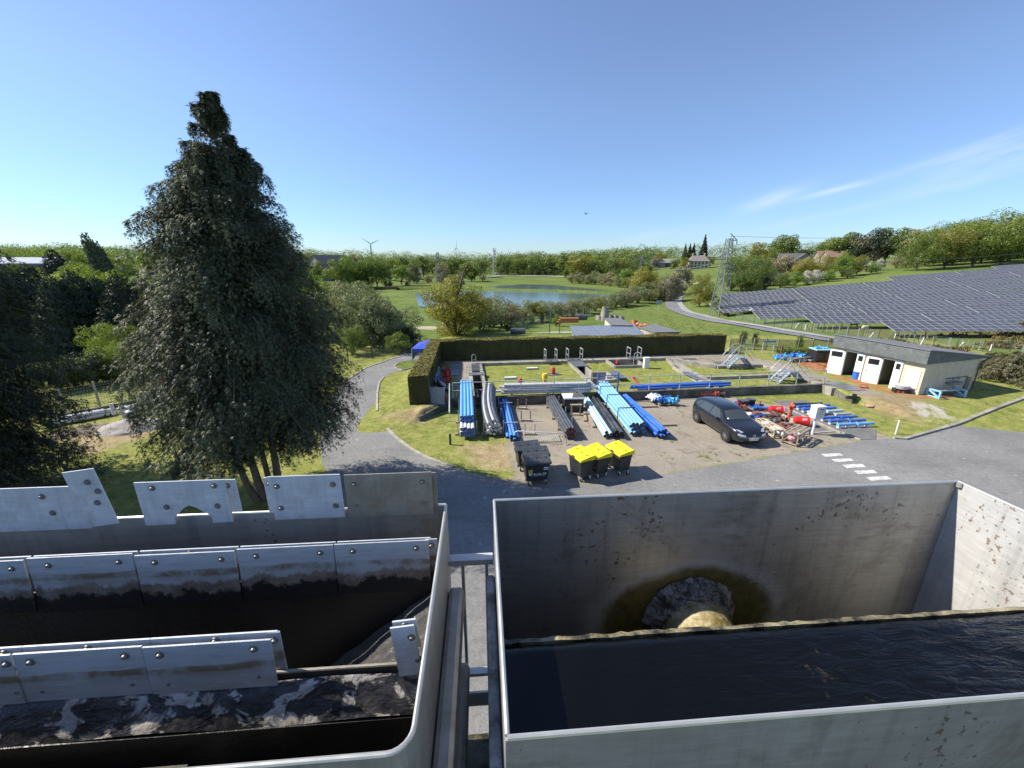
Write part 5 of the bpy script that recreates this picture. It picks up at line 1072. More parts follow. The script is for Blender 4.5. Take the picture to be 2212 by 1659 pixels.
for x in (0,L_):
    e=MB()
    for a,b in (((x,-.35,.0),(x,-.35,.62)),((x,.35,0),(x,.35,.62)),((x,-.35,.62),(x,.35,.62)),((x,-.35,.2),(x,.35,.2)),((x,-.35,.2),(x,.35,.62))): e.bar(a,b,.10,.08)
    e.build('end_frame',mat('pale_blue_frame',(.30,.58,.78),.5,var=.15,scale=4,dirt=(.25,.3,.33),dirt_amt=.3) if x==0 else bpy.data.materials['pale_blue_frame'],o)
MB().tube([(0,0,.55),(L_,0,.55)],.04).build('roller',M_GALV,o); MB().tube([(0,.2,.3),(L_,.2,.3)],.05).build('roller',PBK,o); MB().tube([(0,-.2,.18),(L_,-.2,.18)],.035).build('roller',PGK,o)
# wheelbarrow
p=gp(ZH,205,515,.48); o=empty('wheelbarrow',p,R(12),'orange wheelbarrow beside the open far door','wheelbarrow'); b=MB(); top=[(-.3,-.3,.55),(.45,-.32,.62),(.45,.32,.62),(-.3,.3,.55)]; bot=[(-.15,-.18,.25),(.25,-.2,.25),(.25,.2,.25),(-.15,.18,.25)]; b.add(top+bot,[(4,5,6,7),(0,1,5,4),(1,2,6,5),(2,3,7,6),(3,0,4,7)]); b.build('tray',mat('orange_paint',(.72,.17,.05),.5),o)
fr=MB()
for y in (-.22,.22): fr.tube([(-1.0,y*1.2,.62),(-.3,y,.35),(.5,y*.3,.18)],.018); fr.tube([(-.25,y,.36),(-.3,y*1.1,0),(-.1,y,.3)],.016)
fr.build('frame',PBK,o); MB().lathe([(.05,-.03),(.16,-.04),(.19,0),(.16,.04),(.05,.03)],c=(.58,0,.19),axis='Y',n=18).build('wheel',M_TYRE,o)
# blue fittings on the orange ground
rd=random.Random(9)
VG='blue valves laid out beyond the orange yard'
for i in range(26):
    x=rd.uniform(640,1230); y=430+rd.uniform(-5,55)+(x-640)*.01
    if 820<x<1230 and y>440: y=415+rd.uniform(0,22)
    fitting(kinds[i%4],M_BLF if i%3 else M_CYF,gp(ZS,x,y,.5),rd.uniform(0,6),('blue' if i%3 else 'paler blue')+' cast fitting laid out behind the orange ground',VG,0,1.1)
for i in range(4): fitting(kinds[i],M_GRF if i<3 else M_CYF,gp(ZS,980+i*75,500,.5),i,('grey' if i<3 else 'cyan')+' fitting in front of the concrete border',VG,0,1.0)
p,q=gp(ZS,820,508,.5),gp(ZS,1235,480,.5); tag(MB().bar(Vector((0,0,.16)),q-p+Vector((0,0,.16)),.35,.34).build('trough',M_CONCD,None,p),'long low concrete trough in front of the blue valves','trough')
p=gp(ZS,1365,515,.5); o=empty('storage_crate',p,R(-4),'black crate with pale blue parts on its lid beyond the orange ground','crate'); MB().box((0,.5,.5),(1.25,1.0,1.0),bev=.03).build('box',CAPK,o); MB().box((0,.5,1.03),(1.34,1.08,.07)).build('lid',PTL,o)
for x in (-.35,.35): MB().box((x,-.01,.5),(.45,.03,.62),bev=.01).build('panel_rib',PBK,o)
for i,(dx,dy) in enumerate(((-.35,.4),(-.1,.6),(.2,.4),(.42,.65))): fitting(kinds[i],M_CYF,p+Vector((dx,dy,1.07)),i*1.1,'pale blue fitting on the black crate lid','fittings on the crate lid',0,.7)
tag(MB().lathe([(.07,0),(.07,.85),(.11,.86),(.11,.92),(0,.93)],n=12).build('standpipe',M_REDF,None,gp(ZS,697,408,.5)),'thin rusty red standpipe behind the blue valves','hydrant')
fitting('valve',M_BLF,gp(ZS,1450,400,.9)+Vector((0,.4,0)),0,'upright blue valve beside the black crate lid','fittings on the crate lid',0,1.4)
p,q=gp(ZS,400,365,.5),gp(ZS,575,360,.5); o=empty('pipe_trestle',p,yaw_of(p,q),'thin trestle carrying one blue pipe by the green fence','trestle'); L_=(q-p).length
for x in (0,L_): MB().bar((x,0,0),(x,0,1.0),.05).build('leg',M_GALV,o)
MB().tube([(-.05,0,1.05),(L_+.05,0,1.05)],.07).build('pipe',M_BLUE,o); MB().bar((0,0,.8),(L_,0,.8),.03).build('brace',M_GALV,o)
p=gp(Z8,158,252,.5); o=empty('traffic_cone',p,0,'white cone standing by the far metal stairs','cone'); MB().lathe([(.16,.03),(.03,.52),(0,.52)],n=14).build('cone',M_WHITE,o); MB().box((0,0,.015),(.36,.36,.03)).build('base',M_WHITE,o)
# metal crossing stairs
def stairs(loc,rz,label,h=.95,ln=1.15,wd=.75):
    o=empty('crossing_stairs',loc,rz,label,'metal stairs','metal stairs over the basin walls')
    for sg in (-1,1):
        for y in (-wd/2,wd/2): MB().bar((sg*ln,y,0),(sg*.3,y,h),.05,.22,up=(0,1,0)).build('stringer',M_STEP,o)
        for k in range(4): MB().box((sg*(ln-(ln-.3)*(k+.6)/4.2),0,h*(k+.6)/4.2),(.22,wd,.035)).build('tread',M_STEP,o)
        for y in (-wd/2,wd/2):
            MB().tube([(sg*ln,y,.05),(sg*ln*1.08,y,.8),(sg*ln*.95,y,1.0),(sg*.32,y,h+.95),(0,y,h+1.0)],.022).tube([(sg*ln*.98,y,.5),(sg*.32,y,h+.48),(0,y,h+.5)],.018).tube([(sg*.3,y,h),(sg*.3,y,h+.95)],.02).build('hand_rail',M_GALV,o)
    MB().box((0,0,h),(.7,wd,.05)).build('landing',M_STEP,o)
    return o
stairs(W(22.3,5.2,.42),R(8),'galvanised crossing stairs farther away by the green fence',.75,1.05)
stairs(W(23.35,1.2,.3),R(10),'galvanised crossing stairs nearer, behind the railing end',.75,1.1)
# green mesh fence with posts
m,nt,out=new_mat('green_mesh'); c=coords(nt); d_=N(nt,'ShaderNodeBsdfDiffuse'); d_.inputs[0].default_value=(.10,.17,.115,1); tr=N(nt,'ShaderNodeBsdfTransparent'); ms=N(nt,'ShaderNodeMixShader'); ms.inputs[0].default_value=.5; nt.links.new(tr.outputs[0],ms.inputs[1]); nt.links.new(d_.outputs[0],ms.inputs[2]); nt.links.new(ms.outputs[0],out.inputs[0]); M_NET=m
m,nt,out=new_mat('wire_mesh'); c=coords(nt,'UV' if 0 else 'Object'); sp_=N(nt,'ShaderNodeSeparateXYZ'); nt.links.new(c,sp_.inputs[0])
def lines(v,f,t): return mth(nt,'LESS_THAN',mth(nt,'FRACT',mth(nt,'MULTIPLY',v,f)),t)
hl=mth(nt,'MAXIMUM',lines(mth(nt,'ADD',sp_.outputs[0],sp_.outputs[1]),6.0,.10),lines(sp_.outputs[2],6.0,.10))
d_=N(nt,'ShaderNodeBsdfDiffuse'); d_.inputs[0].default_value=(.22,.26,.23,1); tr=N(nt,'ShaderNodeBsdfTransparent'); ms=N(nt,'ShaderNodeMixShader'); nt.links.new(hl,ms.inputs[0]); nt.links.new(tr.outputs[0],ms.inputs[1]); nt.links.new(d_.outputs[0],ms.inputs[2]); nt.links.new(ms.outputs[0],out.inputs[0]); M_WIRE=m
def fence(label,pts,h,netm,postm,post_w=.06,step=None,name='fence',lean=None,hp=None,net=True):
    pts=[Vector(p) for p in pts]; o=empty(name,pts[0],0,label,'fence'); b0=pts[0]
    if net:
        nb_=MB()
        for a,b in zip(pts[:-1],pts[1:]): nb_.add([a-b0,b-b0,b-b0+Vector((0,0,h)),a-b0+Vector((0,0,h))],[(0,1,2,3)])
        nb_.build('mesh_panel',netm,o)
    for i,p in enumerate(pts): MB().bar(p-b0+Vector((0,0,-.1)),p-b0+Vector((0,0,hp or h+.12)),post_w).build('post',postm,o)
    return o
GRN=mat('green_metal_post',(.045,.085,.055),.6); TIM=mat('fence_timber',(.30,.25,.17),.85)
fp=[G(*ZS(*a)) for a in ((-120,330),(65,296),(265,315),(455,318),(640,335),(965,328),(1190,325),(1430,330),(1620,330))]
fence('green netting fence on timber posts behind the metal stairs',fp,1.05,M_NET,TIM,.08)
# ================================================================= solar field on the right slope
m,nt,out=new_mat('solar_cell'); c=coords(nt,'UV'); sp_=N(nt,'ShaderNodeSeparateXYZ'); nt.links.new(c,sp_.inputs[0])
fine=mth(nt,'MAXIMUM',mth(nt,'LESS_THAN',mth(nt,'FRACT',mth(nt,'MULTIPLY',sp_.outputs[0],10.0)),.10),mth(nt,'LESS_THAN',mth(nt,'FRACT',mth(nt,'MULTIPLY',sp_.outputs[1],6.0)),.08))
oi=N(nt,'ShaderNodeNewGeometry').outputs['Random Per Island']
cc=mix(nt,ramp(nt,oi,[(0,0),(1,1)]),(.066,.066,.068),(.094,.094,.096))
cc=mix(nt,mth(nt,'MULTIPLY',fine,.35),cc,(.20,.22,.30))
princ(nt,out,cc,.28,0,None,.35); M_CELL=m
M_PFR=mat('panel_frame',(.46,.47,.49),.45,.2,var=.05); M_PSHADE=mat('shaded_support',(.10,.10,.10),.8)
PW,PH=1.02,.64
def panel_mesh(nx,ny,tilt=R(20)):
    """nx by ny framed panels; origin at the middle of the low edge, x along the row, y up the slope"""
    b=MB(); Mt=Matrix.Rotation(tilt,4,'X'); uv=[]
    w,h=nx*PW,ny*PH
    b.box((0,h/2,-.03),(w,h,.04),mi=1,M=Mt)
    for j in range(ny):
        for i in range(nx):
            x0,x1=-w/2+i*PW+.045,-w/2+(i+1)*PW-.045; y0,y1=j*PH+.04,(j+1)*PH-.04
            b.add([(x0,y0,.004),(x1,y0,.004),(x1,y1,.004),(x0,y1,.004)],[(0,1,2,3)],0,False,Mt)
    o=b.build('panel_face',[M_CELL,M_PFR]); me=o.data; bpy.data.objects.remove(o)
    uvl=me.uv_layers.new(name='UVMap')
    for p in me.polygons:
        if p.material_index==0:
            for k,li in enumerate(p.loop_indices): uvl.data[li].uv=((0,0),(1,0),(1,1),(0,1))[k]
    return me
def frame_mesh(nx,ny,tilt=R(20)):
    b=MB(); Mt=Matrix.Rotation(tilt,4,'X'); w,h=nx*PW,ny*PH
    b.box((0,h*.25,-.08),(w,.06,.06),M=Mt); b.box((0,h*.75,-.08),(w,.06,.06),M=Mt)
    for i in range(5):
        x=-w/2+w*(i+.5)/5; b.bar((x,h*.5*math.cos(tilt),-1.6),(x,h*.5*math.cos(tilt),h*.5*math.sin(tilt)-.08),.07); b.box((x,h/2,-.12),(.05,h*.9,.06),M=Mt)
    o=b.build('support',M_PSHADE); me=o.data; bpy.data.objects.remove(o); return me  # posts and beams kept dark: the shade under the tables is painted in
PMs={}; 
def table(xl,y,nx,label,tiltz=0,rz=0,ny=4,low=.78):
    k=(nx,ny)
    if k not in PMs: PMs[k]=(panel_mesh(nx,ny),frame_mesh(nx,ny))
    w=nx*PW; xm=xl+w/2*math.cos(rz); ym=y+w/2*math.sin(rz)
    zl,zr=Tz(xl,y),Tz(xl+w*math.cos(rz),y+w*math.sin(rz))
    o=empty('solar_table',(xm,ym,(zl+zr)/2+low),0,label,'solar panels','solar tables on the slope'); o.rotation_euler=(0,-math.atan2(zr-zl,w),rz)
    for me,nm in zip(PMs[k],('panel_face','support')):
        c=bpy.data.objects.new(nm,me); COL.objects.link(c); c.parent=o
    return o
# rows measured in the photograph: left ends of the near rows, then even steps up the field
# row list: (left pixel of the low edge), forward distance
rowsS=[((1936,710),46.0),((1760,685),52.5),((1645,673),59.0),((1640,664),65.5)]+[((1566,655),y) for y in (72,78.5,85,91.5,98,104.5,111,117.5,124,130.5,137)]
nmS=['first','second','third','fourth','fifth','sixth','seventh','eighth','ninth','tenth','eleventh','twelfth','thirteenth','fourteenth','farthest']
ordn=['leftmost','second','third','fourth','fifth','sixth','seventh']
RZ=R(-1.5)
def pix(x,y,z):
    dz=z-H; f=y*CP-dz*SP; return CX+F*x/f, CY-F*(dz*CP+y*SP)/f
for (px,y),nm in zip(rowsS,nmS):
    d=ray(px[0],px[1]); x=d.x/d.y*y; xe=1.32*y; k=0
    while True:                                            # far rows start where they clear the upper outline of the field
        a_,b_=pix(x,y,Tz(x,y)+1.5)
        if b_>=640-(a_-1565)*.1036-2 or x>xe: break
        x+=1.0
    while x<xe-4 and k<7:
        n=15; table(x,y,n,f'{ordn[k]} table of the {nm} solar row from the road',0,RZ)
        gap=.12; y+=(n*PW+gap)*math.sin(RZ); x+=n*PW+gap; k+=1
# sheep
M_WOOL=mat('wool',(.62,.56,.45),.95,var=.15,scale=8,bump=.6,bscale=25); M_FACE=mat('sheep_face',(.10,.085,.07),.8)
def sheep_mesh():
    b=MB(); rings=[(-.62,.05,.62),(-.58,.16,.62),(-.42,.25,.60),(-.1,.285,.57),(.2,.27,.57),(.40,.20,.62),(.50,.12,.68)]
    n=12; vs=[]
    for x,r,z in rings:
        for k in range(n): a=2*math.pi*k/n; vs.append((x,r*.82*math.cos(a),z+r*math.sin(a)))
    b.add(vs,[(i*n+k,i*n+(k+1)%n,(i+1)*n+(k+1)%n,(i+1)*n+k) for i in range(len(rings)-1) for k in range(n)]+[tuple(range(n-1,-1,-1)),tuple(range(len(vs)-n,len(vs)))],0,True)
    b.tube([(.42,0,.66),(.56,0,.72),(.66,0,.66),(.80,0,.55)],[.14,.12,.10,.05],10,1); 
    for s in (-1,1): b.tube([(.60,s*.08,.74),(.58,s*.2,.72)],[.035,.02],6,1)
    for x,k in ((.32,0),(-.42,1)):
        for s in (-1,1):
            if k: b.tube([(x,s*.13,.5),(x+.06,s*.13,.36),(x-.05,s*.13,.22),(x-.02,s*.13,0)],[.09,.065,.035,.035],8,1)
            else: b.tube([(x,s*.12,.5),(x+.01,s*.12,.25),(x,s*.12,0)],[.07,.038,.035],8,1)
    b.tube([(-.60,0,.66),(-.70,0,.52),(-.69,0,.40)],[.05,.04,.02],8,0)
    o=b.build('sheep',[M_WOOL,M_FACE]); me=o.data; bpy.data.objects.remove(o); return me
SM=sheep_mesh()
ZF=lambda x,y:(1426.4+.3551*x,466.3+.3551*y)
lb=['leftmost grazing sheep of the group by the pylon','front sheep of the group by the pylon','sheep in the middle of the group by the pylon','back sheep of the group by the pylon','right front sheep of the group by the pylon','right back sheep of the group by the pylon','lone sheep among the rushes before the second solar row','pale sheep lying in the grass near the road fence']
for i,((x,y),l) in enumerate(zip(((498,588),(518,588),(530,580),(540,575),(556,590),(557,580),(1172,672),(1243,700)),lb)):
    o=bpy.data.objects.new('sheep',SM); COL.objects.link(o); o.location=G(*ZF(x,y+5)); o.rotation_euler=(0,0,[0,2.8,.5,3.3,.2,2.9,3.0,.3][i]); o.scale=(.95,)*3; tag(o,l,'sheep','sheep grazing by the solar field')
# road fence, posts and stakes
fpx=[(455,625),(500,635),(570,652),(630,662),(690,672),(740,678),(797,685),(855,692),(920,700),(987,708),(1060,716),(1140,725),(1228,735),(1322,750),(1425,760),(1540,775),(1660,790),(1800,805),(1955,825),(2125,828),(2330,850)]
fence('thin green wire fence between the country road and the solar field',[G(*ZF(*a)) for a in fpx],1.0,M_WIRE,GRN,.045)
for i,((x,y),l) in enumerate((((862,690),'braced green fence strut toward the pylon'),((1527,772),'braced green fence strut in front of the nearest solar table'))):
    p=G(*ZF(x,y)); o=empty('fence_strut',p,0,l,'fence strut')
    for s in (-1,1): MB().bar((s*.9,0,0),(0,0,1.2),.06).build('strut',GRN,o)
for i,((x,y),l,tl) in enumerate((((820,682),'small leaning white stake far along the road',.5),((880,695),'small upright white stake far along the road',0),((1268,742),'leaning white stake behind the road near the house roof',.6),((1420,755),'short white stake behind the middle of the house roof',.1),((1583,782),'tilted white stake right of the braced strut',.25),((1808,802),'strongly leaning white stake before the nearest solar table',.7),((2003,828),'upright white stake at the right edge of the field',0))):
    p=G(*ZF(x,y)); o=MB().bar((0,0,-.1),(math.sin(tl)*.75,0,math.cos(tl)*.75),.07).build('marker_stake',M_WHITE,None,p); tag(o,l,'stake','white stakes along the road fence')
# pylon
M_PYL=mat('pylon_steel',(.20,.215,.22),.6,.4,var=.1)
def lattice(o,base,top,w0,w1,n,mat_,th=.09,name='mast'):
    b=MB(); base,top=Vector(base),Vector(top)
    def corner(q,k): 
        w=(w0+(w1-w0)*q)/2; sx,sy=((1,1),(-1,1),(-1,-1),(1,-1))[k]; return base.lerp(top,q)+Vector((sx*w,sy*w,0))
    qs=[1-(1-i/n)**1.25 for i in range(n+1)]
    for k in range(4):
        b.bar(corner(0,k),corner(1,k),th*1.5)
        for i in range(n):
            b.bar(corner(qs[i],k),corner(qs[i+1],(k+1)%4),th*.8); b.bar(corner(qs[i],(k+1)%4),corner(qs[i+1],k),th*.8); b.bar(corner(qs[i+1],k),corner(qs[i+1],(k+1)%4),th*.7)
    return b.build(name,mat_,o)
pb=G(1552,681); dist=pb.y; pt=PY(1573,510,dist); hh=pt.z-pb.z
py_=empty('pylon',pb,R(20),'tall grey lattice pylon beside the bend of the country road','pylon')
lattice(py_,(0,0,0),(0,0,hh*.97),2.3,.75,9,M_PYL,.075)
def arm(z,L,sgn,o=py_):
    b=MB(); b.bar((0,.35,z),(sgn*L,0,z-.1),.09); b.bar((0,-.35,z),(sgn*L,0,z-.1),.09); b.bar((0,0,z+1.1),(sgn*L,0,z-.05),.09)
    for k in range(3): b.bar((sgn*L*(k+1)/4,.2*(3-k)/3,z),(sgn*L*(k+1)/4,0,z+1.1*(1-(k+1)/4)-.05),.05)
    x=b.build('cross_arm',M_PYL,o); MB().tube([(sgn*L,0,z-.15),(sgn*L,0,z-.75)],.07,6).build('insulator',M_DGL,x); return Vector((sgn*L,0,z-.75))
aL=arm(hh*.72,3.1,-1); aR=arm(hh*.60,2.6,1); aT=arm(hh*.955,1.8,1)
Mp=Matrix.Translation(pb)@Matrix.Rotation(R(20),4,'Z'); WIRES=[Mp@v for v in (aL,aR,aT)]+[Mp@Vector((0,0,hh))]
M_CABLE=mat('cable',(.16,.165,.17),.6)
def cable(p,q,sag,label,r=.025):
    p,q=Vector(p),Vector(q); pts=[p.lerp(q,i/16)-Vector((0,0,sag*4*(i/16)*(1-i/16))) for i in range(17)]
    b=MB(); b.tube([v-p for v in pts],r,5,cap=False); o=b.build('power_line',M_CABLE,None,p); return tag(o,label,'power line','overhead lines')
cable(WIRES[3],PY(2400,480,78),1.2,'highest overhead line running right from the pylon top')
cable(WIRES[0],PY(2400,528,80),1.2,'overhead line running right from the left pylon arm')
cable(WIRES[1],PY(2400,545,76),1.0,'lowest overhead line running right from the pylon')
far2=PY(1432,545,300)
# small signs and details along the road
p=G(1422,672); o=empty('road_sign',p,0,'small blue square sign on the bank by the road bend','sign'); MB().tube([(0,0,0),(0,0,1.6)],.04,8).build('post',M_GALV,o); MB().box((0,-.05,1.8),(1.1,.04,.8)).build('panel',M_STEP,o)
p=G(1535,676); o=empty('nest_box',p,0,'small box on a pole at the foot of the pylon','box'); MB().tube([(0,0,0),(0,0,1.5)],.05,8).build('post',TIM,o); MB().box((0,0,1.7),(.7,.5,.5)).build('box',M_CONC,o); MB().box((0,0,2.0),(.9,.7,.08)).build('roof',M_REDF,o)
# ================================================================= things beyond the hedge
M_METR,nt,out=new_mat('ribbed_metal_roof'); c=coords(nt); sp_=N(nt,'ShaderNodeSeparateXYZ'); nt.links.new(c,sp_.inputs[0])
rb=mth(nt,'LESS_THAN',mth(nt,'FRACT',mth(nt,'MULTIPLY',sp_.outputs[0],2.2)),.16)
princ(nt,out,mix(nt,mth(nt,'MULTIPLY',rb,.6),mix(nt,ramp(nt,noise(nt,c,1.2,5),[(.35,0),(.65,1)]),(.24,.265,.30),(.30,.32,.35)),(.15,.165,.19)),.42,.35,bumpn(nt,rb,.6,.03)); 
def shed(name,label,c4,z0,z1,zb,roofm,wallm,cat='shed'):
    """c4: four ground corners (near left, near right, far right, far left)"""
    o=empty(name,c4[0],0,label,cat); b0=Vector(c4[0]); q=[Vector(v)-b0 for v in c4]
    w=MB(); n=[q[0]+Vector((0,0,z0)),q[1]+Vector((0,0,z0)),q[2]+Vector((0,0,z1)),q[3]+Vector((0,0,z1))]
    w.add([v+Vector((0,0,zb)) for v in q]+[v-Vector((0,0,.05)) for v in n],[(0,1,5,4),(1,2,6,5),(2,3,7,6),(3,0,4,7)]); w.build('wall',wallm,o)
    cm=sum(n,Vector())/4; r=[cm+(v-cm)*1.08 for v in n]; rb_=MB(); rb_.add(r+[v+Vector((0,0,.09)) for v in r],[(3,2,1,0),(4,5,6,7),(0,1,5,4),(1,2,6,5),(2,3,7,6),(3,0,4,7)]); rb_.build('roof',roofm,o); return o
Z3=lambda x,y:(1042.3+.2232*x,493.7+.2232*y)
def g3(x,y,z=0): return P(*Z3(x,y),z)
def at(px,py,Y): v=PY(px,py,Y); return v
# long grey lean-to roof just behind the hedge (roof edge seen above the clipped top)
r0,r1,r2,r3=[P(*Z3(*a),2.1) for a in ((905,1040),(1560,1040),(1450,945),(870,962))]
shed('open_shed','long low ribbed grey roof just behind the hedge',[Vector((v.x,v.y,.4)) for v in (r0,r1,r2,r3)],1.6,1.75,0,M_METR,WOOD)
r=[P(*Z3(*a),2.3) for a in ((1250,935),(1445,938),(1330,885),(1185,885))]
shed('flat_shed','small white walled shed with a dark sloping roof behind the hedge',[Vector((v.x,v.y,.3)) for v in r],1.95,2.1,0,M_ROOFT,M_REND)
r=[P(*Z3(*a),1.2) for a in ((1670,1005),(1905,1000),(1670,928),(1530,960))]
shed('flat_shed','dark flat tarred roof with a pale rim behind the hedge',[Vector((v.x,v.y,.2)) for v in r],.95,.95,0,M_ROOFT,M_KERB)
M_ORP=mat('orange_pipe',(.55,.2,.09),.5,rand=.1)
o=empty('pipe_bundle',g3(825,912),R(4),'orange pipes stacked on the grass beyond the hedge','pipes')
for j in range(3):
    for i in range(3-(j==2)): pipe_part(o,[Vector((-1.6+j*.2,i*.26-.2,.14+j*.24)),Vector((1.5,i*.26-.2,.14+j*.24))],.12,M_ORP)
for (x,y,lb,rz) in ((950,888,'black concrete ring lying on the grass behind the orange pipes',.2),(342,1030,'black drum lying at the left behind the hedge',0)):
    o=tag(MB().lathe([(.30,-.9),(.42,-.9),(.42,.9),(.30,.9)],c=(0,0,.42),axis='X',n=18).build('drain_ring',PGK,None,g3(x,y),rz),lb,'drain ring')
p=g3(1180,890); o=tag(MB().lathe([(.62,0),(.62,1.1),(.45,1.7),(.45,2.0),(.35,2.0)],n=18).build('manhole_cone',M_CONC,None,p),'tall pale concrete manhole cone behind the small shed','manhole cone')
for i,(x,y) in enumerate(((1240,878),(1265,872),(1290,880),(1315,890),(1345,893),(1470,935),(1120,885),(1135,888))):
    o=bpy.data.objects.new('concrete_ring',None) if 0 else MB().lathe([(.28,0),(.4,0),(.4,.7),(.28,.7)],n=14).build('concrete_ring',M_CONC if i!=5 else M_ORP,None,g3(x,y),i)
    tag(o,['whitish concrete ring nearest the manhole cone','whitish concrete ring behind the small shed roof, second in line','whitish concrete ring in the middle of the line','whitish concrete ring near the end of the line','last whitish concrete ring of the line','terracotta ring at the right of the small shed','grey ring at the left of the manhole cone','thin grey ring right beside the manhole cone'][i],'concrete ring','concrete rings behind the small shed')
o=empty('rubble_heap',g3(1500,955),0,'heap of terracotta pots and rubble right of the small shed','heap'); rd=random.Random(8)
rb_=MB()
for k in range(14): rb_.blob((rd.uniform(-1.2,1.2),rd.uniform(-.6,.6),.15+rd.random()*.25),.25,1,.25,0,(1,1,.8),k)
rb_.build('rubble',M_ORP,o)
# fence of white posts climbing left to right behind the hedge
pts=[g3(*a,-.2) for a in ((313,985),(380,968),(437,950),(500,935),(548,918),(602,905),(656,895),(780,885),(840,878),(910,868),(975,858),(1042,850))]
fence('row of pale thin posts along the shrubs beyond the hedge',pts,1.2,M_WIRE,M_KERB,.09)
o=sheet('path',[GP(*Z3(*a)) for a in ((380,1020),(690,1000),(900,1000),(900,1040),(380,1045))],.05,M_KERB,'pale track behind the hedge')
o=empty('cage',g3(695,1020),0,'small green wire cage by the long grey roof','cage')
for (a,b) in (((-.6,-.4),(.6,-.4)),((.6,-.4),(.6,.4)),((.6,.4),(-.6,.4)),((-.6,.4),(-.6,-.4))): MB().bar((*a,0),(*a,1.3),.05).bar((*a,1.3),(*b,1.3),.04).build('frame_bar',GRN,o)
# blue tent
p=P(*Z5(935,600),.2); tt=empty('canopy_tent',p,0,'bright blue canopy tent standing behind the clipped hedge','tent'); M_TENT=mat('blue_canvas',(.045,.085,.48),.6,var=.1)
b=MB(); b.add([(0,0,1.05),(2.9,.1,1.05),(2.9,3.0,1.05),(0,3.0,1.05),(1.45,1.5,1.6)],[(0,1,4),(1,2,4),(2,3,4),(3,0,4)]); b.add([(0,0,1.05),(2.9,.1,1.05),(2.9,.1,.75),(0,0,.75)],[(0,1,2,3)]); b.add([(0,0,1.05),(0,3,1.05),(0,3,.3),(0,0,.0)],[(0,1,2,3)]); b.build('canopy',M_TENT,tt)
for x,y in ((.02,.02),(2.88,.1),(2.88,2.95),(.02,2.95)): MB().bar((x,y,-.2),(x,y,1.04),.05).build('pole',M_WHITE,tt)
# chain link fence behind the left road
fence('dark green wire fence under the shrubs left of the drive',[G(*Z5(*a)) for a in ((170,668),(380,610),(590,575),(780,545),(960,520),(1010,505))],1.1,M_WIRE,GRN,.07)
# ================================================================= trees
M_BARK=mat('bark',(.13,.095,.065),.9,var=.35,scale=5,bump=.8,bscale=14)
M_BARKR=mat('cedar_bark',(.17,.115,.08),.9,var=.3,scale=6,bump=.9,bscale=16)
L_GREEN=leaf_mat('spring_green_leaf',(.125,.185,.030),(.215,.265,.050),.38,.2,.6)
L_LIME=leaf_mat('lime_leaf',(.17,.24,.030),(.25,.30,.045),.35,.12,.5)
L_YEL=leaf_mat('yellow_green_leaf',(.21,.215,.03),(.33,.30,.055),.35,.16,.5)
L_GREY=leaf_mat('grey_green_leaf',(.20,.225,.095),(.32,.33,.18),.3,.16,.5)
L_DARK=leaf_mat('dark_needle',(.018,.032,.016),(.040,.055,.024),.08,.25,.5)
L_FAR=leaf_mat('distant_leaf',(.145,.195,.050),(.215,.255,.072),.32,.24,.12)  # slightly bluer than the nearer greens: distance haze mixed into the leaf colour
L_BROWN=leaf_mat('budding_twig_leaf',(.24,.21,.12),(.33,.29,.18),.2,.2,.4)
L_BLOS=leaf_mat('blossom',(.45,.43,.36),(.62,.60,.52),.2,.15,.5)
L_CON=leaf_mat('cypress_spray',(.030,.043,.020),(.098,.110,.056),.12,.25,.45)
L_FRESH=leaf_mat('fresh_green_leaf',(.14,.235,.03),(.22,.31,.05),.36,.18,.5)
def lobes_broad(rng,m,w,z0,z1,irregular=.25):
    cs=[];rs=[]
    for i in range(m):
        d=rng.normal(0,1,3); d/=np.linalg.norm(d); q=rng.random()**.45
        zc=(z0+z1)/2; p=np.array([d[0]*w/2*q*.82,d[1]*w/2*q*.82,zc+d[2]*(z1-z0)/2*q*.80])
        p[:2]*=1-.25*max(0,(p[2]-zc)/(z1-z0)*2)
        p+=rng.normal(0,irregular*.06,3); cs.append(p); rs.append(rng.uniform(.075,.15)*(.75+w*.35))
    return np.array(cs),np.array(rs)
def crown_arrays(seed,n,w=.75,z0=.22,z1=1.0,m=30,leaf=.03,irregular=.4,jit=.65,flat=.8):
    rng=np.random.default_rng(seed); cs,rs=lobes_broad(rng,m,w,z0,z1,irregular)
    k=rng.choice(m,n,p=rs**2/np.sum(rs**2)); d=unit(rng.normal(0,1,(n,3))); rad=rs[k]*(.72+.36*rng.random(n))
    p=cs[k]+d*rad[:,None]*np.array([1,1,flat])
    return p,d*.8+unit(p-np.array([0,0,(z0+z1)/2]))*.5,leaf*rng.uniform(.6,1.35,n),cs
def limb_mesh(cs,h0,r0,seed,stems=1,spread=.03,mt=None):
    rng=random.Random(seed); b=MB()
    for s_ in range(stems):
        ox,oy=(rng.uniform(-spread,spread),rng.uniform(-spread,spread)) if stems>1 else (0,0)
        top=Vector((ox*2.5+rng.uniform(-.02,.02),oy*2.5,h0+.35)); b.tube([(ox,oy,-.03),(ox*1.4,oy*1.4,h0*.5),(ox*2,oy*2,h0),top],[r0*1.25,r0,r0*.85,r0*.3],8)
    sel=list(range(len(cs))); rng.shuffle(sel)
    for i in sel[:14]:
        c=Vector(cs[i]); st=Vector((0,0,h0*rng.uniform(.7,1.15))); md=st.lerp(c,.5)+Vector((rng.uniform(-.03,.03),rng.uniform(-.03,.03),.02)); b.tube([st,md,c],[r0*.45,r0*.25,r0*.07],5)
    return b
PROTO={}
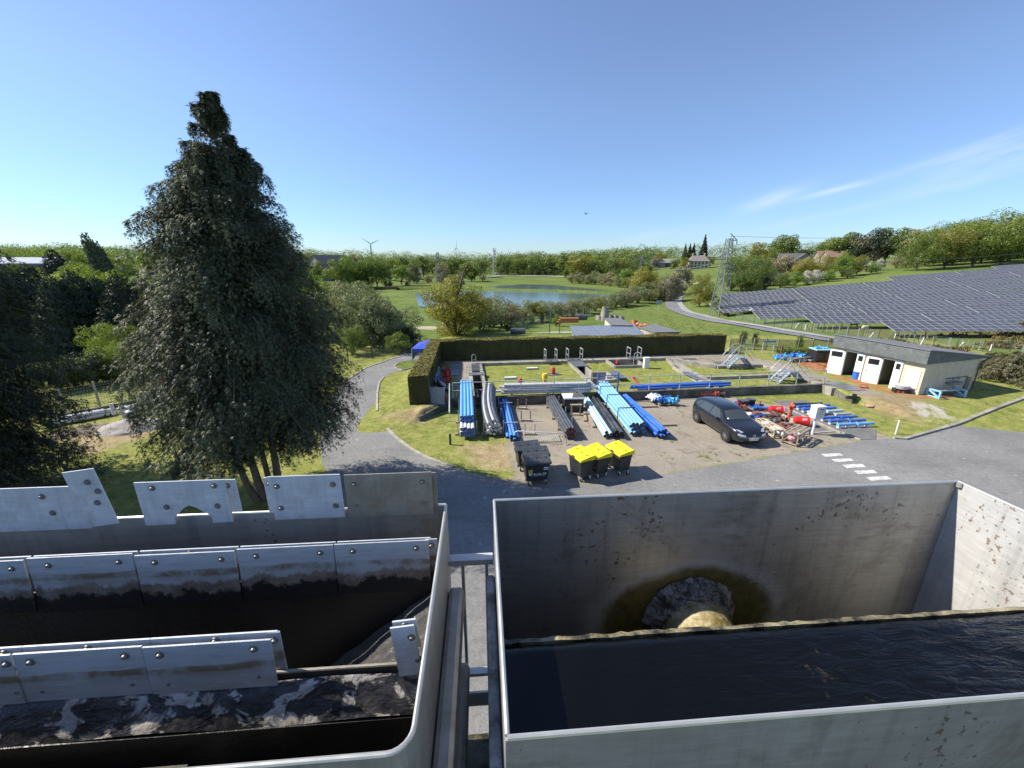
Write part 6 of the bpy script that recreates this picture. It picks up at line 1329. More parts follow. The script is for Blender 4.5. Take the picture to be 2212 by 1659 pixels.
def proto(name,leafm,seed,n,stems=1,trunk_r=.022,bark=None,**kw):
    p,nr,sz,cs=crown_arrays(seed,n,**kw); V,Fq=leaf_arrays(p,nr,sz,jit=.65)
    o=np_mesh('crown',V,Fq,leafm); cme=o.data; bpy.data.objects.remove(o)
    t=limb_mesh(cs,max(.06,kw.get('z0',.22)),trunk_r,seed,stems,.05).build('trunk',bark or M_BARK); tme=t.data; bpy.data.objects.remove(t)
    PROTO[name]=(cme,tme)
def recolor(name,src,leafm):
    c=PROTO[src][0].copy(); c.materials.clear(); c.materials.append(leafm); PROTO[name]=(c,PROTO[src][1])
TR=random.Random(21)
def tree(name,pr,x,y,hgt,label,group=None,cat='tree',z=None,wx=1.0,rz=None):
    o=empty(name,(x,y,Tz(x,y) if z is None else z),TR.uniform(0,6.28) if rz is None else rz,label,cat,group); o.scale=(hgt*wx,hgt*wx,hgt)
    for me,nm in zip(PROTO[pr],('crown','trunk')):
        c=bpy.data.objects.new(nm,me); COL.objects.link(c); c.parent=o
    return o
for i in range(4): proto(f'far{i}',L_FAR,100+i,4200,w=[1.0,.85,1.12,.92][i],z0=.02,m=30,leaf=.044)
for i in range(3): recolor(f'fg{i}',f'far{i}',L_GREEN); recolor(f'fy{i}',f'far{i}',L_YEL); recolor(f'fb{i}',f'far{i}',L_BROWN); recolor(f'ff{i}',f'far{i}',L_FRESH)
for i in range(3): proto(f'mid{i}',L_GREEN,200+i,15000,w=[1.05,.95,1.2][i],z0=.02,m=50,leaf=.023)
for i in range(2): recolor(f'my{i}',f'mid{i}',L_YEL); recolor(f'ml{i}',f'mid{i}',L_LIME); recolor(f'mf{i}',f'mid{i}',L_FRESH)
proto('oak',L_YEL,231,30000,w=1.15,z0=.04,m=70,leaf=.022,irregular=.8)
for i in range(3): proto(f'shrub{i}',L_GREY,300+i,12000,stems=4,trunk_r=.016,w=[1.3,1.1,1.5][i],z0=.0,m=42,leaf=.029,irregular=.7)
for i in range(2): recolor(f'sg{i}',f'shrub{i}',L_GREEN); recolor(f'sb{i}',f'shrub{i}',L_BROWN); recolor(f'sy{i}',f'shrub{i}',L_YEL); recolor(f'sl{i}',f'shrub{i}',L_BLOS); recolor(f'sd{i}',f'shrub{i}',L_DARK); recolor(f'sf{i}',f'shrub{i}',L_FRESH)
def conifer_proto(name,leafm,seed,n,w,leaf,up=.4,power=.8,z0=.04):
    rng=np.random.default_rng(seed); z=z0+(1-z0)*(1-np.sqrt(rng.random(n))*.995); a=rng.random(n)*6.283
    lay=.5+.5*np.sin(z*60+a*2); r=w/2*((1-z)/(1-z0))**power*(.55+.45*np.sqrt(rng.random(n)))*(.86+.14*lay)*(1+.12*np.sin(a*3+z*9))
    p=np.stack([r*np.cos(a),r*np.sin(a),z+.02*lay],1); out=np.stack([np.cos(a),np.sin(a),np.full(n,.35)],1); ax=np.stack([np.cos(a),np.sin(a),np.full(n,up)],1)
    V,Fq=leaf_arrays(p,out,leaf*rng.uniform(.6,1.4,n),jit=.5,axis=ax,tmpl=LEAF_T*np.array([.75,1.5,1])); o=np_mesh('crown',V,Fq,leafm); cme=o.data; bpy.data.objects.remove(o)
    t=MB().tube([(0,0,-.03),(0,0,.5),(0,0,.97)],[.025,.015,.003],8).build('trunk',M_BARK); PROTO[name]=(cme,t.data); bpy.data.objects.remove(t)
conifer_proto('leyland',L_DARK,401,16000,.62,.026,.9,.55); conifer_proto('spruce',L_DARK,402,5000,.42,.035,-.2,.95); conifer_proto('pine',L_DARK,403,6000,.95,.045,.1,.6)
conifer_proto('poplar',leaf_mat('poplar_leaf',(.085,.11,.05),(.14,.155,.085),.2,.2,.5),404,5000,.26,.035,1.5,.35,.06)
# ---------------------------------------------------------------- the big cypress beside the drive
PZ=[2.7,3.1,3.8,4.7,6.4,8.5,10.1,11.2,12.0,12.8]; PR=[1.7,2.6,3.1,3.2,2.95,2.3,1.6,1.02,.55,.03]
SPR=np.array([[0,0,0],[-.11,.5,.03],[0,1.35,-.26],[.11,.5,.03], [0,.15,0],[-.30,.45,.02],[-.50,1.0,-.18],[-.20,.60,.03], [0,.15,0],[.20,.60,.03],[.50,1.0,-.18],[.30,.45,.02]],float); SPF=((0,1,2,3),(4,5,6,7),(8,9,10,11))
def cypress(label,base,axis_fn,PZ,PR,nb,seed,tw=46,size=.17,trunks=(),zmin=1.3,leafm=None,droop=1.0):
    """boughs arch out and droop; side twigs hang in curtains of small sprays"""
    rng=np.random.default_rng(seed); o=empty('cypress_tree',base,0,label,'tree')
    zz=np.linspace(PZ[0],PZ[-1],400); rr=np.interp(zz,PZ,PR); wt=rr+.30; z=np.sort(rng.choice(zz,nb,p=wt/wt.sum()))+rng.uniform(-.05,.05,nb)
    a=np.cumsum(np.full(nb,2.39996))+rng.normal(0,.35,nb); Rz=np.interp(z,PZ,PR); L=Rz*rng.choice([.70,.92,1.0,1.10],nb)*rng.uniform(.86,1.10,nb); cx,cy=axis_fn(z)
    L=np.maximum(L,.12); up=np.interp(z,[PZ[0],PZ[-1]],[.15,.75])
    bi=np.repeat(np.arange(nb),tw); n=len(bi); t=.22+.80*rng.random(n)**.75; s=rng.normal(0,.30,n)*L[bi]*(1.08-.85*t)
    def arch(t,i): return (up[i]*t-(.30+.55*t)*t*t*droop)*np.minimum(L[i],3.0)*.62+.25*t
    u=np.stack([np.cos(a),np.sin(a)],1)[bi]; v=np.stack([-np.sin(a),np.cos(a)],1)[bi]
    px_=cx[bi]+u[:,0]*L[bi]*t+v[:,0]*s; py_2=cy[bi]+u[:,1]*L[bi]*t+v[:,1]*s; pz_=z[bi]+arch(t,bi)-.18*np.abs(s)
    pos=[];nr=[];ax=[];sz=[]
    hang=rng.uniform(.15,.55,n)*np.minimum(1,L[bi]/1.6+.25)
    for j in range(6):
        q=j/5.0; p=np.stack([px_+u[:,0]*.10*q+rng.normal(0,.035,n),py_2+u[:,1]*.10*q+rng.normal(0,.035,n),pz_-hang*q*q-.02*j],1)
        sp=rng.normal(0,.55,n); out=u*np.cos(sp)[:,None]+v*np.sin(sp)[:,None]
        ax.append(np.stack([out[:,0]*(1-.6*q),out[:,1]*(1-.6*q),-.25-1.1*q+rng.normal(0,.15,n)],1)); nr.append(np.stack([out[:,0]*(.35+.7*q),out[:,1]*(.35+.7*q),np.full(n,1.0-.75*q)],1)); pos.append(p); sz.append(size*rng.uniform(.6,1.25,n)*(1.05-.35*q))
    pos=np.concatenate(pos);nr=np.concatenate(nr);ax=np.concatenate(ax);sz=np.concatenate(sz)
    k=pos[:,2]>zmin-.4*rng.random(len(pos)); pos,nr,ax,sz=pos[k],nr[k],ax[k],sz[k]
    V,Fq=leaf_arrays(pos,nr,sz,SPR,SPF,.28,ax); np_mesh('crown',V-np.array(base),Fq,leafm or L_CON,o)
    for k,tr in enumerate(trunks): MB().tube([Vector(p)-Vector(base) for p in tr[0]],tr[1],10).build('trunk',M_BARKR,o)
    b=MB(); ba=np.array(base)
    for i in range(nb):
        ts=np.array([0,.35,.7,.95]); zs=z[i]+(up[i]*ts-(.30+.55*ts)*ts*ts*droop)*min(L[i],3.0)*.62+.25*ts-.04
        b.tube([Vector((cx[i]+math.cos(a[i])*L[i]*q-ba[0],cy[i]+math.sin(a[i])*L[i]*q-ba[1],h-ba[2])) for q,h in zip(ts,zs)],[.045,.032,.018,.006],4)
    b.build('branch',M_BARKR,o)
    print('cypress sprays',len(pos)); return o
BASE=(-9.02,13.25,0)
axf=lambda z:(np.interp(z,[0,4,8.5,12.7],[-9.0,-9.0,-8.88,-8.55]),np.interp(z,[0,12.7],[13.3,13.3]))
trk=[]
for dx,dy,tx,r in ((-.35,-.20,-.95,.11),(-.10,-.05,-.45,.13),(.20,.1,-.02,.10),(.62,.0,.55,.13),(.30,.3,.3,.10)):
    bx,by=BASE[0]+dx*.85,BASE[1]+dy; trk.append(([(bx,by,-.1),(bx+(tx-dx)*.35-.05,by,.6),(bx+(tx-dx)*.8,by,1.6),(BASE[0]+tx*.8,by,4),(BASE[0]+.2,13.3,8)],[r*1.25,r,r*.9,r*.7,.04]))
cypress('tall dark drooping cypress with several reddish trunks beside the drive',BASE,axf,PZ,PR,700,5,54,.118,trk,2.4)
B2=(-19.7,12.2,0); axf2=lambda z:(np.full(np.shape(z),-19.7),np.full(np.shape(z),12.2))
cypress('dark cypress cut off by the left edge of the picture',B2,axf2,[1.0,1.6,3.5,7,9,10.5,12],[3.0,3.8,4.0,3.9,3.3,2.0,.1],620,8,44,.15,[([(-19.7,12.2,-.1),(-19.7,12.2,7),(-19.7,12.2,11)],[.35,.2,.03])],.3,leaf_mat('shaded_cypress_spray',(.038,.052,.021),(.085,.094,.044),.12,.25,.45))
# drooping cypress boughs at the right edge
B3=(35.2,27.2,.2); cypress('drooping dull green juniper at the right edge by the small house',B3,lambda z:(np.full(np.shape(z),35.2),np.full(np.shape(z),27.2)),[.2,.6,1.2,1.8,2.2],[2.2,3.3,3.2,2.0,.6],46,9,34,.26,[([(35.2,27.2,-.1),(35.2,27.2,1.8)],[.18,.08])],.15,leaf_mat('juniper_spray',(.075,.078,.030),(.15,.135,.062),.12,.2,.45))
# ---------------------------------------------------------------- left side
def by_px(px,py_base,Y=None):
    if Y is None: return G(px,py_base)
    d=ray(px,py_base); return Vector((d.x/d.y*Y,Y,0))
for i,x in enumerate((30,78,118,160,205,250,295,340)):
    p=by_px(x,770,37+ (i%3)*1.2); tree('leyland_cypress','leyland',p.x,p.y,[8.2,7.6,7.9,7.2,7.6,7.0,7.3,7.0][i],'dark feathery cypress in the tall screen on the left','tall dark cypress screen on the left',wx=1.15)
for i,(x,Y,h,pr,lb) in enumerate(((222,30,4.4,'ml0','lime green young tree in front of the dark screen'),(250,28.5,3.4,'ml1','lime green bush half hidden by the big cypress'),(228,46,9.0,'ml1','bright lime tree rising behind the dark screen'),(195,48,8.0,'ml0','lower bright lime tree behind the dark screen'),(150,50,7.6,'mf0','green tree behind the left of the dark screen'))):
    p=by_px(x,700,Y); tree('broadleaf_tree',pr,p.x,p.y,h,lb)
for i,(x,Y,h) in enumerate(((120,26.5,2.3),(165,27,2.6),(205,27.5,2.5),(245,28,2.7),(285,28.6,2.5),(330,29,2.6))):
    p=by_px(x,820,Y); tree('bush','sd0' if i%2 else 'sg1',p.x,p.y,h,'dark green bush along the wire fence on the left','dark bushes along the left fence','bush',wx=1.25)
for i,(px,h,dx) in enumerate(((218,15.0,0),(234,13.2,0))):
    p=by_px(px,560,100); o=tree('poplar','poplar',p.x,p.y,h,['taller of two leaning poplars on the left horizon','shorter poplar at the right of the leaning pair'][i],'leaning poplars','tree'); o.rotation_euler=(0,R(-9),0)
p=by_px(124,585,128); tree('pine','pine',p.x,p.y,10.5,'dark rounded pine beside the long pale roofed building')
for i,(x,Y,h,pr) in enumerate(((30,140,6,'sg0'),(70,140,5.5,'sd1'),(95,138,5,'sg1'),(160,125,8,'fg0'),(180,135,10,'fg1'),(200,128,8,'ff2'),(150,160,11,'far0'),(250,120,9,'far2'),(262,140,11,'fg2'))):
    p=by_px(x,580,Y); tree('broadleaf_tree',pr,p.x,p.y,h,'green tree near the long building on the left','trees round the long building on the left')
# ---------------------------------------------------------------- between the cypress and the ponds
for i,(x,Y,h,pr,w_,lb) in enumerate(((655,46,7.2,'mid0',1.05,'dense green tree close behind the big cypress'),(698,47,7.0,'mid1',1.15,'dense green tree between the cypress and the grey willows'),(672,54,8.0,'mf0',1.0,'fresh green tree peeking over the dense ones'),(735,49,4.6,'sg0',1.1,'dark shrub under the dense green trees'))):
    p=by_px(x,740,Y); tree('broadleaf_tree',pr,p.x,p.y,h,lb,None,'tree',wx=w_)
for i,(x,Y,h,pr,lb) in enumerate(((775,43,7.0,'shrub0','tall grey green willow at the left of the willow clump'),(815,40.5,5.9,'shrub1','pale grey green willow in front of the clump'),(853,42,4.9,'shrub2','low grey willow toward the yellow green oak'),(745,48,6.6,'sb0','brownish budding willow at the back of the clump'),(805,47,6.2,'shrub2','broad grey willow behind the pale one'),(885,40,2.6,'sd1','dark low shrub between the willows and the oak'),(862,38,2.2,'sg0','dark low shrub under the grey willows'),(760,37.5,3.0,'sg1','dark low shrub at the left of the willows'))):
    p=by_px(x,740,Y); tree('willow',pr,p.x,p.y,h,lb,None,'willow' if i<5 else 'shrub')
p=by_px(985,720,47); oak=tree('oak_tree','oak',p.x,p.y,7.4,'yellow green oak with bare branches at its top behind the hedge',z=-.6,wx=1.02)
b=MB(); rd=random.Random(31)
for k in range(9):
    a=k*.7; s0=Vector((0,0,.55)); e=Vector((.10*math.cos(a)+.10,.10*math.sin(a),.98+rd.uniform(-.05,.16))); md=s0.lerp(e,.6)+Vector((rd.uniform(-.03,.03),0,0)); b.tube([s0,md,e],[.02,.013,.003],6)
    for q in range(4): c=md.lerp(e,rd.random()); b.tube([c,c+Vector((rd.uniform(-.09,.09),rd.uniform(-.06,.06),rd.uniform(.03,.10)))],[.006,.002],4)
b.build('bare_branch',M_BARK,oak)
# shrub belt along the near pond
k=0; belt=[(1040,712,3.6),(1062,706,3.9),(1085,706,3.3),(1108,702,3.7),(1130,699,3.4),(1150,697,4.1),(1172,694,3.8),(1195,689,3.4),(1215,685,3.1),(1238,682,3.4),(1262,677,3.7),(1285,672,3.3),(1308,667,3.2),(1330,664,3.7),(1352,660,4.2),(1378,655,4.8),(1400,650,5.2),(1425,646,5.4),(1445,641,5.6),(1010,716,3.0)]
for x,y,h in belt:
    p=G(x,y); h*=(1.25 if x<1100 else 1.0); tree('shrub',['shrub0','shrub1','sb0','shrub1','shrub2','sy1'][k%6] if x<1400 else ['sl0','shrub0','sb1'][k%3],p.x,p.y,h,'grey green shrub in the belt along the near pond' if k%6 not in (2,5) else 'brownish budding shrub in the belt along the near pond','shrub belt along the near pond','shrub',wx=1.25); k+=1
for x,Y,h,pr,lb in ((1385,112,9.5,'my1','yellow green tree standing above the right end of the shrub belt'),(1405,118,8.0,'my0','olive tree just right of the yellow green one above the belt'),(1345,95,4.0,'shrub0','round grey shrub at the right tip of the near pond')):
    p=by_px(x,620,Y); tree('broadleaf_tree',pr,p.x,p.y,h,lb)
# ---------------------------------------------------------------- trees across the left meadow
for i,(x,y,h,pr) in enumerate(((742,628,11.5,'fg0'),(758,622,12.5,'ff1'),(775,622,11,'fg2'),(795,622,11.5,'fg1'),(815,620,12.2,'fg0'),(832,617,9,'far1'),(868,616,9.5,'ff0'),(885,612,8,'fb1'),(722,612,8,'far2'),(660,612,10,'fg1'),(690,615,9,'far3'))):
    p=G(x,y); tree('broadleaf_tree',pr,p.x,p.y,h,'tall green tree in the line across the left meadow','line of trees across the left meadow')
for i,(x,y,h,pr) in enumerate(((755,631,2.4,'sf0'),(840,622,3.2,'sd0'),(900,612,4,'shrub0'),(925,612,4.2,'sb0'),(950,610,4.4,'shrub1'),(975,609,4.2,'shrub2'),(1000,608,5.2,'fb0'),(1020,608,6.0,'fb2'),(1042,607,4.2,'shrub0'),(880,620,2.5,'sd1'),(960,615,2.4,'sd0'),(1000,616,2.2,'sd1'))):
    p=G(x,y); tree('shrub',pr,p.x,p.y,h,'grey or brownish shrub on the bank behind the near pond' if i not in (0,) else 'small lone fresh green bush on the left meadow','bank shrubs behind the near pond' if i else None,'shrub')
# mid distance woods, individual crowns
def wood(label,group,spots,h0,h1,prs):
    rd=random.Random(len(spots)*7+int(spots[0][0]))
    for x,y,Y in spots:
        p=by_px(x,y,Y) if Y else G(x,y); tree('broadleaf_tree',rd.choice(prs),p.x,p.y,rd.uniform(h0,h1),label,group,wx=rd.uniform(.9,1.15))
wood('green tree in the wood behind the far pond','wood behind the far pond',[(1082+i*13.5,590,262+(i*37)%26) for i in range(17)],11.5,15,['fg0','fg1','fg2','far0','far2','fy1'])
wood('green tree in the taller clump right of the far wood','taller clump right of the far wood',[(1250+i*12,590,[205,225,240][i%3]) for i in range(9)],11.5,14.5,['fg0','fg1','fg2','far1','fy0'])
wood('green tree of the second row beyond the left meadow','second row of trees beyond the left meadow',[(640+i*21,580,[215,245,270][i%3]) for i in range(20)],9.5,13.5,['fg0','fg1','far0','far1','far3','fb1','fg2'])
for i,(x,y,h,pr) in enumerate(((1160,594,5,'shrub1'),(1180,594,3.6,'sf1'),(1235,612,5.0,'shrub0'),(1252,613,6.2,'shrub1'),(1268,614,5.0,'shrub2'),(1285,614,6,'shrub0'),(1300,616,5.6,'shrub1'),(1318,618,6.2,'sb0'),(1337,621,5.0,'shrub2'),(1355,622,4.4,'sg0'),(1372,624,4.0,'shrub0'),(1240,600,7.5,'sf0'),(1225,603,7,'fg1'),(1330,606,7.2,'sb1'),(1350,608,7.5,'fb0'),(1300,602,8,'fg2'))):
    p=G(x,y); tree('shrub',pr,p.x,p.y,h,'rounded grey green willow on the far pond bank','willows on the far pond bank','shrub')
for x,Y,h,pr,lb in ((1352,175,7.5,'ff0','fresh green tree on the slope below the barn'),(1322,185,6.5,'fg0','small green tree on the slope below the barn, left one'),(1470,120,9,'fb1','brownish tree at the right end of the belt'),(1450,105,7.5,'sb1','brownish shrub above the road bend'),(1395,215,9,'ff1','leafy tree right below the barn'),(1455,235,8,'fg2','leafy tree between barn and white house'),(1475,240,7.5,'fy1','olive tree in front of the white house'),(1530,245,7,'fg0','green tree at the right of the white house'),(1415,290,9,'fb2','bare looking tree left of the barn roof'),(1390,300,12,'fg2','dark green tree behind the left of the barn'),(1425,300,11,'fy0','olive tree behind the barn')):
    p=by_px(x,600,Y); tree('broadleaf_tree',pr,p.x,p.y,h,lb)
p=by_px(1518,560,275); tree('spruce','spruce',p.x,p.y,19,'tall dark spruce behind the white house')
for i,x in enumerate((1478,1488,1496)): p=by_px(x,560,400); tree('spruce','spruce',p.x,p.y,15,'small distant spruce left of the white house','distant spruces by the white house')
# right side
p=G(1510,663); tree('broadleaf_tree','my0',p.x,p.y,7.6,'round yellow green tree with ivy trunk by the road bend',wx=.92)
for x,y,h,pr,lb,c in ((1548,668,2.6,'sf1','fresh green bush at the foot of the pylon','bush'),(1565,682,1.6,'sd0','small dark bush right of the pylon foot','bush'),(1535,650,2.6,'sf0','green bush left of the pylon foot','bush')): p=G(x,y); tree('bush',pr,p.x,p.y,h,lb,None,c)
for i,(x,Y,h,pr,lb) in enumerate(((1605,105,10,'mid2','big green tree just right of the pylon'),(1585,112,9,'mid0','green tree behind the pylon'),(1638,118,9.5,'mid1','big green tree left of the brownish clump'),(1668,125,8,'fb0','brownish budding tree left of the blossoming shrubs'),(1700,130,8,'fb1','brownish budding tree in the middle of the slope'),(1735,122,7.5,'my1','yellow green tree at the upper edge of the solar field, left'),(1775,122,7.5,'my0','yellow green tree at the upper edge of the solar field, centre'),(1820,126,7.5,'mf1','fresh green spreading tree above the solar field'),(1850,128,6.5,'my1','yellow green tree above the solar field, right'))):
    p=by_px(x,590,Y); tree('broadleaf_tree',pr,p.x,p.y,h,lb,wx=1.05)
for i,(x,Y,h,pr) in enumerate(((1625,104,4.5,'sg0'),(1655,108,4.0,'sd1'),(1690,110,4.2,'sg1'),(1720,112,4.2,'sf0'),(1675,118,4,'sl0'),(1745,113,4,'sl1'),(1760,116,3.8,'sl0'),(1790,116,3.6,'sf1'),(1830,120,3.8,'sg0'),(1880,130,3.6,'sf0'),(1895,138,4,'sl1'),(1930,142,4,'sb0'),(1950,146,4.2,'sg1'),(1868,136,3.6,'sl0'))):
    p=by_px(x,600,Y); tree('shrub',pr,p.x,p.y,h,'white blossoming shrub above the solar field' if 'sl' in pr else 'green shrub along the top of the solar field','blossoming shrubs on the slope' if 'sl' in pr else 'shrubs along the top of the solar field','shrub')
for i,(x,Y,h,pr,lb) in enumerate(((1640,200,13,'fy1','pale round tree on the skyline right of the pylon'),(1672,215,12,'fg1','left tree of a skyline pair'),(1692,215,16,'fg0','taller right tree of a skyline pair'),(1810,190,15,'fg2','dark green tree on the skyline, first of the right group'),(1835,190,14.5,'far1','olive tree on the skyline, second of the right group'),(1862,185,14,'fb2','brownish skyline tree beside a dark round one'),(1888,180,15,'sd0','dark round evergreen on the skyline'),(1912,180,15.5,'fg1','dark green tree on the skyline right of the evergreen'),(1945,190,14,'far3','green tree on the skyline before the big right wood'),(1775,210,11,'fg0','small skyline tree above the farm roofs'),(1795,205,12.5,'fg1','second skyline tree above the farm roofs'),(1740,215,9,'far2','low skyline tree by the farm roofs'),(1985,180,14,'fb0','bare brownish tree at the left of the big right wood'))):
    p=by_px(x,560,Y); tree('broadleaf_tree',pr,p.x,p.y,h,lb)
rd=random.Random(77)
for i in range(20):
    x=1985+i*15; Y=[128,142,158,172][i%4]; p=by_px(x,560,Y); tree('broadleaf_tree',rd.choice(['my0','my1','mid0','mid1','mid2','mid2']),p.x,p.y,rd.uniform(11.5,14.5)+ (i*.22),'big spreading tree in the wood at the top right','big wood at the top right',wx=1.1)
# low clipped strip and grass clumps near the green fence
b=[];n=5000; a0,a1=G(*ZS(640,360)),G(*ZS(1600,385)); t=RNG.random(n); pts_=np.stack([a0.x+(a1.x-a0.x)*t+RNG.normal(0,.2,n),a0.y+(a1.y-a0.y)*t+RNG.normal(0,.3,n),.5+RNG.random(n)*.55],1)
V,Fq=leaf_arrays(pts_,np.tile([0,0,1.0],(n,1)),RNG.uniform(.08,.16,n)); tag(np_mesh('ground_cover',V,Fq,L_GREEN),'low spreading green ground cover behind the blue valves',None,None,'stuff')
for (x,y,h,pr,lb) in ((980,250,1.7,'sf1','leafy sprouts on a fence post behind the blue valves'),(90,160,1.5,'sd0','ivy clump on the first post of the green fence'),(275,180,1.5,'sd1','ivy clump on the second post of the green fence')):
    p=G(*ZS(x,y+70)); tree('climbing_plant',pr,p.x,p.y,h,lb,None,'plant',wx=.45)
p=g3(245,1010); tree('climbing_plant','sd0',p.x,p.y,1.7,'ivy covered stump behind the left of the hedge',None,'plant',wx=.5)
p=g3(715,905); tree('shrub','sf0',p.x,p.y,1.9,'small leafy bush by the row of pale thin posts',None,'bush',wx=.7)
# ---------------------------------------------------------------- far woods: one mass each
def far_wood(label,px0,px1,Y0,Y1,count,h0,h1,m=L_FAR,seed=0,lf=900):
    rng=np.random.default_rng(seed); P_=[];N_=[];S_=[]
    for i in range(count):
        Y=rng.uniform(Y0,Y1); px=px0+(px1-px0)*(i+rng.random())/count; d=ray(px,560); x=d.x/d.y*Y; h=rng.uniform(h0,h1); z=Tz(x,Y); w=h*rng.uniform(.8,1.3)
        n=lf; d_=unit(rng.normal(0,1,(n,3))); lob=1+.22*np.sin(d_[:,0]*5+i)*np.sin(d_[:,2]*6+i*2)+.12*np.sin(d_[:,1]*11); q=lob*(.85+.2*rng.random(n))
        P_.append(np.stack([x+d_[:,0]*w/2*q,Y+d_[:,1]*w/2*q,z+h*.5+d_[:,2]*h*.5*q],1)); N_.append(d_); S_.append(h*.062*rng.uniform(.6,1.4,n))
    V,Fq=leaf_arrays(np.concatenate(P_),np.concatenate(N_),np.concatenate(S_),jit=.5); return tag(np_mesh('far_wood',V,Fq,m),label,None,None,'stuff')
far_wood('far wooded horizon on the left',-60,640,330,560,150,9,15,seed=1,lf=450)
far_wood('far wooded horizon in the middle',600,1460,400,760,190,9,15,seed=2,lf=420)
far_wood('far wooded horizon on the right',1400,2300,330,620,130,9,15,seed=3,lf=450)
far_wood('distant tree band on the left hill',-60,420,210,300,60,8,13,L_GREEN,5,700)
far_wood('dense wood filling in behind the far pond',1075,1250,285,330,34,11,15,L_FAR,11,900)
far_wood('dense trees filling in beyond the left meadow',640,1065,285,350,60,9,13,L_FAR,12,800)
far_wood('dense trees filling in behind the taller clump',1240,1400,262,330,30,11,15.5,L_FAR,13,900)
far_wood('low undergrowth under the meadow trees and far wood',640,1240,262,284,60,2.5,5,L_GREEN,14,350)
# rushes and tall grass in the field
def tufts(label,n,region,hmin,hmax,m,seed):
    rng=np.random.default_rng(seed); x=rng.uniform(region[0],region[1],n); y=rng.uniform(region[2],region[3],n); k=region[4](x,y,rng); x,y=x[k],y[k]
    P_=[];A_=[];S_=[]
    for j in range(9):
        P_.append(np.stack([x+rng.normal(0,.12,len(x)),y+rng.normal(0,.12,len(x)),T(x,y)+.12],1)); A_.append(np.stack([rng.normal(0,.35,len(x)),rng.normal(0,.35,len(x)),np.ones(len(x))],1)); S_.append(rng.uniform(hmin,hmax,len(x)))
    P_=np.concatenate(P_);A_=np.concatenate(A_);S_=np.concatenate(S_)
    V,Fq=leaf_arrays(P_,np.tile([0,-1.0,.3],(len(P_),1)),S_,tmpl=LEAF_T*np.array([.5,1,1]),jit=.8,axis=A_); return tag(np_mesh('tall_grass',V,Fq,m),label,None,None,'stuff')
L_RUSH=leaf_mat('rush',(.15,.12,.045),(.24,.19,.08),.2,.25,.3); L_GRASS=leaf_mat('grass_blade',(.13,.175,.03),(.24,.25,.07),.3,.2,.4)
clump=lambda x,y: np.sin(x*.55+np.sin(y*.4)*2)*np.sin(y*.7+x*.2)
tufts('brown rushes growing in clumps before the solar rows',5200,(30,80,37,60,lambda x,y,r:(clump(x,y)+r.normal(0,.25,len(x))>.35)&(y<40+.5*(x-30)*.9)&(y>30)),.35,.7,L_RUSH,3)
RDL=np.array([[v.x,v.y] for v in (G(*p) for p in LO)]); 
tufts('tall grass on the bank between the hedge and the country road',1300,(15,48,33,80,lambda x,y,r:(y>38)&(x<.62*y+3)&(x>y*.36)&(edist([tuple(q) for q in RDL],x,y,False)>3.2)&(x<np.interp(y,RDL[::-1][:,1],RDL[::-1][:,0])-.5)),.10,.22,L_GRASS,4)
tufts('ragged grass along the edge of the drive and kerb',900,(-8.5,3,14,27,lambda x,y,r:(edist(ROADR,x,y,False)<.6)&~inside(ASPH,x,y)&(edist(ASPH,x,y)>.1)),.04,.085,L_GRASS,6)
# ================================================================= buildings far away
M_STONE=mat('grey_stone',(.30,.27,.235),.9,var=.25,scale=.8,dirt=(.2,.17,.14)); M_TILE=mat('dark_tile',(.13,.12,.115),.8,var=.2,scale=.6); M_RTILE=mat('red_brown_tile',(.24,.155,.115),.85,var=.2,scale=.5); M_PALER=mat('pale_sheet_roof',(.62,.64,.66),.35,.2,var=.05); M_WIN=mat('window_glass',(.05,.06,.07),.2)
def gable(name,label,p,rz,w,d,hw_,hr,wallm,roofm,wins=(),hip=0,cat='building',chim=0):
    o=empty(name,p,rz,label,cat)
    b=MB(); b.box((0,0,hw_/2-.5),(w,d,hw_+1))
    if not hip: b.add([(-w/2,-d/2,hw_),(-w/2,d/2,hw_),(-w/2,0,hr),(w/2,-d/2,hw_),(w/2,d/2,hw_),(w/2,0,hr)],[(0,2,1),(3,4,5)])
    b.build('wall',wallm,o); e=.4; k=(hr-hw_)/(d/2); r=MB()
    if hip:
        v=[(-w/2-e,-d/2-e,hw_-.1),(w/2+e,-d/2-e,hw_-.1),(w/2+e,d/2+e,hw_-.1),(-w/2-e,d/2+e,hw_-.1),(-w/2+hip,0,hr),(w/2-hip,0,hr)]; r.add(v,[(0,1,5,4),(1,2,5),(2,3,4,5),(3,0,4),(3,2,1,0)])
    else:
        for s in (-1,1):
            v=[(-w/2-e,s*(d/2+e),hw_-e*k),(w/2+e,s*(d/2+e),hw_-e*k),(w/2+e,0,hr),(-w/2-e,0,hr)]; r.add(v+[(a,b_,c+.25) for a,b_,c in v],[(0,1,2,3),(7,6,5,4),(0,4,5,1),(1,5,6,2),(2,6,7,3),(3,7,4,0)])
    R_=r.build('roof',roofm,o)
    for c in range(chim): MB().box((-w*.3+c*w*.6,0,hr+.3),(.8,.6,1.8)).build('chimney',wallm,R_)
    for (side,u,z,ww,hh) in wins:
        c=(u,-d/2-.04,z) if side=='f' else (-w/2-.04,u,z); dd=(ww,.1,hh) if side=='f' else (.1,ww,hh)
        x=MB().box(c,tuple(q+.25 if q!=.1 else .06 for q in dd)).build('window',M_KERB,o); MB().box(c,tuple(q if q!=.1 else .1 for q in dd)).build('pane',M_WIN,x)
    return o
p=G(716,606); gable('stone_chapel','stone gabled building with tall narrow windows among trees',p,R(62),16,9,7.2,11.0,M_STONE,M_TILE,[('l',-1.3,6.2,.8,3.6),('l',1.0,6.2,.8,3.6),('l',0,1.6,3.0,3.0),('f',-4,4.2,1.6,3.4),('f',2,4.2,1.6,3.4)])
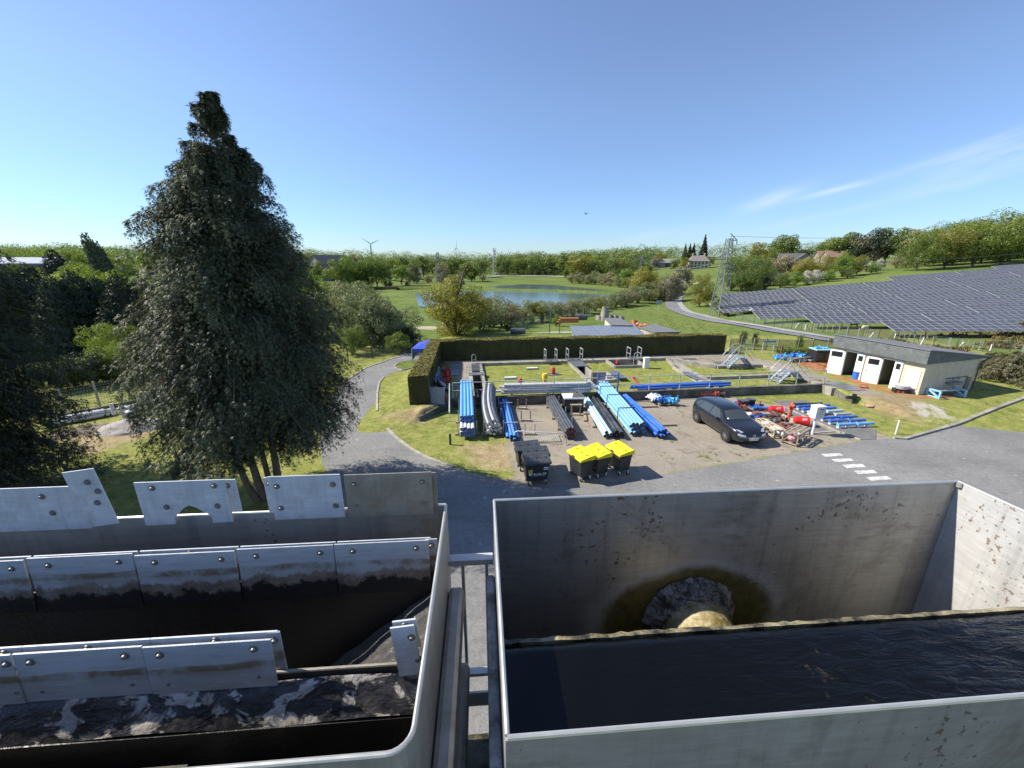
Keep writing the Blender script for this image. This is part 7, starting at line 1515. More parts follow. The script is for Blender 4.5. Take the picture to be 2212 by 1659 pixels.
p=by_px(62,590,150); p.z=Tz(p.x,p.y); gable('long_building','long stone building with a pale shining roof on the left',p,R(32),19,7,5.2,7.0,M_STONE,M_PALER,[('f',-7+i*2.8,z,.9,1.4) for i in range(6) for z in (1.6,3.8)])
p=by_px(22,590,152); p.z=Tz(p.x,p.y); gable('low_annex','lower annex with a pale roof at the left of the long building',p,R(32),9,6,3.6,5.0,M_STONE,M_PALER,[])
p=G(1432,578); gable('barn','long low stone barn with a grey roof on the slope',p,R(-8),17,7,3.2,5.6,M_STONE,mat('grey_tile',(.25,.235,.22),.8),[('f',-5,1.4,1.6,1.6),('f',2,1.8,3,2.4)])
p=G(1506,580); gable('white_house','white house with a steep hipped grey brown roof on the slope',p,R(-10),10.5,6.5,4.2,7.2,M_REND,mat('brown_grey_tile',(.24,.205,.18),.8),[('f',-3.8+i*1.9,z,.8,1.2) for i in range(5) for z in (1.3,3.2)],hip=2.2,chim=2)
for x,Y,w_,rm,lb,rz in ((1705,196,10,M_TILE,'dark long farm roof among the trees on the right',-15),(1782,196,8,M_RTILE,'red tiled farm roof on the right slope',-12),(1735,180,8,M_TILE,'small grey gabled farm building left of the red roof',60),(1800,188,8,M_RTILE,'small red roofed outbuilding right of the larger red roof',-10)):
    p=by_px(x,570,Y); p.z=Tz(p.x,p.y); gable('farm_building',lb,p,R(rz),w_,6,3.2,5.6,M_STONE,rm,[('f',-2,1.6,1.2,1.4),('f',2,1.6,1.2,1.4)])
for x,y,lb in ((890,603,'pale low house behind the meadow trees'),(658,561,'small pale house behind the cypress on the skyline')):
    p=G(x,y); gable('far_house',lb,p,R(15),10,7,3.4,5.6,M_REND,M_TILE,[('f',-2,1.7,1,1.3),('f',2,1.7,1,1.3)])
# white cars on the far road
b=None
for x,y,lb in ((1077,594,'white van on the far lakeside road'),(1095,592,'second pale car far along the lakeside road')):
    p=G(x,y); o=empty('far_car',p,.1,lb,'car'); MB().box((0,0,.75),(4.4,1.8,.8),bev=.15).box((-.3,0,1.45),(2.6,1.6,.65),taper=.82).build('body',M_WHITE,o)
    for wx_ in (-1.4,1.4):
        for s in (-1,1): MB().lathe([(0,-.1),(.33,-.1),(.33,.1),(0,.1)],c=(wx_,s*.85,.33),axis='Y',n=12).build('wheel',M_TYRE,o)
def simple_strip(name,A,B,m,label):
    A=[G(*p) for p in A]; B=[G(*p) for p in B]; vs=[]; 
    for a,c in zip(A,B): vs+=[(a.x,a.y,a.z+.18),(c.x,c.y,c.z+.18)]
    b=MB(); b.add(vs,[(2*i,2*i+1,2*i+3,2*i+2) for i in range(len(A)-1)]); o=b.build(name,m); o.data.flip_normals() if o.data.polygons[0].normal.z<0 else None; return tag(o,label,None,None,'structure')
simple_strip('far_road',((1040,602),(1075,597.5),(1110,596.5),(1180,597.5),(1240,600)),((1040,598),(1075,595.5),(1110,594.8),(1180,595.6),(1240,598)),M_ROADP,'pale road running along the far bank of the ponds')
simple_strip('far_road',((1465,620),(1490,617),(1510,614)),((1465,616),(1490,613.5),(1510,611)),M_ROADP,'short pale stretch of road left of the round tree')
# dam and pond banks with rough grass
def bank(label,pts,w_,h,m=M_MEADOW):
    q=[P(*a,WZ) for a in pts]; b=MB(); n=len(q); vs=[]
    for i,p in enumerate(q):
        t=(q[min(i+1,n-1)]-q[max(i-1,0)]).normalized(); s=Vector((-t.y,t.x,0))*w_
        vs+=[(p.x+s.x,p.y+s.y,WZ-.15),(p.x+s.x*.4,p.y+s.y*.4,WZ+h),(p.x-s.x*.4,p.y-s.y*.4,WZ+h*.9),(p.x-s.x,p.y-s.y,WZ-.15)]
    b.add(vs,[(4*i+k,4*i+k+1,4*i+4+k+1,4*i+4+k) for i in range(n-1) for k in range(3)],0,True); o=b.build('bank',m); o.data.flip_normals() if o.data.polygons[2].normal.z<0 else None; return tag(o,label,None,None,'structure')
bank('low grassy dam between the two ponds',[(1040,626),(1100,627),(1180,629),(1250,631),(1330,634.5)],1.1,.55)
bank('grassy bank at the back of the near pond',[(860,626),(900,624),(960,623.5),(1040,624)],1.6,.9)
bank('dark field ditch under the meadow trees',[(700,628),(780,625),(860,624),(930,621)],1.2,.9,M_HCORE)
# wind turbines
M_TURB=mat('turbine_white',(.62,.65,.68),.5,var=.02)
def turbine(px,py_hub,Y,lb,rot,yaw,Rr=36):
    hub=PY(px,py_hub,Y); x=hub.x; o=empty('wind_turbine',(x,Y,0),yaw,lb,'wind turbine','wind turbines on the horizon'); o.location.z=Tz(x,Y); hz=hub.z-o.location.z
    MB().tube([(0,0,0),(0,0,hz)],[2.6,1.6],12).build('tower',M_TURB,o); MB().box((0,1.5,hz),(3.2,9,3.4),bev=.6).build('nacelle',M_TURB,o)
    r=MB(); r.lathe([(0,-5.2),(1.4,-4.2),(1.8,-3),(0,-3)],c=(0,0,hz),axis='Y',n=12); r.build('hub',M_TURB,o)
    for k in range(3):
        a=rot+k*2.0944; d=Vector((math.sin(a),0,math.cos(a))); s=Vector((math.cos(a),0,-math.sin(a))); b=MB(); c0=Vector((0,-3.6,hz))
        pts=[(0,1.0),(.18,2.2),(.5,1.5),(1,.35)]; vs=[]
        for q,wd in pts: c=c0+d*(Rr*q); vs+=[c-s*wd*.6-Vector((0,.25,0)),c+s*wd*.9,c-s*wd*.6+Vector((0,.35,0))]
        b.add(vs,[(3*i+k2,3*i+(k2+1)%3,3*i+3+(k2+1)%3,3*i+3+k2) for i in range(3) for k2 in range(3)]+[(9,10,11)],0,False); b.build('blade',M_TURB,o)
turbine(800.5,527,1500,'clearest wind turbine, left of the middle of the horizon',R(-55),R(12),34); turbine(629,513,1400,'wind turbine half hidden by the big cypress',R(2),R(75),42); turbine(984.5,535,2000,'smallest wind turbine farther right',R(0),R(68),42)
# telecom mast and far pylons
p=G(1068,594); q=PY(1068,537,p.y); o=empty('telecom_mast',p,.3,'slim grey telecom mast beside the far pond','mast'); hh=q.z-p.z; lattice(o,(0,0,0),(0,0,hh*.93),1.8,1.0,8,M_GALV,.12,'mast'); MB().tube([(0,0,hh*.9),(0,0,hh*1.0)],.25,8).build('pole',M_GALV,o)
for k in range(3): a=k*2.09; MB().box((math.cos(a)*1.1,math.sin(a)*1.1,hh*.955),(.35,.35,2.4),rz=a).build('antenna',M_TURB,o)
for px,pt_,pb_,Y,lb in ((947,545,588,190,'small lattice pylon among the trees behind the near pond'),(1386,552,578,215,'lattice pylon in front of the barn')):
    p=by_px(px,pb_,Y); p.z=Tz(p.x,p.y); q=PY(px,pt_,Y); o=empty('pylon',p,.4,lb,'pylon'); hh=q.z-p.z; lattice(o,(0,0,0),(0,0,hh),2.4,.7,6,M_PYL,.085)
    for z,L_ in ((.72,3.5),(.86,3.0)): MB().bar((-L_,0,hh*z),(L_,0,hh*z),.18).bar((-L_,0,hh*z),(0,0,hh*(z+.1)),.1).bar((L_,0,hh*z),(0,0,hh*(z+.1)),.1).build('cross_arm',M_PYL,o)
cable(PY(947,553,190),PY(1386,558,215),4,'upper line between the two distant pylons',.06); cable(PY(947,560,190),PY(1386,565,215),5,'lower line between the two distant pylons',.06); cable(PY(1386,557,215),WIRES[0],3,'line from the barn pylon to the near pylon',.05)
# bird
o=empty('bird',PY(1266,462,60),R(40),'small dark bird gliding in the clear sky','bird'); b=MB(); b.lathe([(0,-.22),(.05,-.12),(.06,.05),(.02,.2),(0,.3)],n=8,axis='Y'); b.build('body',M_DARK,o)
for s in (-1,1): MB().add([(0,.08,0),(s*.35,.05,.16),(s*.62,-.06,.10),(s*.36,-.12,.13),(0,-.1,0)],[(0,1,2,3,4)]).build('wing',M_DARK,o)
# ---------------------------------------------------------------- left lawn: wall, white pipes, heaps
ZL=lambda x,y:(109.7+x*.124,822.9+y*.124)
wp=[gp(ZL,*a) for a in ((120,690),(580,600),(1000,520),(1440,430),(1800,360))]
b=MB(); 
for a,c in zip(wp[:-1],wp[1:]): wedge(b,(a.x,a.y),(c.x,c.y),.18,-.2,.32,.32)
tag(b.build('low_wall',M_CONCD),'low concrete plank wall under the left wire fence','wall')
fence('left wire fence on leaning white posts above the low wall',[gp(ZL,*a)+Vector((0,.15,.2)) for a in ((-250,700),(240,620),(830,490),(1370,360),(1900,250))],1.35,M_WIRE,M_KERB,.08)
p,q=gp(ZL,180,760),gp(ZL,1080,590); 
bundle('long white pipes lying along the low wall on the left','white pipes on the left lawn',p,q,[3,2],.10,PWH,None,None,lift=.05,jit=.3)
p,q=gp(ZL,1340,540),gp(ZL,1800,450); bundle('shorter white pipes lying behind the white junction on the left','white pipes on the left lawn',p,q,[3,2],.09,PWH,None,None,lift=.05,jit=.2)
p=gp(ZL,1280,650); o=empty('pipe_junction',p,.6,'white pipe junction standing beside the white pipes on the left','pipe fitting'); MB().tube([(0,0,0),(0,0,.85)],.10).tube([(-.35,0,.55),(.35,0,.55)],.10).tube([(-.35,0,.3),(-.35,0,.95)],.09).build('junction',PWH,o); MB().blob((.3,.1,.2),.24,2,.2,0,(1.2,1,.8),3).build('bag',M_WRAP,o)
def mound(label,c,rx,ry,h,m,seed,rough_=.10):
    rd=random.Random(seed); n,k=26,10; vs=[(0,0,h)]
    for j in range(1,k+1):
        q=j/k
        for i in range(n): a=2*math.pi*i/n; vs.append((rx*q*math.cos(a)*(1+rd.uniform(-.05,.05)),ry*q*math.sin(a)*(1+rd.uniform(-.05,.05)),h*(1-q**1.3)+(rd.uniform(-rough_,rough_)*h if j<k else -.05)))
    fs=[(0,1+i,1+(i+1)%n) for i in range(n)]+[(1+(j-1)*n+i,1+j*n+i,1+j*n+(i+1)%n,1+(j-1)*n+(i+1)%n) for j in range(1,k) for i in range(n)]
    b=MB(); b.add(vs,fs,0,True); return tag(b.build('gravel_heap',m,None,c,.3),label,'heap')
M_GRV=mat('grey_gravel',(.38,.345,.31),.95,var=.25,scale=6,bump=1.0,bscale=22,dirt=(.22,.2,.18)); M_SOIL=mat('dark_soil',(.15,.115,.075),.95,var=.45,scale=7,bump=1.0,bscale=14,dirt=(.3,.25,.17))
mound('pale grey gravel heap at the left of the big cypress',gp(ZL,1430,820),1.7,1.1,.55,M_GRV,2); mound('dark crumbly soil heap on the left lawn',gp(ZL,560,880),1.5,1.0,.28,M_SOIL,3,.2)
# ================================================================= steel tanks in the foreground
TA=R(4.2); h_=1.15; RIM=H-h_
def steel(name,c1,c2,rough=.42,metal=.75,stain=None,stain_amt=.4,spots=None,bump=.15,sc1=1.2):
    m,nt,out=new_mat(name); c=coords(nt); f=noise(nt,c,sc1,5,.65); b=ramp(nt,f,[(.3,c1),(.7,c2)])
    sc2=ramp(nt,noise(nt,coords(nt,'Object',(1,1,9)),6,4,.7),[(.3,.86),(.7,1.1)]); b=mix(nt,1.0,b,sc2,'MULTIPLY')
    b=mix(nt,1.0,b,ramp(nt,noise(nt,coords(nt,'Object',(9,9,.5)),1.4,5,.7,.2),[(.34,.80),(.5,1),(.72,1.07)]),'MULTIPLY')
    if stain: b=mix(nt,ramp(nt,noise(nt,c,2.4,7,.72,.5),[(.60-.25*stain_amt,0),(.80-.25*stain_amt,.85)]),b,stain)
    if spots:
        s=ramp(nt,mth(nt,'MULTIPLY',noise(nt,c,42,2,.45),ramp(nt,noise(nt,c,1.8,3),[(.42,.70),(.64,1.10)])),[(.655,0),(.71,.75)]); b=mix(nt,s,b,spots)
    p=princ(nt,out,b,ramp(nt,f,[(.3,rough-.08),(.7,rough+.14)]),metal,bumpn(nt,noise(nt,c,45,3,.6),bump,.004))
    return m
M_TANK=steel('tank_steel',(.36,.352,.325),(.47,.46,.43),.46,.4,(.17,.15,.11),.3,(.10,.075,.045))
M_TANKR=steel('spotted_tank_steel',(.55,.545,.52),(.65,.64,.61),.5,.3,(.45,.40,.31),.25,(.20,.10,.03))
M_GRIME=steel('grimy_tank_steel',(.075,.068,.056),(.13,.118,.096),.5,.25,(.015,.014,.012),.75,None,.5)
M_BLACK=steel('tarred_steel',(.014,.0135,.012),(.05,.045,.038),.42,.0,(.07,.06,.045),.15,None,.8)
M_WETB,nt,out=new_mat('wet_black_sludge'); c=coords(nt); f=noise(nt,coords(nt,'Object',(2.5,9,9)),3,6,.75,.8)
princ(nt,out,mix(nt,ramp(nt,noise(nt,c,5,5,.7,.4),[(.55,0),(.7,.7)]),(.095,.09,.084),(.22,.17,.12)),.3,0,bumpn(nt,f,.9,.03),.6)
M_PLATE=steel('baffle_galvanised',(.54,.565,.60),(.66,.685,.71),.5,.20,(.34,.34,.30),.25,None,.1)
M_PLATEB=steel('brown_baffle',(.30,.27,.20),(.38,.36,.31),.6,.25,(.22,.17,.10),.6,None,.2)
# plates dirty toward the water line (deposit with its own level in the plate)
def dirty_plate(name,levels):
    m,nt,out=new_mat(name); c=coords(nt); sp=N(nt,'ShaderNodeSeparateXYZ'); nt.links.new(c,sp.inputs[0])
    va=N(nt,'ShaderNodeVectorMath',operation='ADD'); sc_v=N(nt,'ShaderNodeVectorMath',operation='SCALE'); sc_v.inputs[0].default_value=(7,3,11); nt.links.new(N(nt,'ShaderNodeObjectInfo').outputs['Random'],sc_v.inputs['Scale']); nt.links.new(c,va.inputs[0]); nt.links.new(sc_v.outputs[0],va.inputs[1]); c=va.outputs[0]
    def cs(s_):
        mp=N(nt,'ShaderNodeMapping'); mp.inputs['Scale'].default_value=s_; nt.links.new(c,mp.inputs['Vector']); return mp.outputs['Vector']
    b=ramp(nt,noise(nt,c,3.0,5,.65),[(.3,(.46,.485,.51)),(.7,(.58,.60,.62))]); b=mix(nt,ramp(nt,sp.outputs[2],[(0,0),(1,0)]),b,(.1,.1,.1))
    wob=mth(nt,'MULTIPLY',mth(nt,'SUBTRACT',noise(nt,cs((1,1,.4)),7,6,.72),.5),.16)
    z=mth(nt,'ADD',mth(nt,'ADD',sp.outputs[2],.5),wob); levels=tuple(l+.5 for l in levels)
    z2=mth(nt,'ADD',mth(nt,'ADD',sp.outputs[2],.5),mth(nt,'MULTIPLY',mth(nt,'SUBTRACT',noise(nt,cs((.6,1,3)),5,5,.7),.5),.05))
    b=mix(nt,ramp(nt,noise(nt,cs((2,1,22)),4,5,.7),[(.45,0),(.7,.5)]),b,(.30,.30,.26)); b=mix(nt,mth(nt,'MULTIPLY',ramp(nt,noise(nt,c,3.2,5,.75),[(.42,.15),(.56,1)]),ramp(nt,z2,[(levels[0]-.035,.25),(levels[0]-.01,.45),(levels[0],.95),(levels[0]+.018,.8),(levels[0]+.024,.0)])),b,(.20,.145,.07))
    crust=ramp(nt,noise(nt,c,14,5,.75),[(.4,(.16,.125,.09)),(.7,(.34,.29,.23))])
    b=mix(nt,ramp(nt,mth(nt,'SUBTRACT',levels[1],z),[(.0,0),(.015,.95)]),b,crust)
    blk=mth(nt,'ADD',mth(nt,'SUBTRACT',levels[2],z),mth(nt,'MULTIPLY',mth(nt,'SUBTRACT',noise(nt,c,9,5,.75),.5),.16))
    b=mix(nt,ramp(nt,blk,[(.0,0),(.02,1)]),b,(.016,.016,.017))
    princ(nt,out,b,.5,.25,bumpn(nt,noise(nt,c,22,5,.75),ramp(nt,mth(nt,'SUBTRACT',levels[1],z),[(0,.08),(.05,.9)]) and .35,.01)); return m
M_ROW2=dirty_plate('dirty_baffle_row',(-.10,-.125,-.165)); M_ROW3=dirty_plate('stained_baffle_row',(-.10,-.30,-.40))
M_LICHEN=mat('lichened_beam',(.55,.55,.52),.8,var=.25,scale=9,dirt=(.05,.048,.038),dirt_amt=.55,dscale=11,bump=.8,bscale=40)
M_BEAM=mat('dull_galvanised_beam',(.44,.44,.41),.5,.45,var=.15,scale=5,dirt=(.17,.15,.09),dirt_amt=.45,dscale=5)
M_EDGE=mat('bare_steel_edge',(.62,.60,.54),.35,.6,var=.1)
# ---- helper: sheet metal wall between two plan points with a bright rounded rim
def wallp(mb,a,b,z0,z1,t=.012,mi=0):
    a=Vector((a[0],a[1],0)); b=Vector((b[0],b[1],0)); d=(b-a).normalized(); n=Vector((-d.y,d.x,0))*t/2
    mb.add([(*(a-n).xy,z0),(*(b-n).xy,z0),(*(b+n).xy,z0),(*(a+n).xy,z0),(*(a-n).xy,z1),(*(b-n).xy,z1),(*(b+n).xy,z1),(*(a+n).xy,z1)],[(0,3,2,1),(4,5,6,7),(0,1,5,4),(1,2,6,5),(2,3,7,6),(3,0,4,7)],mi)
# ------------------------------------------------ right tank (frame: x right, y away, z from the rim)
rt=empty('steel_tank',(0,0,RIM),TA,'open grey steel tank with dark water and a weir on the right','tank')
xa,xb,ya,yb=.036*h_,2.235*h_,.632*h_,1.553*h_; dep=1.25
def stained_wall():
    m=steel('stained_tank_steel',(.36,.352,.325),(.47,.46,.43),.46,.4,(.17,.15,.11),.3,(.10,.075,.045)); nt=m.node_tree; p=[n for n in nt.nodes if n.type=='BSDF_PRINCIPLED'][0]
    old=p.inputs['Base Color'].links[0].from_socket; c=coords(nt); sp=N(nt,'ShaderNodeSeparateXYZ'); nt.links.new(c,sp.inputs[0])
    dx=mth(nt,'DIVIDE',mth(nt,'SUBTRACT',sp.outputs[0],1.0*h_),1.35); dz=mth(nt,'MULTIPLY',mth(nt,'ADD',sp.outputs[2],.74*h_),1.0)
    r=mth(nt,'SQRT',mth(nt,'ADD',mth(nt,'MULTIPLY',dx,dx),mth(nt,'MULTIPLY',dz,dz)))
    r=mth(nt,'ADD',r,mth(nt,'MULTIPLY',mth(nt,'SUBTRACT',noise(nt,c,6,6,.7),.5),.10))
    algae=ramp(nt,noise(nt,c,14,5,.7),[(.35,(.034,.032,.004)),(.65,(.12,.10,.012))])
    nb=mix(nt,ramp(nt,r,[(.31,.96),(.355,.9),(.40,0)]),old,algae); nt.links.new(nb,p.inputs['Base Color'])
    nt.links.new(ramp(nt,r,[(.38,0.0),(.48,.55)]),p.inputs['Metallic']); return m
w=MB(); wallp(w,(xa,yb),(xb,yb),-dep,0); w.build('back_wall',stained_wall(),rt)
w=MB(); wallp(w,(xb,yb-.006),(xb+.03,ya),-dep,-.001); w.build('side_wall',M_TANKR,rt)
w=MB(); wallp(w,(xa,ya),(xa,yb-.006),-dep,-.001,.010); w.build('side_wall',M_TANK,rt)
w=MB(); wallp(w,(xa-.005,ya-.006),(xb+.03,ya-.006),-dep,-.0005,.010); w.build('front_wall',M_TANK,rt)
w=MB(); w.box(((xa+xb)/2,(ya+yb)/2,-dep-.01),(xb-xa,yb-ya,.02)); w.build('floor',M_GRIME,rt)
b=MB()
for p,q in (((xa,ya-.006,.002),(xb+.03,ya-.006,.002)),((xa,ya,.002),(xa,yb,.002)),((xa,yb,.002),(xb,yb,.002)),((xb,yb,.002),(xb+.03,ya,.002))): b.tube([p,q],.0075,8)
b.build('rim',M_EDGE,rt)
MB().tube([(xb-.012,yb-.02,-.02),(xb-.012,yb-.02,.006)],.012).build('rivet',M_EDGE,rt)
wy=.990*h_; wz=-.15*h_
wb=MB(); rd=random.Random(2); n=90; vs=[]; 
for i in range(n+1):
    x=xa+.006+(xb-xa-.012)*i/n; j=rd.uniform(-.002,.002); k=rd.uniform(-.0015,.0015)
    vs+=[(x,wy-.005+k,wz-dep*.6),(x,wy-.005+k,wz+j*.7),(x,wy+.004+k,wz+j*.5),(x,wy+.022+k*2,wz-.012+k),(x,wy+.026,wz-dep*.6)]
wb.add(vs,[(i*5+k,(i+1)*5+k,(i+1)*5+k+1,i*5+k+1) for i in range(n) for k in range(4)],0,True)
m,nt,out=new_mat('weir_crust'); c=coords(nt); princ(nt,out,mix(nt,ramp(nt,noise(nt,c,9,5,.75),[(.38,0),(.62,1)]),(.035,.03,.02),(.40,.34,.19)),.35,0,bumpn(nt,noise(nt,c,50,4,.7),.8,.01)); 
wb.build('weir_plate',m,rt)
# overflow pipe inside the far half
px,pz=1.0*h_,-.70*h_; 
m,nt,out=new_mat('limed_pipe'); c=coords(nt); princ(nt,out,mix(nt,ramp(nt,noise(nt,c,10,6,.75,.4),[(.40,0),(.60,1)]),(.20,.145,.035),(.50,.43,.26)),.4,0,bumpn(nt,noise(nt,c,30,4,.7),.7,.015)); M_LIME=m
o=MB().tube([(px,yb-.02,pz),(px,yb-.20,pz-.005),(px,yb-.50,pz-.03)],[.19,.185,.18],26).build('outlet_pipe',M_LIME,rt)
m,nt,out=new_mat('crusted_flange'); c=coords(nt); princ(nt,out,mix(nt,ramp(nt,noise(nt,c,13,6,.8,.6),[(.45,0),(.60,1)]),(.06,.045,.03),(.46,.44,.42)),.6,0,bumpn(nt,noise(nt,c,35,5,.8),1.0,.03)); 
b=MB(); rd=random.Random(4); vs=[]; nn=40
rough_=[1+rd.uniform(-.05,.05) for k in range(64)]; nn=64; jr=((.17,-.075),(.185,-.09),(.20,-.08),(.215,-.07),(.23,-.05),(.25,-.03),(.27,-.012))
for r,y in jr:
    for k in range(nn): a=2*math.pi*k/nn; rr=r*(rough_[k]*.5+.5)*(1+rd.uniform(-.03,.03)); vs.append((px+rr*math.cos(a),yb+y+rd.uniform(-.014,.012)*(r<.26),pz+rr*math.sin(a)))
b.add(vs,[(i*nn+k,(i+1)*nn+k,(i+1)*nn+(k+1)%nn,i*nn+(k+1)%nn) for i in range(len(jr)-1) for k in range(nn)],0,True); b.build('crust_ring',m,rt)
# water in the near half: dark, rippled
M_TW,nt,out=new_mat('dark_tank_water'); c=coords(nt); sx_=N(nt,'ShaderNodeSeparateXYZ'); nt.links.new(c,sx_.inputs[0]); NX_=sx_.outputs[0]; wv=noise(nt,coords(nt,'Object',(3.0,9.0,1)),3.2,5,.62,.9)
foam=ramp(nt,mth(nt,'MULTIPLY',noise(nt,c,8,6,.8,.5),ramp(nt,noise(nt,c,1.8,3),[(.40,.5),(.66,1.1)])),[(.56,0),(.66,.5)])
princ(nt,out,mix(nt,foam,(.003,.0029,.0024),(.10,.075,.03)),.07,0,bumpn(nt,mth(nt,'MULTIPLY',wv,ramp(nt,mth(nt,'MULTIPLY',NX_,.4),[(.15,.12),(.9,1.0)])),.42,.03),.30)
wx0,wx1=xa+.007,xb+.02
nx_,ny_=60,16; vs=[];fs=[]
for j in range(ny_+1):
    for i in range(nx_+1):
        u,v=i/nx_,j/ny_; x=wx0+(wx1-wx0)*u; y=ya+.004+(wy-.012-ya-.004)*v; fl=max(0,u-.45)
        z=wz+.012-.02*(v>.96)+fl*.011*math.sin(x*15+y*24+math.sin(x*5)*1.5)+.0015*math.sin(x*31-y*14); vs.append((x,y,z))
for j in range(ny_):
    for i in range(nx_): a=j*(nx_+1)+i; fs.append((a,a+1,a+nx_+2,a+nx_+1))
b=MB(); b.add(vs,fs,0,True); o=b.build('water',M_TW,None,(0,0,RIM),TA); tag(o,'dark rippled water in the near half of the right tank',None,None,'structure')
b=MB(); b.box(((xa+xb)/2,(wy+yb)/2,-dep+.12),(xb-xa-.02,yb-wy-.05,.02)); o=b.build('water',M_TW,None,(0,0,RIM),TA); tag(o,'deep water in the far half of the right tank',None,None,'structure')
# stiffener with lichen on the left flank of the right tank
MB().box((xa-.027,(ya+yb)/2-.18,-.33*h_),(.042,yb-ya+.1,.10),bev=.012).build('stiffener_beam',M_LICHEN,rt)
# ------------------------------------------------ left tank
lt=empty('settling_tank',(0,0,RIM),TA,'long steel settling tank with rows of bolted baffle plates on the left','tank')
xr,xl=-.197,-3.9; yn,yf=.615*h_,1.537*h_; dep=1.35
w=MB(); wallp(w,(xl,yf),(xr,yf),-dep,0); w.build('back_wall',M_TANK,lt)
# right side wall with a rounded near corner
w=MB(); arc=[(xr,yf-.006)]+[(xr,yn+.06)]+[(xr-.06+.06*math.cos(R(a)),yn+.06-.06*math.sin(R(a))) for a in (15,30,45,60,75,90)]+[(xl,yn)]
vs=[];t=.012
for i,p in enumerate(arc):
    pp=Vector(p); a=Vector(arc[max(i-1,0)]); c_=Vector(arc[min(i+1,len(arc)-1)]); d=(c_-a).normalized(); n=Vector((-d.y,d.x))*t/2
    for q,z in ((pp+n,-dep),(pp+n,0),(pp-n,0),(pp-n,-dep)): vs.append((q.x,q.y,z-.001))
w.add(vs,[(i*4+k,(i+1)*4+k,(i+1)*4+(k+1)%4,i*4+(k+1)%4) for i in range(len(arc)-1) for k in range(4)],0,False); w.build('side_wall',M_TANK,lt)
b=MB(); b.tube([(x,y,.002) for x,y in arc],.007,8); b.tube([(xl,yf,.002),(xr,yf,.002)],.007,8); b.build('rim',M_EDGE,lt)
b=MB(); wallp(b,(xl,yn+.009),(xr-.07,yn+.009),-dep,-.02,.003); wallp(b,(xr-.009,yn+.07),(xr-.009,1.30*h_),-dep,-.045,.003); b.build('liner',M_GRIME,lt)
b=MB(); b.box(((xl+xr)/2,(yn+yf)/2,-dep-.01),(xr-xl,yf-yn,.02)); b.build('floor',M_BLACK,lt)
bo_=MB().lathe([(0,-.011),(.006,-.011),(.0082,-.007),(.0082,-.004),(.013,-.004),(.014,0),(0,0)],axis='Y',n=10).build('bolt',mat('weathered_bolt',(.26,.25,.23),.5,.6,dirt=(.12,.09,.06))); BOLT=bo_.data; bpy.data.objects.remove(bo_)
def bolts(parent,pts,y):
    for x,z in pts: o=bpy.data.objects.new('bolt',BOLT); COL.objects.link(o); o.parent=parent; o.location=(x,y,z)
def plate(x0,x1,z0,z1,y,m,tilt=0,label=None,bl=None,poly=None,t=.006,bend=0):
    """one sheet plate; origin at its top middle"""
    cx=(x0+x1)/2; w=(x1-x0)/2; hh=z1-z0
    poly=poly or [(-w,-hh),(w,-hh),(w,0),(-w,0)]
    n=len(poly); vs=[(x,-t/2+(bend*(z/hh)**2),z) for x,z in poly]+[(x,t/2+(bend*(z/hh)**2),z) for x,z in poly]
    b=MB(); b.add(vs,[tuple(range(n)),tuple(range(2*n-1,n-1,-1))]+[(i,n+i,n+(i+1)%n,(i+1)%n) for i in range(n)])
    o=b.build('baffle_plate',m,lt,(cx,y,z1)); o.rotation_euler=(0,tilt,0)
    bm=bmesh.new(); bm.from_mesh(o.data); bmesh.ops.recalc_face_normals(bm,faces=bm.faces); bm.to_mesh(o.data); bm.free()
    if label: o['label']=label
    bolts(o,bl if bl else [(-w*.78,-hh*.22),(w*.78,-hh*.22),(-w*.78,-hh*.72),(w*.78,-hh*.72)],-t/2)
    return o
# x positions in tank frame for a given pixel column at the plane y = yq
def xq(px,py,y):
    d=ray(px,py); # intersect with the tank plane y (rotated)
    c,s=math.cos(TA),math.sin(TA); t=y/(-d.x*s+d.y*c); return (d.x*c+d.y*s)*t,(H+d.z*t)-RIM
def pl(px0,px1,py_t,py_b,y,m,**k):
    x0,zt0=xq(px0,py_t,y); x1,_=xq(px1,py_t,y); _,zb=xq((px0+px1)/2,py_b,y); _,zt_=xq((px0+px1)/2,py_t,y); return plate(x0,x1,zb,zt_,y,m,**k)
Yp=yf-.017
pl(742,932,1022.5,1112,Yp-.004,M_PLATEB,label='brown stained baffle plate',bend=-.006); pl(900,942,1021,1098,Yp+.012,M_PLATEB,bl=[(0,-.03)])
pl(577,734,1027,1120,Yp-.004,M_PLATE); pl(568,592,1031,1106,Yp+.012,M_PLATE,bl=[(0,-.03)])
x0,z0=xq(290,1040,Yp); x1,_=xq(486,1036,Yp); zt1=(xq(290,1040,Yp)[1]+xq(486,1036,Yp)[1])/2; zb=xq(395,1130,Yp)[1]; w_=(x1-x0)/2; hh=zt1-zb
plate(x0,x1,zb,zt1,Yp-.004,M_PLATE,label='baffle plate with a pointed cut out at its foot',poly=[(-w_,-hh),(-w_*.33,-hh),(-w_*.30,-hh*.83),(-w_*.05,-hh*.62),(w_*.08,-hh*.56),(w_*.22,-hh*.62),(w_*.52,-hh*.82),(w_*.53,-hh),(w_,-hh),(w_,0),(-w_,0)],bl=[(-w_*.62,-hh*.13),(w_*.75,-hh*.13),(-w_*.42,-hh*.58),(w_*.72,-hh*.6)])
pl(470,508,1036,1105,Yp+.012,M_PLATE,bl=[(0,-.03)])
pl(-130,170,1055,1148,Yp-.004,M_PLATE,bl=[(-.16,-.045),(.12,-.045),(-.13,-.13),(.14,-.13)])
x0,z0=xq(138,1016,Yp); x1,z1=xq(206,1010,Yp); zb=xq(205,1136,Yp)[1]
plate(x0+.004,x1+.004,zb+.01,z0+.004,Yp-.014,M_PLATE,tilt=R(-7),label='narrow baffle plate bolted on askew',bl=[(.02,-.06),(.045,-.11),(.02,-.165)])
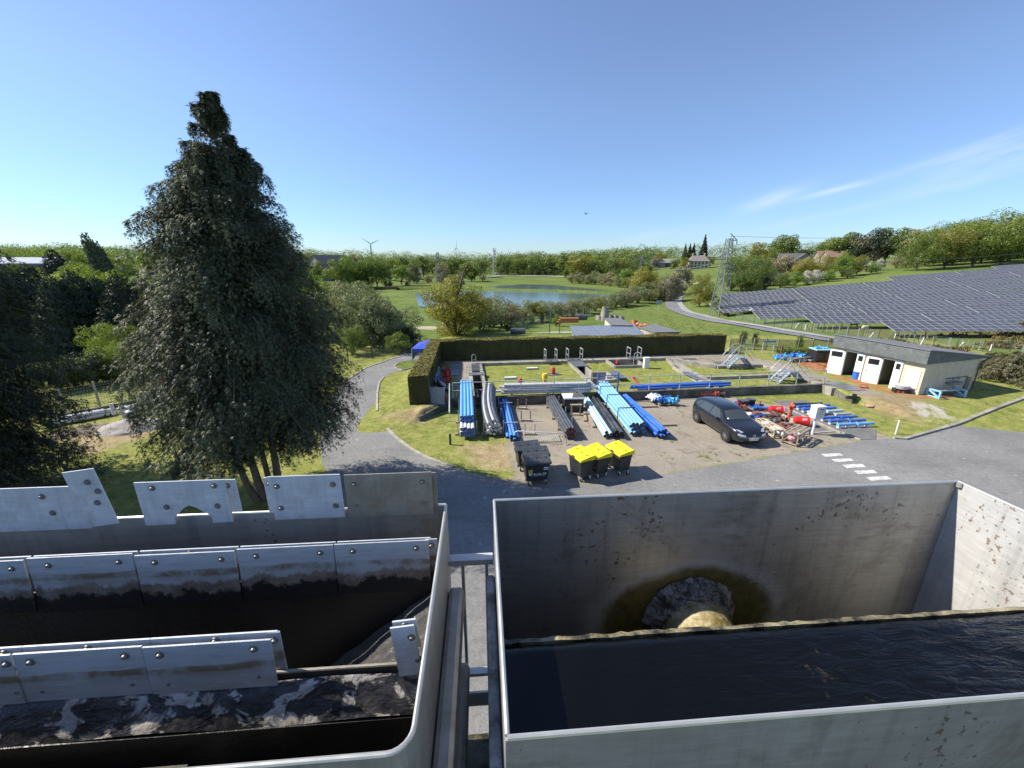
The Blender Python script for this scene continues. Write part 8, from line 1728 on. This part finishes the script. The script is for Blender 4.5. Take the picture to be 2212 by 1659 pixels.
pl(-420,-140,1075,1165,Yp-.004,M_PLATE)
# second row, deep in the tank
Y2=1.312*h_
xs2=[-330,-140,66,297,515,725,930]
for i in range(6):
    x0=xq(xs2[i],1215-xs2[i]*.05,Y2)[0]; x1=xq(xs2[i+1]-2,1215-xs2[i]*.05,Y2)[0]
    w_=(x1-x0)/2; plate(x0,x1,-.245+.012*(i%2),.0+.004*(i%3),Y2-.008-.004*(i%2),M_ROW2,bl=[(-w_*.62,-.035),(w_*.72,-.035)],bend=-.02)
    plate(x0+.004,x1+.004,-.08,.002,Y2+.012,M_PLATE,bl=[(0,-.02)])
plate(xq(918,1170,Y2)[0],xq(944,1170,Y2)[0],-.2,0,Y2+.004,M_ROW2,bl=[(0,-.03)])
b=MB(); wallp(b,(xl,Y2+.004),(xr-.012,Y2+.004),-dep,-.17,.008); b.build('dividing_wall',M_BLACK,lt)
# third row, nearest
Y3=.935*h_
for i,(a,c) in enumerate(((-300,-60),(-60,28),(28,312),(312,592))):
    if i==1: a=-55
    x0=xq(a,1392-a*.03,Y3)[0]; x1=xq(c-3,1392-c*.03,Y3)[0]; w_=(x1-x0)/2
    plate(x0,x1,-.185,.0-.002*i,Y3-.010-.003*(i%2),M_ROW3,bl=[(-w_*.75,-.03),(w_*.72,-.03),(-w_*.72,-.145),(w_*.72,-.14)],bend=-.012)
    plate(x0+.01,x1+.012,-.06,.002,Y3+.010,M_PLATE,bl=[(0,-.02)])
plate(xq(575,1372,Y3)[0],xq(602,1372,Y3)[0],-.17,0,Y3+.008,M_ROW3,bl=[(0,-.03)])
x0=xq(845,1357,Y3)[0]; x1=xq(896,1355,Y3)[0]; plate(x0,x1,-.185,.012,Y3-.012,M_PLATE,tilt=R(-5),label='narrow lone baffle plate by the side wall',bl=[(.025,-.045),(.03,-.14)],bend=-.01)
plate(x0+.004,x1+.004,-.1,.018,Y3+.006,M_PLATE,tilt=R(-5),bl=[(0,-.02)])
b=MB(); wallp(b,(xl,Y3),(xr-.012,Y3),-dep,-.142*h_,.010); b.build('dividing_wall',M_GRIME,lt)
b=MB(); b.tube([(xl,Y3,-.140*h_),(xr-.01,Y3,-.140*h_)],.006,8); b.build('dividing_rim',M_PLATEB,lt)
# soiled ledge below the third row with lumps of sludge
m,nt,out=new_mat('flaking_ledge'); c=coords(nt); f=noise(nt,coords(nt,'Object',(1,1.6,1.6)),8.5,6,.60,.5)
princ(nt,out,mix(nt,ramp(nt,f,[(.53,0),(.57,1)]),mix(nt,ramp(nt,noise(nt,c,18,4),[(.4,0),(.6,1)]),(.016,.016,.018),(.045,.043,.042)),ramp(nt,noise(nt,c,11,5,.7),[(.3,(.26,.21,.14)),(.65,(.58,.56,.51))])),.38,0,bumpn(nt,f,.8,.02),.5)
M_LEDGE=m
n=160;vs=[];rd=random.Random(12)
for i in range(n+1):
    x=xl+(xr-.012-xl)*i/n
    for j in range(6):
        q=j/5; vs.append((x,Y3-.012-.075*q,-.185-.095*q**1.2+ (rd.uniform(-.006,.010) if 0<j<5 else 0)+.006*math.sin(x*9+j)))
b=MB(); b.add(vs,[(i*6+k,i*6+k+1,(i+1)*6+k+1,(i+1)*6+k) for i in range(n) for k in range(5)],0,True); 
o=b.build('ledge',M_LEDGE,lt); o.data.flip_normals() if o.data.polygons[0].normal.z<0 else None
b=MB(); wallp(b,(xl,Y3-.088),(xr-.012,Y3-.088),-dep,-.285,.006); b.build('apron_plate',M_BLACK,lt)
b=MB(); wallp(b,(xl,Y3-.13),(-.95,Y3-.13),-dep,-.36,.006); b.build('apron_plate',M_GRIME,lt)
# sloping wet chute in the right corner
b=MB(); n=26; vs=[];m_=12
for i in range(n+1):
    for j in range(m_+1):
        u,v=i/n,j/m_; x=xr-.012-u*1.0; y=Y3+.012+(Y2-.0-Y3-.02)*v; z=-.235-u*.80+.004*math.sin(x*40+y*23)+.003*math.sin(y*60); vs.append((x,y,z))
b.add(vs,[(i*(m_+1)+j,i*(m_+1)+j+1,(i+1)*(m_+1)+j+1,(i+1)*(m_+1)+j) for i in range(n) for j in range(m_)],0,True); o=b.build('chute',M_WETB,lt); 
if o.data.polygons[0].normal.z<0: o.data.flip_normals()
# greenish liquid low on the left, in front
M_GREENW,nt,out=new_mat('green_sludge_water'); c=coords(nt); princ(nt,out,mix(nt,ramp(nt,noise(nt,c,5,5,.7,.4),[(.52,0),(.62,1)]),(.045,.055,.045),(.012,.012,.011)),.12,0,bumpn(nt,noise(nt,c,9,4),.2,.02),.5)
b=MB(); b.add([(xl+.01,yn+.012,-.46),(-.86,yn+.012,-.46),(-.92,Y3-.14,-.46),(xl+.01,Y3-.14,-.46)],[(0,1,2,3)]); tag(b.build('water',M_GREENW,None,(0,0,RIM),TA),'murky greenish liquid low in the left tank',None,None,'structure')
b=MB(); rd=random.Random(6)
for k in range(40): b.blob((-.80+rd.gauss(0,.06)+.0,yn+.07+rd.gauss(0,.035),-.455+rd.uniform(0,.03)),rd.uniform(.008,.025),1,.3,0,(1.3,1,.8),k)
tag(b.build('debris',mat('wet_debris',(.30,.26,.18),.3,var=.5,scale=14,bump=.6),None,(0,0,RIM),TA),'clump of pale wet debris at the bottom of the left tank','debris',None,'stuff')
# beams along the right flank
MB().box((xr+.045,(yn+1.42*h_)/2-.2,-.36*h_),(.075,1.42*h_-yn+.4,.10),bev=.022).build('stiffener_beam',M_BEAM,lt)
MB().box((xr+.060,(yn+1.37*h_)/2-.2,-.72*h_),(.075,1.37*h_-yn+.4,.10),bev=.022).build('stiffener_beam',M_BEAM,lt)
# ------------------------------------------------ platform, railing and the building that carries them
pf=empty('platform',(0,0,0),TA,'mossy concrete platform edge below the two tanks','platform')
M_MOSS,nt,out=new_mat('mossy_concrete'); c=coords(nt)
mo=ramp(nt,noise(nt,c,5,6,.75,.4),[(.42,0),(.56,1)]); a_=mix(nt,mo,(.21,.19,.15),mix(nt,ramp(nt,noise(nt,c,16,4),[(.35,0),(.65,1)]),(.03,.026,.015),(.15,.145,.03)))
princ(nt,out,a_,.95,0,bumpn(nt,noise(nt,c,22,6,.8),1.0,.06)); 
b=MB(); b.box((0,-.8,RIM-dep-.38),(12,5.1,.3)); b.build('slab',M_MOSS,pf)
b=MB(); b.box((0,-1.5,(RIM-dep-.53)/2),(10,4.4,RIM-dep-.53)); b.build('base_wall',M_CONCD,pf)
b=MB()
for k in range(5): b.box((-.08,.35+k*.22,RIM-dep-.20),(.34,.05,.05))
b.build('plank',M_KERB,pf)
for sx in (-3.2,-.9,.6,2.2):
    b=MB(); b.box((sx,1.0,RIM-dep-.13),(.12,1.1,.22)); b.build('tank_foot',M_BEAM,pf)
ra=empty('platform_railing',(0,0,0),TA,'galvanised railing seen in the gap between the tanks','railing')
ry=1.72; 
def railz(px,py): return xq(px,py,ry)[1]+RIM
zT,zB,zK=railz(1020,1204),railz(1020,1452),railz(1020,1492)
MB().box((-.083,ry,zT-.012),(.222,.05,.03)).build('top_rail',M_GALV,ra); MB().box((-.083,ry,zB),(.222,.04,.02)).build('bottom_rail',M_GALV,ra); MB().box((-.083,ry-.02,zK-.035),(.222,.012,.10)).build('kick_board',M_GALV,ra)
x0=xq(1003,1300,ry)[0]; x1=xq(1053,1300,ry)[0]; st=x1-x0
for k in (0,1): MB().tube([(x0+k*st,ry,zB),(x0+k*st,ry,zT-.02)],.009,8).build('baluster',M_GALV,ra)
for x in (): MB().box((x-.0,ry+.0,(zT+zK)/2-.1),(.04,.04,zT-zK+.2)).build('post',M_GALV,ra)
